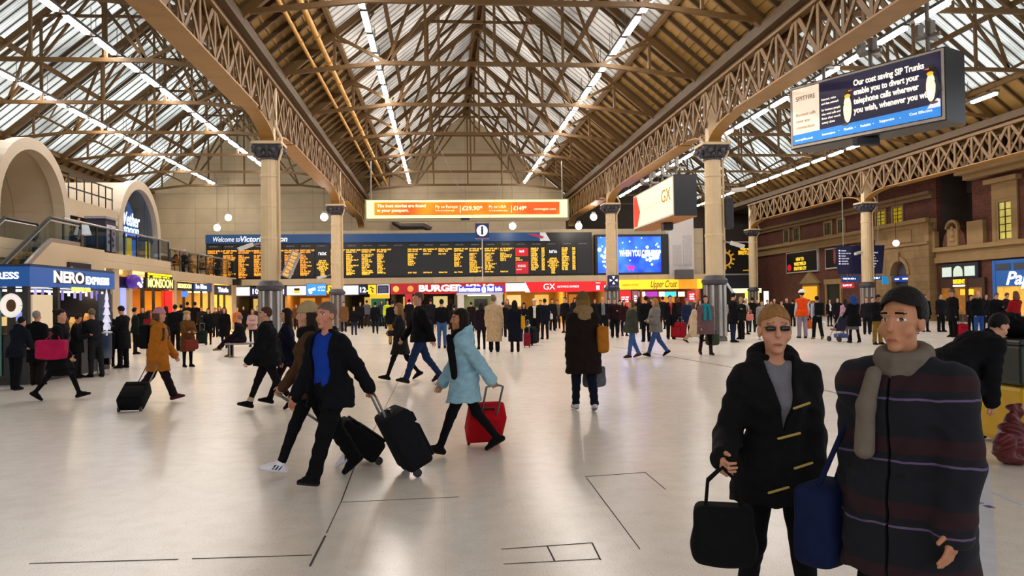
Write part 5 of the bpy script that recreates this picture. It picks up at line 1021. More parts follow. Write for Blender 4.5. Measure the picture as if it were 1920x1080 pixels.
POSES=dict(
 stand=dict(l=((.03,.03),(-.03,.02)),a=((.02,.12,.2,.0),(.02,.12,.2,.0))),
 stand2=dict(l=((.1,.1),(-.04,.0)),a=((.05,.14,.35,.1),(-.05,.15,.3,.0))),
 walk=dict(l=((.42,.06),(-.36,.3)),a=((-.38,.12,.15,.0),(.35,.12,.35,.05)),lean=.05),
 walkr=dict(l=((-.36,.3),(.42,.06)),a=((.35,.12,.35,.05),(-.38,.12,.15,.0)),lean=.05),
 step=dict(l=((.2,.05),(-.18,.25)),a=((-.15,.12,.15,.0),(.15,.12,.3,.05)),lean=.03),
 stepr=dict(l=((-.18,.25),(.2,.05)),a=((.15,.12,.3,.05),(-.15,.12,.15,.0)),lean=.03),
 phone=dict(l=((.03,.03),(-.03,.02)),a=((.25,.15,1.6,.55),(.02,.12,.2,.0)),hp=.35),
 phone2=dict(l=((.04,.03),(-.03,.02)),a=((.3,.15,1.45,.5),(.3,.15,1.5,.5)),hp=.4),
 folded=dict(l=((.03,.03),(-.03,.02)),a=((.35,.12,1.25,1.0),(.35,.12,1.2,1.0))),
 foldwalk=dict(l=((.4,.06),(-.36,.3)),a=((.35,.12,1.25,1.0),(.35,.12,1.2,1.0)),lean=.06),
 pocket=dict(l=((.05,.05),(-.03,.02)),a=((-.22,.3,.75,.3),(-.22,.3,.75,.3))),
 pull=dict(l=((.42,.06),(-.36,.3)),a=((-.55,.1,.02,.0),(.3,.12,.35,.05)),lean=.08),      # left hand trails behind
 pullr=dict(l=((-.36,.3),(.42,.06)),a=((.3,.12,.35,.05),(-.55,.1,.02,.0)),lean=.08),
 leanon=dict(l=((.1,.1),(-.1,.05)),a=((.55,.12,.9,.35),(.55,.12,.9,.35)),lean=.28,hp=.2),
 push=dict(l=((.15,.05),(-.12,.2)),a=((.45,.1,.75,.1),(.45,.1,.75,.1)),lean=.08),
 sit=dict(l=((1.5,1.45),(1.45,1.35)),a=((.4,.12,.9,.4),(.4,.12,.9,.4)),lean=.1),
 sitx=dict(l=((1.75,.95),(1.5,1.5)),a=((.6,.1,.7,.5),(.55,.1,.8,.5)),lean=.15),
 bend=dict(l=((.55,.75),(.1,.6)),a=((.9,.15,.25,.1),(.75,.15,.3,.1)),lean=1.05,hp=.3),
)
PEOPLE={}
def person(label,foot,H,face,pose,top,bot,shoe=('shoe','#17151a'),hair=('short','#2a1d16'),skin='#c89276',fem=False,hat=None,scarf=None,shirt=None,opn=0.,collar=None,extra=None,hy=0.,wide=1.,vox=None,grip=(0,0),group=None,z0=0.):
    dist=math.hypot(foot[0],foot[1]); h=vox or min(max(dist*.00095,.0055),.03)
    P_=dict(POSES[pose] if isinstance(pose,str) else pose); lean=P_.get('lean',0.); hp=P_.get('hp',0.); sw=.16 if fem else .185
    s=H/1.75; w=wide*(.93 if fem else 1.); hv=h/s
    PZ=.94
    Ru=Matrix.Rotation(-lean,3,'X'); U=lambda p:(Ru@(Vector(p)-V(0,0,PZ)))+V(0,0,PZ)
    J={}
    mz=9
    for i,sd in enumerate((-1,1)):
        a,k=P_['l'][i]; hip=V(sd*.088,0,.91); d=V(sd*.03,math.sin(a),-math.cos(a)).normalized(); kn=hip+d*.42; ph=a-k; d2=V(0,math.sin(ph),-math.cos(ph)); an=kn+d2*.4
        fp=.0
        if ph<-.25: fp=max(-.75,(ph+.2)*1.1)
        elif ph>.18 and abs(a)<1.2: fp=min(.3,ph-.1)
        f=V(sd*.12,math.cos(fp),math.sin(fp)).normalized(); u=(V(0,0,1)-f*f.z).normalized(); 
        if abs(f.z)>.98: u=V(0,-1,0)
        J[i]=(hip,kn,an,f,u); base=an-u*.085
        mz=min(mz,(base-f*.07).z,(base+f*.19).z)
    dz=V(0,0,-mz)
    for i in (0,1): hip,kn,an,f,u=J[i]; J[i]=(hip+dz,kn+dz,an+dz,f,u)
    Um=U; U=lambda p: Um(p)+dz
    pel=V(0,0,PZ)+dz
    A={}
    for i,sd in enumerate((-1,1)):
        a,b,e,inn=P_['a'][i]; S=V(sd*sw,0,1.372); d=V(sd*math.sin(b),math.cos(b)*math.sin(a),-math.cos(b)*math.cos(a)); E=S+d*.29
        d2=V(sd*(math.sin(b)*.5*math.cos(inn)-math.sin(inn)),math.cos(inn)*math.sin(a+e),-math.cos(inn)*math.cos(a+e)).normalized(); Wr=E+d2*.25
        A[i]=(U(S),U(E),U(Wr),(Ru@d2).normalized(),sd)
    Hm=Matrix.Translation(U((0,0,1.50)))@(Ru@Matrix.Rotation(lean*.75,3,'X')).to_4x4()@Matrix.Rotation(hy,4,'Z')@Matrix.Rotation(-hp,4,'X')@Matrix.Translation((0,0,-1.50))
    Rh=Hm.to_3x3(); HP=lambda x,y,z: Hm@V(x,y,z)
    hi=h<.0135; parts=[]
    # --- body
    B=Sdf(hv); q=.014
    B.ell(U((0,0,1.26)),(.155*w-q,.11*w-q,.18),Ru,.04).ell(U((0,0,1.08)),(.13*w-q,.1*w-q,.17),Ru,.05).ell(U((0,0,.95)),(.15*w-q,.11*w-q,.12),Ru,.05)
    B.cone(U((0,-.015,1.42)),HP(0,-.005,1.545),.055 if not fem else .048,.05 if not fem else .045,.03)
    B.ell(HP(0,-.012,1.658),(.074,.094,.094),Rh,.02).ell(HP(0,.03,1.585),(.056,.062,.072),Rh,.03)
    if h<.02:
        B.cone(HP(0,.09,1.645),HP(0,.103,1.606),.01,.014,.012).ell(HP(0,.083,1.56),(.026,.014,.013),Rh,.012).ell(HP(0,.07,1.527),(.025,.022,.018),Rh,.02).cone(HP(-.038,.074,1.668),HP(.038,.074,1.668),.014,.014,.012)
        for sd in (-1,1): B.ell(HP(sd*.076,-.005,1.625),(.011,.026,.034),Rh,.008).ell(HP(sd*.05,.055,1.6),(.022,.025,.025),Rh,.02)
    for i in (0,1):
        hip,kn,an,f,u=J[i]; B.cone(hip,kn,.075*w-q/2,.05,.04).cone(kn,an,.05,.033,.02).cone(an,an-u*.05+f*.1,.03,.025,.02)
        S,E,Wr,d2,sd=A[i]; B.cone(U((sd*.06,-.01,1.42)),S,.05,.045,.04).cone(S,E,.045,.034,.02).cone(E,Wr,.034,.024,.015)
        n=(V(-sd,0,0)-d2*d2.dot(V(-sd,0,0))).normalized(); wv=n.cross(d2).normalized(); 
        if wv.y+wv.z*.3<0: wv=-wv
        g=1.35 if grip[i] else .4
        pc=Wr+d2*.085
        if h<.017:
            for o in (-.026,0,.026): B.cone(Wr+wv*o*.6+d2*.01,pc+wv*o,.015,.0145,.014)
            for o,l in ((.033,.07),(.011,.079),(-.011,.073),(-.032,.057)):
                b0=pc+wv*o; e1=(d2*math.cos(g*.6)+n*math.sin(g*.6)); e2=(d2*math.cos(g*1.5)+n*math.sin(g*1.5)); b1=b0+e1*l*.55; b2=b1+e2*l*.5; B.cone(b0,b1,.0092,.0086,.005).cone(b1,b2,.0086,.0072,.004)
            t0_=Wr+d2*.03+wv*.024; t1=t0_+(d2*.55+wv*.75+n*.25).normalized()*.038; t2=t1+(d2*.8+wv*.25+n*.45).normalized()*.034; B.cone(t0_,t1,.013,.011,.008).cone(t1,t2,.011,.009,.004)
        else: B.cone(Wr,pc,.024,.026,.01).cone(pc,pc+(d2*.9+n*.4)*.06,.024,.017,.01).cone(Wr+d2*.03,Wr+d2*.07+wv*.04,.012,.011,.005)
    # --- lower garment
    kind,bc=bot; bm=cloth(bc) if isinstance(bc,str) else bc
    G=Sdf(hv,.0045 if kind in('trousers','jeans') else .002); t=.0
    if kind in('trousers','jeans','slim','tights'):
        kr,ar=dict(trousers=(.076,.068),jeans=(.07,.056),slim=(.06,.044),tights=(.056,.04))[kind]
        G.ell(U((0,0,1.0)),(.155*w,.115*w,.1),Ru,.05).ell(pel+V(0,0,-.01),(.165*w,.125*w,.13),None,.05)
        for i in (0,1):
            hip,kn,an,f,u=J[i]; G.cone(hip,kn,.098*w,kr,.05).cone(kn,an+(kn-an)*.08,kr,ar,.03)
            if kind in('trousers','jeans'): G.cone(an+(kn-an)*.16,an+(kn-an)*.03,ar,ar*1.06,.01)
        parts.append((kind if kind!='slim' else 'trousers',G,bm))
    elif kind=='skirt':
        G.ell(pel,(.165*w,.125*w,.13),None,.05).ec(pel+V(0,0,-.02),(.165,.13),V(0,.03,.50)+dz,(.19,.19)); G.cut(lambda X,Y,Z,z=.48+dz.z: z-Z); parts.append(('skirt',G,bm))
        T=Sdf(hv)
        for i in (0,1): hip,kn,an,f,u=J[i]; T.cone(hip,kn,.07,.054,.04).cone(kn,an,.056,.038,.02)
        parts.append(('tights',T,cloth('#17141a')))
    # --- shoes
    for i in (0,1):
        hip,kn,an,f,u=J[i]; b0=an-u*.085; K=Sdf(min(hv,.012)); o=lambda y,z: b0+f*y+u*z
        K.cone(o(-.05,.034),o(.1,.034),.038,.042,.01).cone(o(.1,.03),o(.168,.022),.04,.03,.015).cone(o(-.01,.05),o(-.0,.1),.043,.045,.02).cone(o(.0,.085),o(.09,.05),.036,.034,.02)
        if shoe[0]=='boot': K.cone(an,an+(kn-an)*.45,.05,.055,.02)
        if shoe[0]=='anklet': K.cone(an,an+(kn-an)*.16,.053,.056,.015)
        bo=Vector(b0); uu=Vector(u)
        K.cut(lambda X,Y,Z,bo=bo,uu=uu: -((X-bo.x)*uu.x+(Y-bo.y)*uu.y+(Z-bo.z)*uu.z))
        ms=[cloth(shoe[1]) if shoe[0]!='sneaker' else hexm(shoe[1],.5),hexm(shoe[2] if len(shoe)>2 else '#0c0b0c',.6),hexm('#20222c',.6),cloth('#b5a080')]
        def smi(C,bo=bo,uu=uu,ff=Vector(f),an=an,kn=kn):
            D=C-np.array(bo); hu=D@np.array(uu); hf=D@np.array(ff); mi=(hu<.02).astype(int)
            if shoe[0]=='sneaker':
                for c0 in (.015,.045,.075): mi[(hu>.028)&(hu<.075)&(abs(hf-c0-(hu-.03)*-.5)<.008)]=2
            if shoe[0]=='anklet': mi[(hu>.115)]=3
            return mi
        parts.append(('shoe',K,ms,smi))
    # --- top garment
    kind,tcol,hem=top[:3]; tt=top[3] if len(top)>3 else dict(sweater=.012,jacket=.024,coat=.03,puffer=.045,longcoat=.032,parka=.045,shirt=.006,vest=.03)[kind]
    tm=cloth(tcol) if isinstance(tcol,str) else tcol
    def torso(G,t,hem,arms=True,flare=.05):
        G.ell(U((0,0,1.27)),(.158*w+t,.112*w+t,.17+t*.6),Ru,.05).ell(U((0,0,1.08)),((.13 if fem else .148)*w+t,.105*w+t,.18),Ru,.06).ell(U((0,0,.97)),(.16*w+t,.12*w+t,.13),Ru,.05)
        if fem: G.ell(U((0,.06,1.27)),(.12+t*.6,.085+t*.6,.075+t*.5),Ru,.04)
        for i in (0,1):
            S,E,Wr,d2,sd=A[i]; G.cone(U((sd*.06,-.012,1.43)),S,.05+t*.6,.05+t*.75,.06)
            if arms: G.cone(S,E,.052+t*.8,.046+t*.75,.04).cone(E,Wr+d2*.005,.046+t*.8,.036+t*.7,.02).cone(Wr-d2*.03,Wr+d2*.012,.037+t*.75,.038+t*.8,.01)
        zh=hem+dz.z
        if hem<.86:
            my=sum(J[i][0].lerp(J[i][1],.8).y for i in (0,1))/2; ext=max(abs(J[i][0].lerp(J[i][1],min(1,(.91-hem)/.42)).y-my) for i in (0,1))
            G.ec(pel+V(0,0,.06),(.165*w+t,.125*w+t),V(0,my*.8,hem-.02)+dz,(.165*w+t+flare,max(.13*w+t+flare*.6,min(ext+.085,.26))))
            for i in (0,1): G.cone(J[i][0],J[i][1],.1*w+t*.7,.075+t*.7,.08)
        if lean<.7: G.cut(lambda X,Y,Z: zh+.006*np.sin(9*np.arctan2(Y,X+1e-6))-Z)
        else: G.cut(lambda X,Y,Z: -((Y)*-Ru[2][1]*-1*0+ (Z-pel.z)*math.cos(lean)+ (Y-pel.y)*math.sin(lean)+ .14))
    G=Sdf(hv,.007 if kind=='puffer' else .0045); torso(G,tt,hem,kind!='vest')
    if shirt or opn:
        sg_=Sdf(hv); torso(sg_,.004,max(hem+.02,.86),False); parts.append(('shirt' if not isinstance(shirt,tuple) else shirt[1],sg_,cloth(shirt if isinstance(shirt,str) else shirt[0] if shirt else '#d8d4d0')))
        def vcut(X,Y,Z,c=math.cos(lean),n_=math.sin(lean)):
            yt=(Y-pel.y)*c-(Z-pel.z)*n_; zt=PZ+(Y-pel.y)*n_+(Z-pel.z)*c
            wd=np.clip((zt-(1.12 if not opn else .0))*.22,0,.085)
            if opn: wd=np.maximum(opn*np.ones_like(zt),np.clip((zt-1.12)*.22,0,.085)*(zt>1.12))
            return np.minimum(yt-.0,wd-abs(X)) if False else np.minimum(np.minimum(yt-.02,wd-abs(X)),1.56-zt)
        G.cut(vcut)
    elif hi and kind not in('sweater','vest'): G.cut(lambda X,Y,Z: np.minimum(.006-abs(X-.012),Y-.03)*1. -0*Z)
    if collar in('hood','fur'):
        r=.034 if collar=='hood' else .045
        H_=G if collar=='hood' else Sdf(hv); pts=[U((.1*math.sin(a),-.03+.085*math.cos(a),1.475-.05*math.cos(a))) for a in [rad(x) for x in range(30,331,30)]]
        for a,b in zip(pts[:-1],pts[1:]): H_.cone(a,b,r,r,.03)
        H_.ell(U((0,-.115,1.40)),(.1,.05,.09),Ru,.05)
        if collar=='fur': parts.append(('fur_collar',H_,M('fur','#8a7048',.95,var=.5,scale=60,bump=.8)))
    elif collar=='stand' or (collar is None and kind in('jacket','coat','longcoat','puffer','parka') and h<.02):
        pts=[U((.075*math.sin(a),-.012+.075*math.cos(a),1.475-.022*math.cos(a))) for a in [rad(x) for x in range(25,336,31)]]
        for a,b in zip(pts[:-1],pts[1:]): G.cone(a,b,.02,.02,.015)
    parts.append(({'sweater':'sweater','jacket':'jacket','puffer':'puffer_jacket','shirt':'shirt','vest':'vest','parka':'parka'}.get(kind,'coat'),G,tm))
    if kind=='vest':
        sl=Sdf(hv)
        for i in (0,1): S,E,Wr,d2,sd=A[i]; sl.cone(U((sd*.1,-.01,1.42)),S,.05,.056,.03).cone(S,E,.058,.05,.03).cone(E,Wr,.05,.042,.02)
        parts.append(('sleeves',sl,cloth('#c4c2cc')))
    # --- hair, hat, scarf (grown in the head's own frame)
    def headpart(name,G,m): parts.append((name,G,m,None,Hm))
    st,hc=hair
    if st!='bald':
        G=Sdf(min(hv,.016)); G.ell((0,-.016,1.668 if st!='full' else 1.676),(.083,.1,.1) if st!='full' else (.09,.109,.107),None,.02)
        if st in('long','bob','straight'):
            zb={'long':1.33,'straight':1.38,'bob':1.5}[st]
            for x in (-.06,-.03,0,.03,.06): G.cone((x,-.055,1.62),(x*1.25,-.085,zb),.04,.03,.03)
            for sd in (-1,1): G.cone((sd*.072,-.01,1.66),(sd*.083,.0,max(zb,1.45)),.026,.022,.02)
        if st=='bun': G.ell((0,-.11,1.72),(.045,.045,.045))
        if st=='receding': G.cut(lambda X,Y,Z: np.minimum(Y+.02,9) +0*Z+0*X)
        if st=='fringe' : G.cut(lambda X,Y,Z: np.minimum(Y-.045,1.672-Z)+0*X)
        else: G.cut(lambda X,Y,Z: np.minimum(Y-.028+np.abs(X)*.15,(1.705 if st!='full' else 1.722)-.35*np.abs(X)-Z)+0*X)
        if st in('short','receding','full'): G.cut(lambda X,Y,Z: np.maximum(np.minimum(1.6-Z,Y+.045),1.565-Z)+0*X)
        headpart('hair',G,hairm(hc))
    if hat:
        G=Sdf(min(hv,.012)); hk,hc2=hat
        if hk=='beanie': G.ell((0,-.012,1.68),(.092,.108,.105)); [G.cone((.088*math.sin(a),-.012+.103*math.cos(a),1.675),(.088*math.sin(a+.35),-.012+.103*math.cos(a+.35),1.675),.016,.016,.01) for a in [i*.35 for i in range(18)]]; G.cut(lambda X,Y,Z: 1.66-Z+0*X+0*Y); nm='knitted_hat'
        elif hk=='beret': G.ell((.01,-.02,1.735),(.115,.12,.05)).ell((0,-.012,1.70),(.09,.105,.05)); nm='beret'
        elif hk=='cap': G.ell((0,-.012,1.69),(.09,.107,.08)).ell((0,.1,1.695),(.075,.06,.014)).cut(lambda X,Y,Z: 1.68-Z+0*X+0*Y); nm='flat_cap'
        elif hk=='helmet': G.ell((0,-.01,1.70),(.115,.138,.115)).ell((0,.01,1.695),(.125,.165,.018)).cut(lambda X,Y,Z: 1.68-Z+0*X+0*Y); nm='safety_helmet'
        elif hk=='hoodup':
            G.ell((0,-.03,1.655),(.115,.13,.125)).ell((0,-.06,1.5),(.13,.11,.12),None,.06).cut(lambda X,Y,Z: np.minimum(Y-.035,1-((X/.075)**2+((Z-1.64)/.1)**2))); nm='hood'
        headpart(nm,G,cloth(hc2) if hk!='helmet' else hexm(hc2,.35))
    if scarf:
        G=Sdf(hv); sk,scol=scarf
        for r_,z_ in ((.085,1.455),(.08,1.495)):
            pts=[U((r_*math.sin(a),-.005+r_*math.cos(a),z_-.02*math.cos(a))) for a in [2*PI*i/12 for i in range(13)]]
            for a,b in zip(pts[:-1],pts[1:]): G.cone(a,b,.032,.032,.02)
        if sk=='tails':
            for sd in (-1,1): G.cone(U((sd*.045,.105+tt,1.43)),U((sd*.07,.125+tt,1.3)),.033,.04,.02).cone(U((sd*.07,.125+tt,1.3)),U((sd*.08,.125+tt,1.06)),.04,.045,.02)
        if sk=='lefttail': G.cone(U((-.07,.1+tt,1.44)),U((-.13,.1+tt,1.3)),.035,.045,.02).cone(U((-.13,.1+tt,1.3)),U((-.15,.09+tt,.98)),.045,.04,.02)
        if sk=='onetail': G.cone(U((.06,.1+tt,1.43)),U((.09,.115+tt,1.3)),.03,.036,.02).cone(U((.09,.115+tt,1.3)),U((.1,.12+tt,1.12)),.036,.04,.02)
        parts.append(('scarf',G,cloth(scol)))
    if extra: extra(parts,dict(U=U,J=J,A=A,hv=hv,dz=dz,HP=HP,Ru=Ru,cloth=cloth,t=tt))
    # --- link: the body is the thing, clothes and hair are its parts
    P,Q=B.run(); C=P[Q].mean(1); Ci=(C-np.array(Hm.translation))@np.array(Rh)+0; Ci=C@np.array(Rh)+np.array(Hm.inverted().translation) ; mi=np.zeros(len(Q),int)
    if h<.014:
        x,y,z=Ci.T; ax=abs(x)
        mi[(((ax)/.024)**2+((z-1.559)/.008)**2<1)&(y>.06)]=1; mi[(((ax-.034)/.015)**2+((z-1.643)/.007)**2<1)&(y>.05)]=2; mi[(((ax-.034)/.0075)**2+((z-1.643)/.0075)**2<1)&(y>.05)]=3; mi[(abs(ax-.036)<.02)&(abs(z-1.669+.12*(ax-.036))<.004)&(y>.06)]=4
    root=link('person',mesh_np('person_body',P*s,Q,[skinm(skin),M('lip_tone','#9a5448',.5),M('eye_white','#d8d2cc',.3),M('eye_iris','#1c1410',.2),hairm(hc if st!='bald' else '#6a5a50')],mi))
    root.location=(foot[0],foot[1],z0); root.rotation_euler=(0,0,rad(face)); tag(root,label,'person',group)
    for q in parts:
        P,Q=q[1].run()
        if not len(Q): continue
        if len(q)>4: P=P@np.array(q[4].to_3x3()).T+np.array(q[4].translation)
        m2=q[3](P[Q].mean(1)) if len(q)>3 and q[3] else None
        link(q[0],mesh_np(q[0],P*s,Q,q[2],m2),root)
    mw=Matrix.Translation((foot[0],foot[1],z0))@Matrix.Rotation(rad(face),4,'Z')@Matrix.Scale(s,4)
    info=dict(root=root,mw=mw,hand=[mw@(A[i][2]+A[i][3]*.09) for i in (0,1)],sh=[mw@A[i][0] for i in (0,1)],U=lambda p:mw@U(p),s=s,face=face)
    PEOPLE[label]=info; return info
def head_h(px,py,foot):
    return zat(px,py,foot)
def pp_(label,px,fy_,hy_,face,pose,top,bot,**k):
    f=atz(px,fy_); H=zat(px,hy_,f); return person(label,(f.x,f.y),min(max(H,1.5),1.93),face,pose,top,bot,**k)
# --- carried things
def suitcase(label,W,Hd,col,dims=(.4,.24,.56),hand=True,face=0):
    W=Vector((W[0],W[1],.035)); Hd=Vector(Hd); ax=(Hd-W).normalized(); L=(Hd-W).length; hz=Vector((Hd.x-W.x,Hd.y-W.y,0)); 
    hz=hz.normalized() if hz.length>.03 else Vector((-math.sin(rad(face)),math.cos(rad(face)),0))
    rt=Vector((hz.y,-hz.x,0)); nv=rt.cross(ax).normalized()        # nv: the side that faces up and back
    w_,d_,l_=dims; l_=min(l_,L-.2); mx=Matrix((rt,nv,ax)).transposed().to_4x4(); mx.translation=W+nv*(d_*.25)
    m=cloth(col); root=MB().rbox((0,0,l_/2+.03),(w_,d_,l_),.045,3).build('suitcase',m,None,True,mx=mx); tag(root,label,'suitcase')
    MB().rbox((0,d_/2+.012,l_*.42),(w_*.82,.04,l_*.6),.018,2).build('front_pocket',m,root,True); MB().rbox((0,d_/2+.012,l_*.86),(w_*.82,.03,.1),.014,2).build('upper_pocket',m,root,True)
    MB().tube([(-.07,0,l_+.02),(-.06,.0,l_+.055),(.06,0,l_+.055),(.07,0,l_+.02)],.014,8).build('carry_handle',BLK,root,True)
    top=(L-.005)
    MB().tube([(-.09,-d_*.3,l_-.05),(-.09,-d_*.27,top-.02),(-.05,-d_*.26,top),(.05,-d_*.26,top),(.09,-d_*.27,top-.02),(.09,-d_*.3,l_-.05)],.012,8).build('telescopic_handle',M('rod_grey','#7d7b7a',.35,metal=.6),root,True)
    for sx in (-1,1): MB().tube([(sx*(w_/2-.05),-d_*.25,.01),(sx*(w_/2-.02),-d_*.25,.01)],.042,14).build('wheel',BLK,root,True)
    return root
def handbag(label,top,col,dim=(.34,.14,.26),drop=.22,rz=0,cat='bag',name='handbag',vox=.012):
    top=Vector(top); w_,d_,hh=dim; G=Sdf(vox); G.rb((0,0,-drop-hh*.55),(w_/2-.03,d_/2-.03,hh*.4-.02),.035,None,.03).ell((0,0,-drop-hh*.75),(w_/2*1.08,d_/2*1.15,hh*.3),None,.06)
    P,Q=G.run(); r=link(name,mesh_np(name,P,Q,cloth(col))); r.location=top; r.rotation_euler=(0,0,rad(rz)); tag(r,label,cat)
    for y in (-.02,.02): MB().tube([(-w_*.3,y,-drop-.03),(-w_*.26,y,-drop*.45),(0,y,.0),(w_*.26,y,-drop*.45),(w_*.3,y,-drop-.03)],.009,6).build('strap',cloth(col),r,True)
    return r
def shoulder_bag(label,info,side,col,dim=(.32,.13,.3),z=.95,out=.27,fwd=0.,name='shoulder_bag'):
    mw=info['mw']; sd=(-1,1)[side]; c=mw@V(sd*out,fwd,z); sh=info['sh'][side]; G=Sdf(.014); w_,d_,hh=dim
    G.rb((0,0,0),(d_/2-.03,w_/2-.04,hh/2-.04),.035,None,.03).ell((0,0,-hh*.22),(d_/2*1.1,w_/2*1.05,hh*.3),None,.06)
    P,Q=G.run(); r=link(name,mesh_np(name,P,Q,cloth(col))); r.location=c; r.rotation_euler=(0,0,rad(info['face'])); tag(r,label,'bag')
    im=Matrix.Translation(c)@Matrix.Rotation(rad(info['face']),4,'Z'); t=im.inverted()@(sh+Vector((0,0,.075)))
    for y in (-.8,.8): MB().tube([(0,y*w_*.35,hh*.42),(t.x*.75,t.y*.75+y*.05,t.z*.65),(t.x,t.y+y*.02,t.z),(t.x*.6-.06*sd,t.y*.5,t.z*.85)],.011,6).build('strap',cloth(col),r,True)
    return r
def backpack(label,info,col,dim=(.3,.17,.44)):
    mw=info['mw']; w_,d_,hh=dim; G=Sdf(.015); G.rb((0,0,0),(w_/2-.05,d_/2-.05,hh/2-.05),.05,None,.02).rb((0,-d_*.55,-hh*.16),(w_/2-.08,.02,hh*.2),.03,None,.02)
    P,Q=G.run(); r=link('backpack',mesh_np('backpack',P,Q,cloth(col))); r.matrix_world=Matrix.Translation(info['U']((0,-.13-d_/2,1.22)))@Matrix.Rotation(rad(info['face']),4,'Z'); tag(r,label,'backpack')
    for sd in (-1,1): MB().tube([(sd*.09,d_*.4,hh*.4),(sd*.11,d_*.5+.1,hh*.5),(sd*.125,d_*.5+.25,hh*.3),(sd*.13,d_*.5+.24,-.05),(sd*.13,d_*.5+.05,-hh*.35)],.017,6).build('strap',BLK,r,True)
    return r
# ================================================================== the crowd
BK='#15151a'; DK='#1c1c24'; NV='#171c30'
t=pp_
# ---- kiosk and left side
t('man in hooded navy jacket leaning at the kiosk front, leftmost in the photo',30,731,592,345,'leanon',('jacket','#1a1f30',.78),('trousers','#15151b'),collar='hood',hair=('short','#1a1412'))
t('grey-haired man in long black coat standing at the kiosk corner',70,722,583,350,'stand',('coat',BK,.55),('trousers','#2a1f1c'),hair=('short','#8a8580'))
w=t('woman in black coat and skirt striding right past the kiosk with a crimson bag',112,750,577,270,'walk',('coat',BK,.62),('skirt','#121216'),fem=True,hair=('bun','#2a1c18'))
shoulder_bag('large crimson shoulder bag carried past the coffee kiosk',w,1,'#b01c4c',(.5,.2,.34),.98,.3)
t('man in black coat behind the high table by the kiosk, face reddened by light',144,709,588,280,'phone2',('coat',BK,.7),('trousers',DK),hair=('short','#3a2a20'),skin='#c07a5c')
t('tall man in dark grey jumper and grey trousers leaning on the high table',180,707,577,50,'leanon',('sweater','#23262f',.86,.022),('jeans','#2e2e32'),hair=('short','#6a5a4a'))
t('dark-haired woman in black jacket with her back turned, beside the man reading his phone',205,688,580,20,'stand',('jacket','#14161c',.8),('slim','#101014'),fem=True,hair=('long','#14100e'))
t('man in long black coat bowed over his phone at the shop entrance',231,690,573,75,'phone2',('coat','#131318',.55),('trousers','#17171d'),hair=('short','#241812'))
t('man in dark green jacket facing into the lit doorway left of the clothes shop',254,664,577,300,'stand',('jacket','#1a2826',.8),('trousers',DK),hair=('short','#1e1612'))
t('woman in red and black coat half hidden behind the mustard coat walker',279,668,584,330,'stand2',('coat','#8a1f2c',.6),('slim',BK),fem=True,hair=('bob','#2a2018'))
m=t('person in mustard coat and pink hat walking right with a trolley case',296,752,575,272,dict(l=((-.36,.3),(.42,.06)),a=((.3,.12,.35,.05),(-.05,.14,.12,.0)),lean=.08),('coat','#a8641c',.6,.045),('trousers','#2a1a22'),hat=('beanie','#b8808c'),collar='hood',hair=('bob','#5a4030'),grip=(0,1),shoe=('shoe','#5a1c28'))
f=atz(243,772); suitcase('black trolley case pulled by the person in the mustard coat',f,m['hand'][1],'#17171a',(.4,.24,.5)); backpack('black rucksack on the back of the mustard coat',m,'#16161a',(.32,.18,.42))
t('tall man in black with his back turned before the red shop poster',329,658,571,8,'stand',('jacket','#121216',.75),('trousers','#101014'),hair=('short','#18120f'))
b=t('elderly woman in brown coat and tan beret waiting with folded hands',352,688,586,225,'folded',('coat','#5c3c1c',.5),('slim','#141216'),fem=True,hat=('beret','#a88a58'),hair=('bob','#b8a890'),skin='#d0a080')
handbag('red-brown handbag held by the woman in the tan beret',b['hand'][0]+Vector((.05,-.05,-.05)),'#6c2c22',(.36,.14,.28),.12,225)
t('dark-haired shopper in black jacket inside the navy-fascia shop, left of a pair',352,630,566,0,'stand',('jacket',BK,.78),('trousers',DK),hair=('short','#0e0c0c'))
t('dark-haired shopper in black jacket inside the navy-fascia shop, right of a pair',366,632,566,10,'stand2',('jacket','#101018',.78),('trousers','#16161e'),hair=('short','#14100e'))
w=t('woman with long dark hair in black coat, dark green case at her side',391,646,578,186,'stand',('coat','#121218',.55),('slim','#121216'),fem=True,hair=('long','#14100e'),grip=(0,1))
f=atz(379,647); suitcase('dark green upright case beside the woman in black near the last shop',f,(f.x+.0,f.y+.02,.92),'#1c2a24',(.42,.26,.55))
t('man in dark jacket with brown scarf behind the two women near the last shop',404,632,577,180,'stand',('jacket','#1c1618',.78),('trousers',DK),scarf=('ring','#6a3c28'),hair=('short','#6a4a30'))
w=t('woman in black coat and purple tie walking forward with a red bag',421,653,576,186,'step',('coat','#101016',.5),('slim','#141420'),fem=True,hair=('long','#1c120e'),grip=(1,0))
handbag('red bag hanging from the hand of the woman in black by the last shop',w['hand'][0],'#a01424',(.36,.14,.4),.1,186)
t('person in orange jacket standing at the gates under the platform 10 sign',445,628,578,200,'stand',('jacket','#b8622c',.82),('trousers','#1a1a20'),hair=('short','#b89a80'))
bench=empty('bench',(-6.0,26.2,0),label='grey metal bench under the seated man near the thick left column',cat='bench')
MB().rbox((0,0,.43),(1.7,.5,.06),.02).build('seat',GREYM,bench)
for x in (-.7,.7): MB().tube([(x,-.2,.0),(x,-.2,.42),(x,.2,.42),(x,.2,0)],.025,8).build('leg',GREYM,bench)
person('seated man in black jacket with crossed plum trousers and tan boots',(-6.35,26.15),1.75,85,'sitx',('jacket','#141418',.86),('trousers','#2c1626'),shoe=('boot','#8a6a3c'),hair=('short','#8a6a60'),grip=(0,0))
t('woman in pale pink top behind the bench near the thick left column',474,650,579,180,'folded',('jacket','#c09a94',.8),('slim',DK),fem=True,hair=('long','#4a2c20'))
t('man in grey jacket standing left of the thick left column',484,640,573,150,'stand',('jacket','#3a3438',.8),('trousers',DK),hair=('short','#6a5040'))
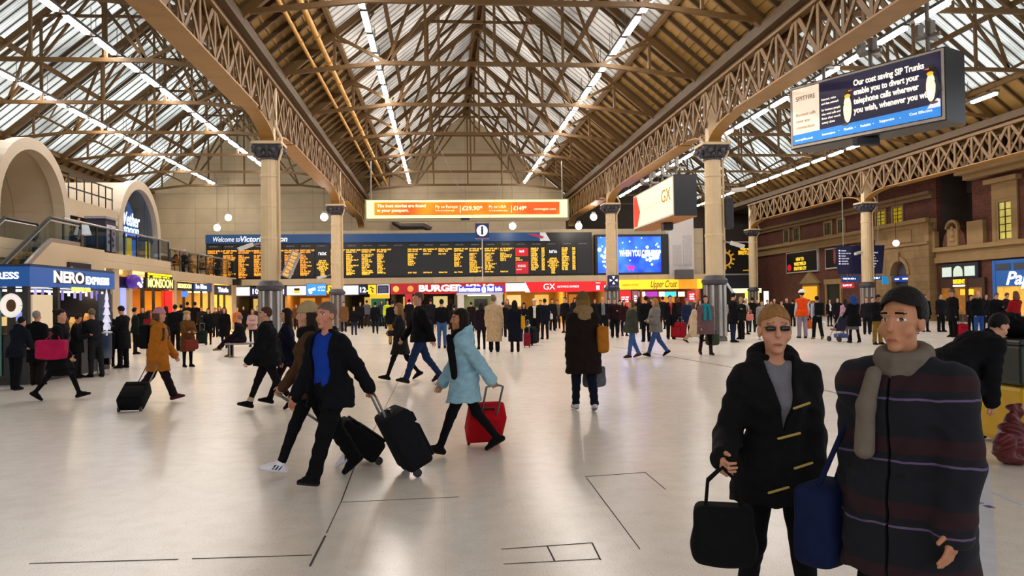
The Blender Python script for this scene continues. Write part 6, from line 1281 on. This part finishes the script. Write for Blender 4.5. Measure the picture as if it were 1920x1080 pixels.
# ---- centre left
t('man in black quilted jacket walking left with cream boot cuffs',503,768,572,96,'walkr',('puffer','#15161b',.78,.06),('slim','#1c1218'),shoe=('anklet','#15131a'),hair=('short','#4a3022'),collar='stand',wide=1.1)
t('woman in navy coat walking left just behind the quilted jacket',541,757,575,94,'walk',('coat','#151830',.72),('slim','#241016'),fem=True,shoe=('boot','#121016'),hair=('long','#2c1c14'))
w=t('woman in beige knitted hat, brown jacket and white striped trainers',585,884,563,104,'walk',('jacket','#4a3220',.8),('slim','#14141a'),fem=True,hat=('beanie','#a8916c'),hair=('long','#3a2a20'),shoe=('sneaker','#e8e4ee','#d8d4dc'),scarf=('ring','#1a1a20'),grip=(0,1))
f=atz(706,866); suitcase('small black case trailing behind the woman in the beige hat',f,w['hand'][0 if (w['hand'][0]-w['hand'][1]).y<0 and False else 1],'#19191d',(.38,.24,.5))
m=t('man in black coat over bright blue jumper pulling a case',622,903,561,140,'pull',('coat','#14141b',.76,.034),('trousers','#131317'),shirt=('#15399a','sweater'),opn=.12,hair=('short','#6a5a50'),skin='#c8866a',grip=(1,0),wide=1.1)
f=atz(772,888); suitcase('larger black case pulled by the man in the blue jumper',f,m['hand'][0],'#1b1c22',(.44,.27,.58))
t('person crouching low in black by the gates left of the platform 12 sign',664,628,574,200,'stand2',('jacket',BK,.8),('jeans','#22263c'),hair=('short','#2a1c16'))
t('slim man in grey jacket walking away under the platform 12 sign',688,613,563,10,'step',('jacket','#55565c',.82),('trousers','#33333a'),hair=('short','#2a221c'))
t('man in black coat and jeans walking away before the green notice',704,626,565,5,'walk',('jacket','#131318',.72),('jeans','#1c2438'),hair=('short','#18120f'))
t('gate worker in yellow high-visibility jacket by the green notice',727,617,563,190,'stand',('jacket','#c8d832',.82),('trousers',BK),hair=('short','#1c1612'))
t('man in black jacket and tan trousers with back turned left of the burger bar',737,646,562,0,'stand',('jacket','#121216',.8),('trousers','#9a7430'),hair=('short','#2a1c14'))
t('blonde woman in grey coat walking left with folded arms',752,713,566,92,'foldwalk',('coat','#2e2b2c',.62),('tights','#17161c'),fem=True,hair=('long','#8a6638'))
t('tall man in black jacket and blue jeans striding left before the burger bar',789,719,545,108,'walk',('jacket','#101014',.82,.03),('jeans','#1c2c4c'),shoe=('shoe','#3a2418'),hair=('short','#5a4034'),skin='#c08a76')
t('man in black jacket and faded jeans facing the burger bar',829,653,561,0,'stand',('jacket','#121216',.86),('jeans','#3a5480'),hair=('short','#16110f'))
t('woman in dark coat behind the light blue coat near the kiosk pillar',852,640,571,20,'stand',('coat','#1c1a22',.6),('slim',BK),fem=True,hair=('bun','#1c1410'))
w=t('dark-haired woman in light blue coat walking left with a red case',873,851,574,96,'pull',('coat','#8fb4c4',.66,.045),('slim','#141318'),fem=True,hair=('long','#20140e'),collar='hood',grip=(1,0),skin='#b87a54',scarf=('lefttail','#16141a'))
f=atz(906,832); suitcase('bright red trolley case behind the woman in the light blue coat',f,w['hand'][0],'#b0101c',(.42,.26,.48))
t('woman in plum jacket with her back turned at the information kiosk',903,655,566,5,'stand',('jacket','#2c1c2c',.72),('slim',DK),fem=True,hair=('bob','#3a281e'))
t('man in long beige trench coat with back turned at the information kiosk',927,660,555,356,'stand2',('longcoat','#b59a78',.34,.04),('trousers','#14141a'),hair=('short','#6a5c54'))
w=t('woman in long navy coat with back turned carrying a yellow bag',966,660,563,0,'stand',('longcoat','#14182c',.36),('slim','#101014'),fem=True,shoe=('boot','#121014'),hair=('straight','#14100e'),grip=(0,1))
shoulder_bag('yellow bag on the right shoulder of the navy coat',w,1,'#c89018',(.3,.12,.42),1.0,.27)
f=atz(988,652); suitcase('small dark red case beside the woman in the long navy coat',f,(f.x,f.y+.02,.75),'#7a1c2c',(.24,.2,.45))
t('woman in black with dark hair facing forward, left of the white-capped man',983,640,567,180,'phone',('jacket',BK,.75),('slim',DK),fem=True,hair=('bob','#120e0c'))
m=t('man in white cap and open black jacket with a large dark case',1003,642,560,175,'stand',('jacket','#131318',.75),('trousers','#14141a'),shirt='#cfcac4',opn=.05,hat=('cap','#d8d4d0'),hair=('short','#8a8078'))
f=atz(993,648); suitcase('large dark case in front of the white-capped man',f,(f.x-.05,f.y+.03,.95),'#17171c',(.5,.3,.62))
m=t('man in navy jacket with back turned, white bag on his shoulder',1022,636,560,12,'stand2',('jacket','#15192c',.78),('jeans','#1c2030'),hair=('short','#241a16'))
shoulder_bag('white shoulder bag on the navy jacket',m,1,'#c8c6c4',(.3,.1,.24),.98,.27)
t('young man in black jumper leaning left in front of the lit ticket shop',1060,624,557,140,'stand2',('sweater','#121216',.82),('slim','#101014'),hair=('short','#100c0c'))
w=t('woman in dark brown parka with fur hood walking away from the camera',1096,770,549,2,'step',('parka','#2a1c18',.56,.05),('jeans','#1a2036'),fem=True,shoe=('shoe','#c8c4cc','#7a7880'),collar='fur',hat=('beanie','#6a5230'),hair=('bob','#7a5c30'),grip=(0,1),wide=1.15)
shoulder_bag('ochre leather bag on the right shoulder of the brown parka',w,1,'#a8661c',(.34,.16,.4),1.06,.27); handbag('grey and black bag in the right hand of the brown parka',w['hand'][1],'#5a5a60',(.34,.12,.34),.1,20)
t('bald man in grey jumper and open dark jacket right of the brown parka',1131,634,556,180,'stand',('jacket','#17171c',.8),('trousers',DK),shirt=('#6c6c72','sweater'),opn=.07,hair=('bald','#5a4a40'))
t('man in maroon and black jacket in front of the grooved column base',1153,633,558,175,'phone',('jacket','#33161e',.8),('trousers','#15151b'),hair=('short','#6a5850'))
t('woman in dark maroon jacket beside the red upright poster',1171,630,563,190,'stand',('jacket','#3a141e',.76),('slim',DK),fem=True,hair=('long','#20140f'))
t('woman in olive jacket with fur collar and blue jeans walking left',1186,671,562,98,'step',('jacket','#3a3d34',.76,.045),('jeans','#3a5c90'),fem=True,shoe=('boot','#4a2a18'),collar='fur',hair=('bob','#6a4428'))
t('man in black jacket between the olive jacket and the grey jacket women',1212,641,555,5,'stand',('jacket','#111115',.76),('trousers','#121216'),hair=('short','#14100e'))
t('blonde woman in pale grey jacket and jeans with folded arms',1231,669,557,100,'foldwalk',('jacket','#77726e',.76,.04),('jeans','#3a4f80'),fem=True,shoe=('boot','#15131a'),hair=('bob','#a87c40'),collar='hood')
m=t('man in dark overcoat with a red tie standing by a red case',1258,636,554,180,'stand',('coat','#15161e',.55),('trousers',DK),shirt='#a83428',opn=.02,hair=('short','#3a2c24'))
f=atz(1274,636); suitcase('large red case standing in front of the baguette shop',f,(f.x+.05,f.y+.03,.9),'#8a1422',(.6,.3,.62))
t('person in mauve woollen hat and dark blue coat at the baguette shop',1289,632,560,190,'stand',('coat','#1a2444',.6),('trousers',DK),hat=('beanie','#8a5a78'),hair=('short','#5a4a40'))
t('man in navy jacket at the right end of the baguette shop',1304,629,561,150,'stand',('jacket','#16203a',.78),('trousers',DK),hair=('short','#8a7868'))
t('person in long beige coat behind the turquoise scarf woman',1302,643,566,260,'walk',('longcoat','#b8a288',.3),('trousers','#a08c70'),fem=True,hair=('bob','#4a382c'))
w=t('woman in mauve coat with big turquoise scarf walking forward',1324,666,554,180,'step',('coat','#6a5054',.62,.045),('tights','#1a1214'),fem=True,shoe=('boot','#3a2620'),scarf=('tails','#128c9c'),hair=('long','#2a1812'),grip=(1,0),wide=1.1)
handbag('dark green and white bag in the hand of the turquoise scarf woman',w['hand'][0],'#3c4434',(.36,.14,.34),.1,180)
# ---- centre right
t('tall man in black jacket and dark jeans right of the thick fluted column',1375,642,549,275,'phone',('coat','#121217',.66),('jeans','#18233c'),hair=('short','#14100e'))
t('man in dark green jacket with fair hair behind the tall man by the fluted column',1390,636,557,120,'stand',('jacket','#1c2620',.76),('trousers',DK),hair=('short','#9a8468'))
w=t('woman in white hat and cream scarf holding a pink bag',1398,627,559,195,'phone2',('jacket','#6a5850',.76),('slim','#2a2038'),fem=True,hat=('beanie','#c8c0b4'),scarf=('tails','#c8beb0'),hair=('long','#5a4434'))
handbag('salmon pink bag held by the woman in the white hat',w['hand'][1]+Vector((0,-.05,-.05)),'#c8786c',(.34,.12,.3),.08,195)
t('man in black jacket with back turned right of the white hat woman',1411,623,557,355,'stand2',('jacket','#111115',.76),('jeans','#1a2a34'),hair=('short','#1c1612'))
t('woman in grey fur jacket and black trousers with a dark bag',1429,637,563,182,'stand',('jacket',M('grey_fur','#8a857c',.95,var=.5,scale=40,bump=.7),.7,.045),('slim','#101014'),fem=True,shoe=('sneaker','#c8c4c8'),hair=('long','#3a2418'))
t('person in pale coat beside the grey fur jacket, partly hidden',1447,630,566,180,'stand',('coat','#9a9088',.5),('trousers','#b0a080'),fem=True,hair=('bob','#3a3028'))
t('woman in cream scarf with short black hair behind the toggle coat woman',1466,634,563,185,'stand',('coat','#2a2420',.55),('slim',DK),fem=True,scarf=('tails','#c8b890'),hair=('bob','#14100e'))
for i,(x,fy_,hy_,fc,c,hc,l) in enumerate(((1440,612,563,190,'#22222a','#2a2018','man in charcoal jacket in the distant crowd just right of the slim distant column'),(1453,610,561,170,'#14141a','#d8b8a0','pale-headed man in black in the distant crowd'),(1476,611,560,185,'#2c1e1c','#c8a898','fair-haired man in brown in the distant crowd left of the orange vest'),(1487,612,562,10,'#15151c','#1a1412','black jacket back view directly left of the orange vest'),(1421,614,560,160,'#3a2c24','#4a382c','brown jacketed man between the slim distant column and the grey fur jacket'),(1346,617,562,180,'#8a6a5c','#5a3a28','pink-brown jacketed woman at the foot of the fluted column'),(1361,622,561,200,'#a08a7c','#7a5a44','beige jacketed woman half hidden by the tall man at the fluted column'),(1518,616,562,200,'#26304a','#2a1c16','blue jacketed person between the orange vest and the rucksack man'))):
    t(l,x,fy_,hy_,fc,['stand','stand2'][i%2],('jacket',c,.78),('trousers','#191920'),hair=('short',hc))
w=t('workman in orange reflective vest and white helmet with back turned',1505,634,545,358,'stand2',('vest','#f04a14',.82,.035),('trousers','#8a8090'),hat=('helmet','#e8e6e4'),hair=('short','#2a1c14'),grip=(0,1),extra=lambda parts,k: [parts.append(('reflective_strip',(lambda G:[G.ell(k['U']((0,0,z)),(.195,.15,.022),k['Ru'],.01) for z in (1.02,)] and G)(Sdf(k['hv'])),M('reflective','#e8a060',.3)))])
handbag('orange shopping bag in the right hand of the workman',w['hand'][1],'#c85a20',(.3,.14,.34),.08,0,name='shopping_bag')
m=t('young man in pale shirt with black rucksack walking away',1533,636,555,357,'step',('shirt','#b0aec0',.88,.015),('trousers','#16181c'),shoe=('boot','#8a7440'),hair=('short','#14100e'),grip=(0,1))
backpack('black rucksack on the pale-shirted young man',m,'#14151a',(.34,.18,.5)); hc_=m['hand'][1]; q=MB().ball((0,0,0),(.13,.16,.12),14,8); hm_=q.build('hard_hat',hexm('#e4e2e0',.35),None,True,loc=hc_+Vector((.06,0,-.16))); tag(hm_,'white hard hat hanging from the hand of the rucksack man','helmet'); MB().tube([(-.05,0,.1),(-.06,0,.17),(.0,0,.1)],.01,6).build('strap',BLK,hm_)
t('woman in black with white blouse beyond the rucksack man, near the framed doorway',1556,612,562,190,'stand',('jacket','#141419',.76),('slim',DK),fem=True,shirt='#d8d4d4',opn=.06,hair=('long','#20140f'))
w=t('woman in black coat, grey skirt and blue headscarf with a pushchair',1602,643,554,2,'push',('coat','#101014',.62,.045),('skirt','#5a5660'),fem=True,shoe=('boot','#101014'),hat=('hoodup','#20407c'),hair=('short','#1a1410'),wide=1.15)
t('woman in pale pink coat left of the blue headscarf woman',1585,631,560,15,'stand',('coat','#b48aa0',.6),('slim','#5a4c58'),fem=True,hair=('long','#3a1c22'))
pc=atz(1580,641); ps=empty('pushchair',(pc.x,pc.y+.25,0),rad(10),label='small red and dark pushchair in front of the blue headscarf woman',cat='pushchair')
for x,y in ((-.22,-.3),(.22,-.3),(-.2,.3),(.2,.3)): MB().tube([(x-.025,y,.1),(x+.025,y,.1)],.1,16).build('wheel',BLK,ps,True)
for sx in (-1,1): MB().tube([(sx*.2,.3,.1),(sx*.2,.0,.55),(sx*.2,-.4,1.02),(sx*.17,-.45,1.05)],.013,8).build('frame_tube',GREYM,ps,True); MB().tube([(sx*.22,-.3,.1),(sx*.2,.05,.6)],.013,8).build('frame_tube',GREYM,ps,True)
MB().tube([(-.2,-.42,1.04),(.2,-.42,1.04)],.018,8).build('handle',BLK,ps); MB().hexa([(-.18,-.12,.38),(.18,-.12,.38),(.18,.25,.42),(-.18,.25,.42)],[(-.18,-.12,.43),(.18,-.12,.43),(.18,.25,.47),(-.18,.25,.47)]).build('seat',cloth('#8a2a34'),ps); MB().hexa([(-.18,-.12,.4),(.18,-.12,.4),(.18,-.28,.9),(-.18,-.28,.9)],[(-.18,-.07,.42),(.18,-.07,.42),(.18,-.24,.92),(-.18,-.24,.92)]).build('backrest',cloth('#2a2c44'),ps)
MB().rbox((0,-.1,.22),(.34,.4,.16),.04).build('basket',cloth('#4a5a8a'),ps)
t('man in black jacket and khaki trousers looking down at his phone',1646,646,552,190,'phone2',('jacket','#101014',.82,.03),('trousers','#7c5f24'),hair=('short','#100c0c'),skin='#8a5c40')
t('dark jacketed person behind the khaki trousers man to his left',1626,627,557,150,'stand',('jacket','#22242a',.78),('trousers',DK),hair=('short','#5a4a3c'))
t('smiling woman in plum coat with long pale grey scarf',1679,640,545,178,'step',('coat','#33182f',.66),('slim','#1c1a20'),fem=True,scarf=('tails','#b0a8a0'),hair=('short','#1c1410'),skin='#b87a50')
t('person in maroon hat just behind the plum coat woman',1664,628,552,200,'stand',('jacket','#241a24',.78),('trousers',DK),hat=('beanie','#4a1c28'),hair=('short','#2a1c16'))
t('man in flat grey cap and black coat in front of the brown shopfront',1787,632,543,100,'stand',('coat','#111114',.6),('trousers',BK),hat=('cap','#4c4a46'),hair=('short','#5a5048'),skin='#c08474')
f=atz(1803,632); suitcase('small red case before the brown shopfront, seen past the striped coat man',f,(f.x,f.y+.02,.95),'#a01428',(.36,.24,.45))
t('man in black jacket and bright blue jeans with hands in pockets',1836,633,545,182,'pocket',('jacket','#101318',.82,.045),('jeans','#24488c'),collar='fur',hair=('receding','#8a6a58'),skin='#cc9880')
t('man in dark jacket behind the blue jeans man, near the yellow lit name',1822,621,553,180,'stand',('jacket','#15151b',.78),('trousers',DK),hair=('short','#14100e'))
w=t('bearded man in black coat with a bag at his hip before the blue shopfront',1869,630,549,175,'phone',('coat','#121216',.6,.045),('trousers','#15121a'),hair=('short','#5a4438'))
shoulder_bag('black satchel on the hip of the man before the blue shopfront',w,0,'#15161c',(.32,.14,.34),.95,.3)
t('woman in red jacket and black skirt with back turned at the right edge',1906,642,546,5,'folded',('jacket','#8a141c',.86),('skirt','#14121a'),fem=True,shoe=('boot','#121016'),hair=('bob','#6a4430'))
t('black coated person between the scarf woman and the stone arch',1712,626,553,200,'stand',('coat','#17161c',.6),('trousers',DK),hair=('short','#2a2018'))
# ---- more of the packed far crowd before the shops
FAR=[(527,632,575,100,'#20242c','#3a2a20','man in slate jacket behind the navy coat woman'),(556,618,570,190,'#5a3c24','#2a1c14','brown jacketed man in the opening under the platform 11 sign'),(600,619,570,170,'#2a1a22','#4a3020','plum jacketed woman seen between the walking couple heads'),(645,622,566,185,'#6a4a30','#2a1c14','tan jacketed man right of the slim left column'),(676,616,566,200,'#1a1c22','#1c1410','black jacketed man left of the grey jacket walker'),(716,612,563,180,'#2c3440','#3a2c20','slate jacketed man before the green notice'),(768,620,561,5,'#17171d','#1a1410','black back view by the red upright banner'),(808,622,560,0,'#20202a','#2a1c16','charcoal back view at the burger bar between two taller men'),(846,618,562,10,'#15161c','#18120f','black back view at the right end of the burger bar'),(884,622,566,0,'#23181c','#3a2820','brown back view left of the plum jacket at the kiosk'),(944,632,566,350,'#15151b','#241a16','black jacketed queuer right of the trench coat'),(952,622,561,180,'#4a3a30','#5a4434','brown jacketed man in front of the yellow ticket shop'),(1036,620,560,190,'#1c1c22','#14100e','black jacketed man left of the leaning young man'),(1046,616,562,170,'#5c5048','#3a2c22','taupe jacketed woman at the ticket shop counter'),(1078,614,558,180,'#26262c','#1c1612','charcoal jacketed man at the ticket shop, left of the fur hood'),(1116,616,560,190,'#1a1a20','#2a2018','black jacketed woman right of the fur hood'),(1142,618,560,170,'#24242e','#3a2a20','navy jacketed man between the bald man and the column'),(1198,617,558,10,'#1c1a1c','#1a1410','black back view at the left of the baguette counter'),(1222,616,556,0,'#3a2a22','#5a4030','brown back view at the baguette counter'),(1243,617,556,15,'#18181e','#14100e','black back view at the middle of the baguette counter'),(1272,616,558,0,'#2a1a18','#4a3828','dark brown back view above the red case'),(1014,622,562,170,'#3a2230','#2a1c18','plum jacketed woman between the white-capped man and the navy jacket'),(1163,624,562,185,'#141418','#100c0c','black jacketed man between the maroon jackets'),(1313,622,562,180,'#2c1a1a','#3a2a20','dark red jacketed man left of the turquoise scarf'),
 (1571,617,558,180,'#1a1a20','#2a1e18','black jacketed man left of the pink coat'),(1637,622,557,170,'#3a2420','#3a2c24','brown jacketed man beside the slim cream column base'),(1693,622,552,190,'#20181e','#14100e','dark plum jacketed man under the stone arch'),(1735,622,552,180,'#15151a','#1c1410','black jacketed man right of the stone arch'),(1765,622,550,190,'#1e1c22','#2a1e18','charcoal jacketed man left of the flat cap'),(1850,622,551,180,'#161620','#3a2c22','black jacketed woman between the blue jeans man and the bearded man'),(1888,622,549,200,'#2a2026','#5a3a28','brown jacketed woman at the blue shop door'),
 (268,650,575,180,'#1c2420','#2a1c14','green-black jacketed man at the clothes shop door'),(312,648,574,350,'#2a1c18','#3a2418','brown jacketed woman at the red shop poster'),(340,640,571,20,'#15151b','#14100e','black jacketed man behind the tan beret'),(378,632,574,190,'#2c2a2a','#5a4430','grey jacketed man at the yellow shop window'),(412,630,574,180,'#3c2c24','#6a4c38','brown jacketed man at the last shop door'),(457,620,574,190,'#17171e','#1c1410','black jacketed man behind the orange jacket at the gates')]
for i,(x,fy_,hy_,fc,c,hc,l) in enumerate(FAR):
    t(l,x,fy_,hy_,fc,['stand','stand2','phone','stand'][i%4],(['jacket','coat'][i%3==0],c,.78 if i%3 else .58),(['trousers','jeans'][i%2],['#17171d','#1c2436'][i%2]),hair=(['short','short','bob'][i%3],hc),fem='woman' in l)
# ---- terrace guests
for i,(x,hyy,c,hc,l) in enumerate(((328,470,'#15181e','#1c1410','terrace guest in black with dark hair, furthest left behind the glass'),(344,471,'#1a1c24','#c89898','terrace guest with pink hat behind the far glass balustrade'),(357,480,'#5a5c64','#4a3a30','terrace guest in grey, third along the far balustrade'),(377,482,'#7a4a24','#3a281c','terrace guest in orange-brown, fourth along the far balustrade'),(393,486,'#2c4a68','#2a1c14','terrace guest in blue at the right end of the far balustrade'))):
    p=atx(x,hyy,-15.0); Hs=min(1.9,max(1.5,(p.z-3.5)/1.3*1.75)); z=p.z-3.5
    person(l,(-15.0,p.y),Hs,[300,250,280,260,290][i],'sit',('jacket',c,.86),('trousers',DK),hair=('short',hc) ,hat=('beanie','#c09090') if i==1 else None,z0=3.5,vox=.024)
    ch=empty('stool',(-15.0-.02,p.y,3.5),label='stool under the '+l.split(',')[0].split(' at the')[0].split(' behind')[0],cat='stool'); MB().lathe([(.18,.40),(.19,.42),(.18,.44)],14).build('seat',hexm('#4a3424'),ch); MB().lathe([(.2,0),(.2,.02),(.03,.05),(.03,.4)],12).build('pedestal',BLK,ch)
p=atx(134,424,-15.1); person('person in black with folded arms on the upper landing beside the vault leg',(-15.1,p.y),min(1.85,p.z-3.95),290,'folded',('jacket','#121216',.8),('trousers',BK),hair=('short','#2a1c14'),z0=3.95,vox=.024)
p=atx(147,430,-15.4); person('person in dark jacket on the upper landing left of the white lamp shade',(-15.4,p.y),1.56,250,'stand',('jacket','#1c1c22',.8),('trousers',DK),hair=('short','#1c1410'),z0=3.95,vox=.024)
# ---- foreground right
def toggles(parts,k):
    for z,x0,x1 in ((1.26,-.11,-.03),(1.11,-.06,.05),(.96,-.12,-.03),(.84,.0,.1)):
        G=Sdf(.0045); G.cone(k['U']((x0,.175,z+.015)),k['U']((x1,.18,z-.01)),.007,.007); parts.append(('toggle',G,M('toggle_gold','#b89a50',.4)))
    G=Sdf(.005)
    for sd in (-1,1): G.cone(k['HP'](sd*.036-.014,.09,1.641),k['HP'](sd*.036+.014,.09,1.641),.0135,.0135,.003)
    G.cone(k['HP'](-.07,.082,1.648),k['HP'](.07,.082,1.648),.003,.003,.003); parts.append(('spectacles',G,hexm('#1c1614',.2)))
ARM=dict(l=((.22,.05),(-.2,.25)),a=((.1,.06,.35,.15),(.0,.32,1.25,-.2)),lean=.03)
f=atz(1462,1205); w=person('blonde woman in black toggle coat and spectacles with a black handbag, right foreground',(f.x,f.y),zat(1478,573,(f.x,f.y)),176,ARM,('coat',M('wool_black','#0e0d0f',.9,var=.3,scale=30,bump=.4,spec=.2),.75,.034),('slim','#17161a'),fem=True,shoe=('boot','#121114'),hair=('bun','#94693a'),skin='#c88e70',shirt='#77757c',collar='hood',grip=(0,1),extra=toggles,hy=-.15,wide=1.0,vox=.0043)
handbag('black handbag with gold clasp hanging from the toggle coat woman',w['hand'][1],M('bag_leather','#17161a',.5,var=.2),(.34,.16,.3),.2,150) if False else None
hb=handbag('black handbag with a gold clasp hanging from the toggle coat woman',w['hand'][1],'#161518',(.25,.14,.28),.14,160,vox=.008)
MB().rbox((.0,-.072,-.24),(.09,.012,.03),.005,1).build('clasp',M('gold_metal','#c89a3c',.3,metal=.8),hb)
st=bpy.data.materials.new('striped_wool'); st.use_nodes=True; nt=st.node_tree; bs=nt.nodes['Principled BSDF']; bs.inputs['Roughness'].default_value=.95
tc=nn(nt,'ShaderNodeTexCoord'); sp=nn(nt,'ShaderNodeSeparateXYZ'); nt.links.new(tc.outputs['Object'],sp.inputs[0]); ns=nn(nt,'ShaderNodeTexNoise'); ns.inputs['Scale'].default_value=9; nt.links.new(tc.outputs['Object'],ns.inputs['Vector'])
ma=nn(nt,'ShaderNodeMath',operation='MULTIPLY_ADD'); ma.inputs[1].default_value=.02; nt.links.new(ns.outputs['Fac'],ma.inputs[0]); nt.links.new(sp.outputs[2],ma.inputs[2])
mm=nn(nt,'ShaderNodeMath',operation='MULTIPLY'); mm.inputs[1].default_value=1/.24; nt.links.new(ma.outputs[0],mm.inputs[0]); fr=nn(nt,'ShaderNodeMath',operation='FRACT'); nt.links.new(mm.outputs[0],fr.inputs[0])
rp=nn(nt,'ShaderNodeValToRGB'); rp.color_ramp.interpolation='CONSTANT'; e=rp.color_ramp.elements; e[0].color=lin('#0a0a16'); e[1].position=.45; e[1].color=lin('#260a14')
for p_,c_ in ((.30,'#5c4c70'),(.335,'#0a0a16'),(.7,'#0a0a16')): x=e.new(p_); x.color=lin(c_)
nt.links.new(fr.outputs[0],rp.inputs[0]); nt.links.new(rp.outputs[0],bs.inputs['Base Color'])
fx=atz(1712,1345); m=person('man in dark navy and maroon striped wool coat, nearest person at the right',(fx.x,fx.y),zat(1745,547,(fx.x,fx.y)),128,'stepr',('coat',st,.62,.05),('trousers','#15151d'),hair=('full','#1c1512'),skin='#b8805e',scarf=('onetail','#6c6258'),grip=(0,1),wide=.98,hy=-.1,vox=.0043)
shoulder_bag('dark blue bag at the side of the striped coat man',m,1,'#141d40',(.3,.16,.34),.74,.35)
person('person in black coat bent over beside the yellow bin',(5.0,7.55),1.75,272,'bend',('coat','#15141a',.7,.05),('trousers','#121216'),hair=('short','#14100e'),wide=1.2)
G=Sdf(.014,.012); G.ell((0,0,.0),(.3,.2,.12),None,.05).ell((-.2,.02,.05),(.16,.15,.12),None,.06); P,Q=G.run(); tag(link('black_bag',mesh_np('black_bag',P,Q,cloth('#101013')),None,(6.45,8.35,1.28)),'black crumpled bag lying on top of the yellow and green bin','bag')
G=Sdf(.011,.016); G.ell((0,0,.17),(.19,.17,.2),None,.05).ell((0,.0,.34),(.1,.09,.1),None,.08).cone((0,0,.4),(.03,0,.52),.035,.07,.03).cut(lambda X,Y,Z: .0-Z+0*X+0*Y); P,Q=G.run(); tag(link('plastic_bag',mesh_np('plastic_bag',P,Q,M('red_plastic','#5c1a20',.35,var=.3,scale=12,bump=.3)),None,(5.52,7.35,0)),'dark red crumpled plastic bag on the floor by the white tape','bag')
# ================================================================== sky and exposure
w=bpy.data.worlds.new('sky'); SC.world=w; w.use_nodes=True; nt=w.node_tree; bgn=nt.nodes['Background']
tc=nn(nt,'ShaderNodeTexCoord'); sp=nn(nt,'ShaderNodeSeparateXYZ'); nt.links.new(tc.outputs['Generated'],sp.inputs[0])
rp=nn(nt,'ShaderNodeValToRGB'); rp.color_ramp.elements[0].position=.45; rp.color_ramp.elements[0].color=(.5,.52,.55,1); rp.color_ramp.elements[1].position=.7; rp.color_ramp.elements[1].color=(1.,.98,.96,1)
nt.links.new(sp.outputs[2],rp.inputs[0]); nt.links.new(rp.outputs[0],bgn.inputs[0]); bgn.inputs[1].default_value=2.0
vs=SC.view_settings; SC.display_settings.display_device='sRGB'; vs.view_transform='Standard'; vs.look='None'; vs.gamma=1; vs.exposure=.3; vs.use_curve_mapping=False
SC.cycles.use_denoising=True; SC.cycles.max_bounces=7; SC.cycles.diffuse_bounces=4; SC.cycles.glossy_bounces=3; SC.cycles.transmission_bounces=4; SC.cycles.transparent_max_bounces=6; SC.cycles.sample_clamp_indirect=6; SC.cycles.caustics_reflective=False; SC.cycles.caustics_refractive=False
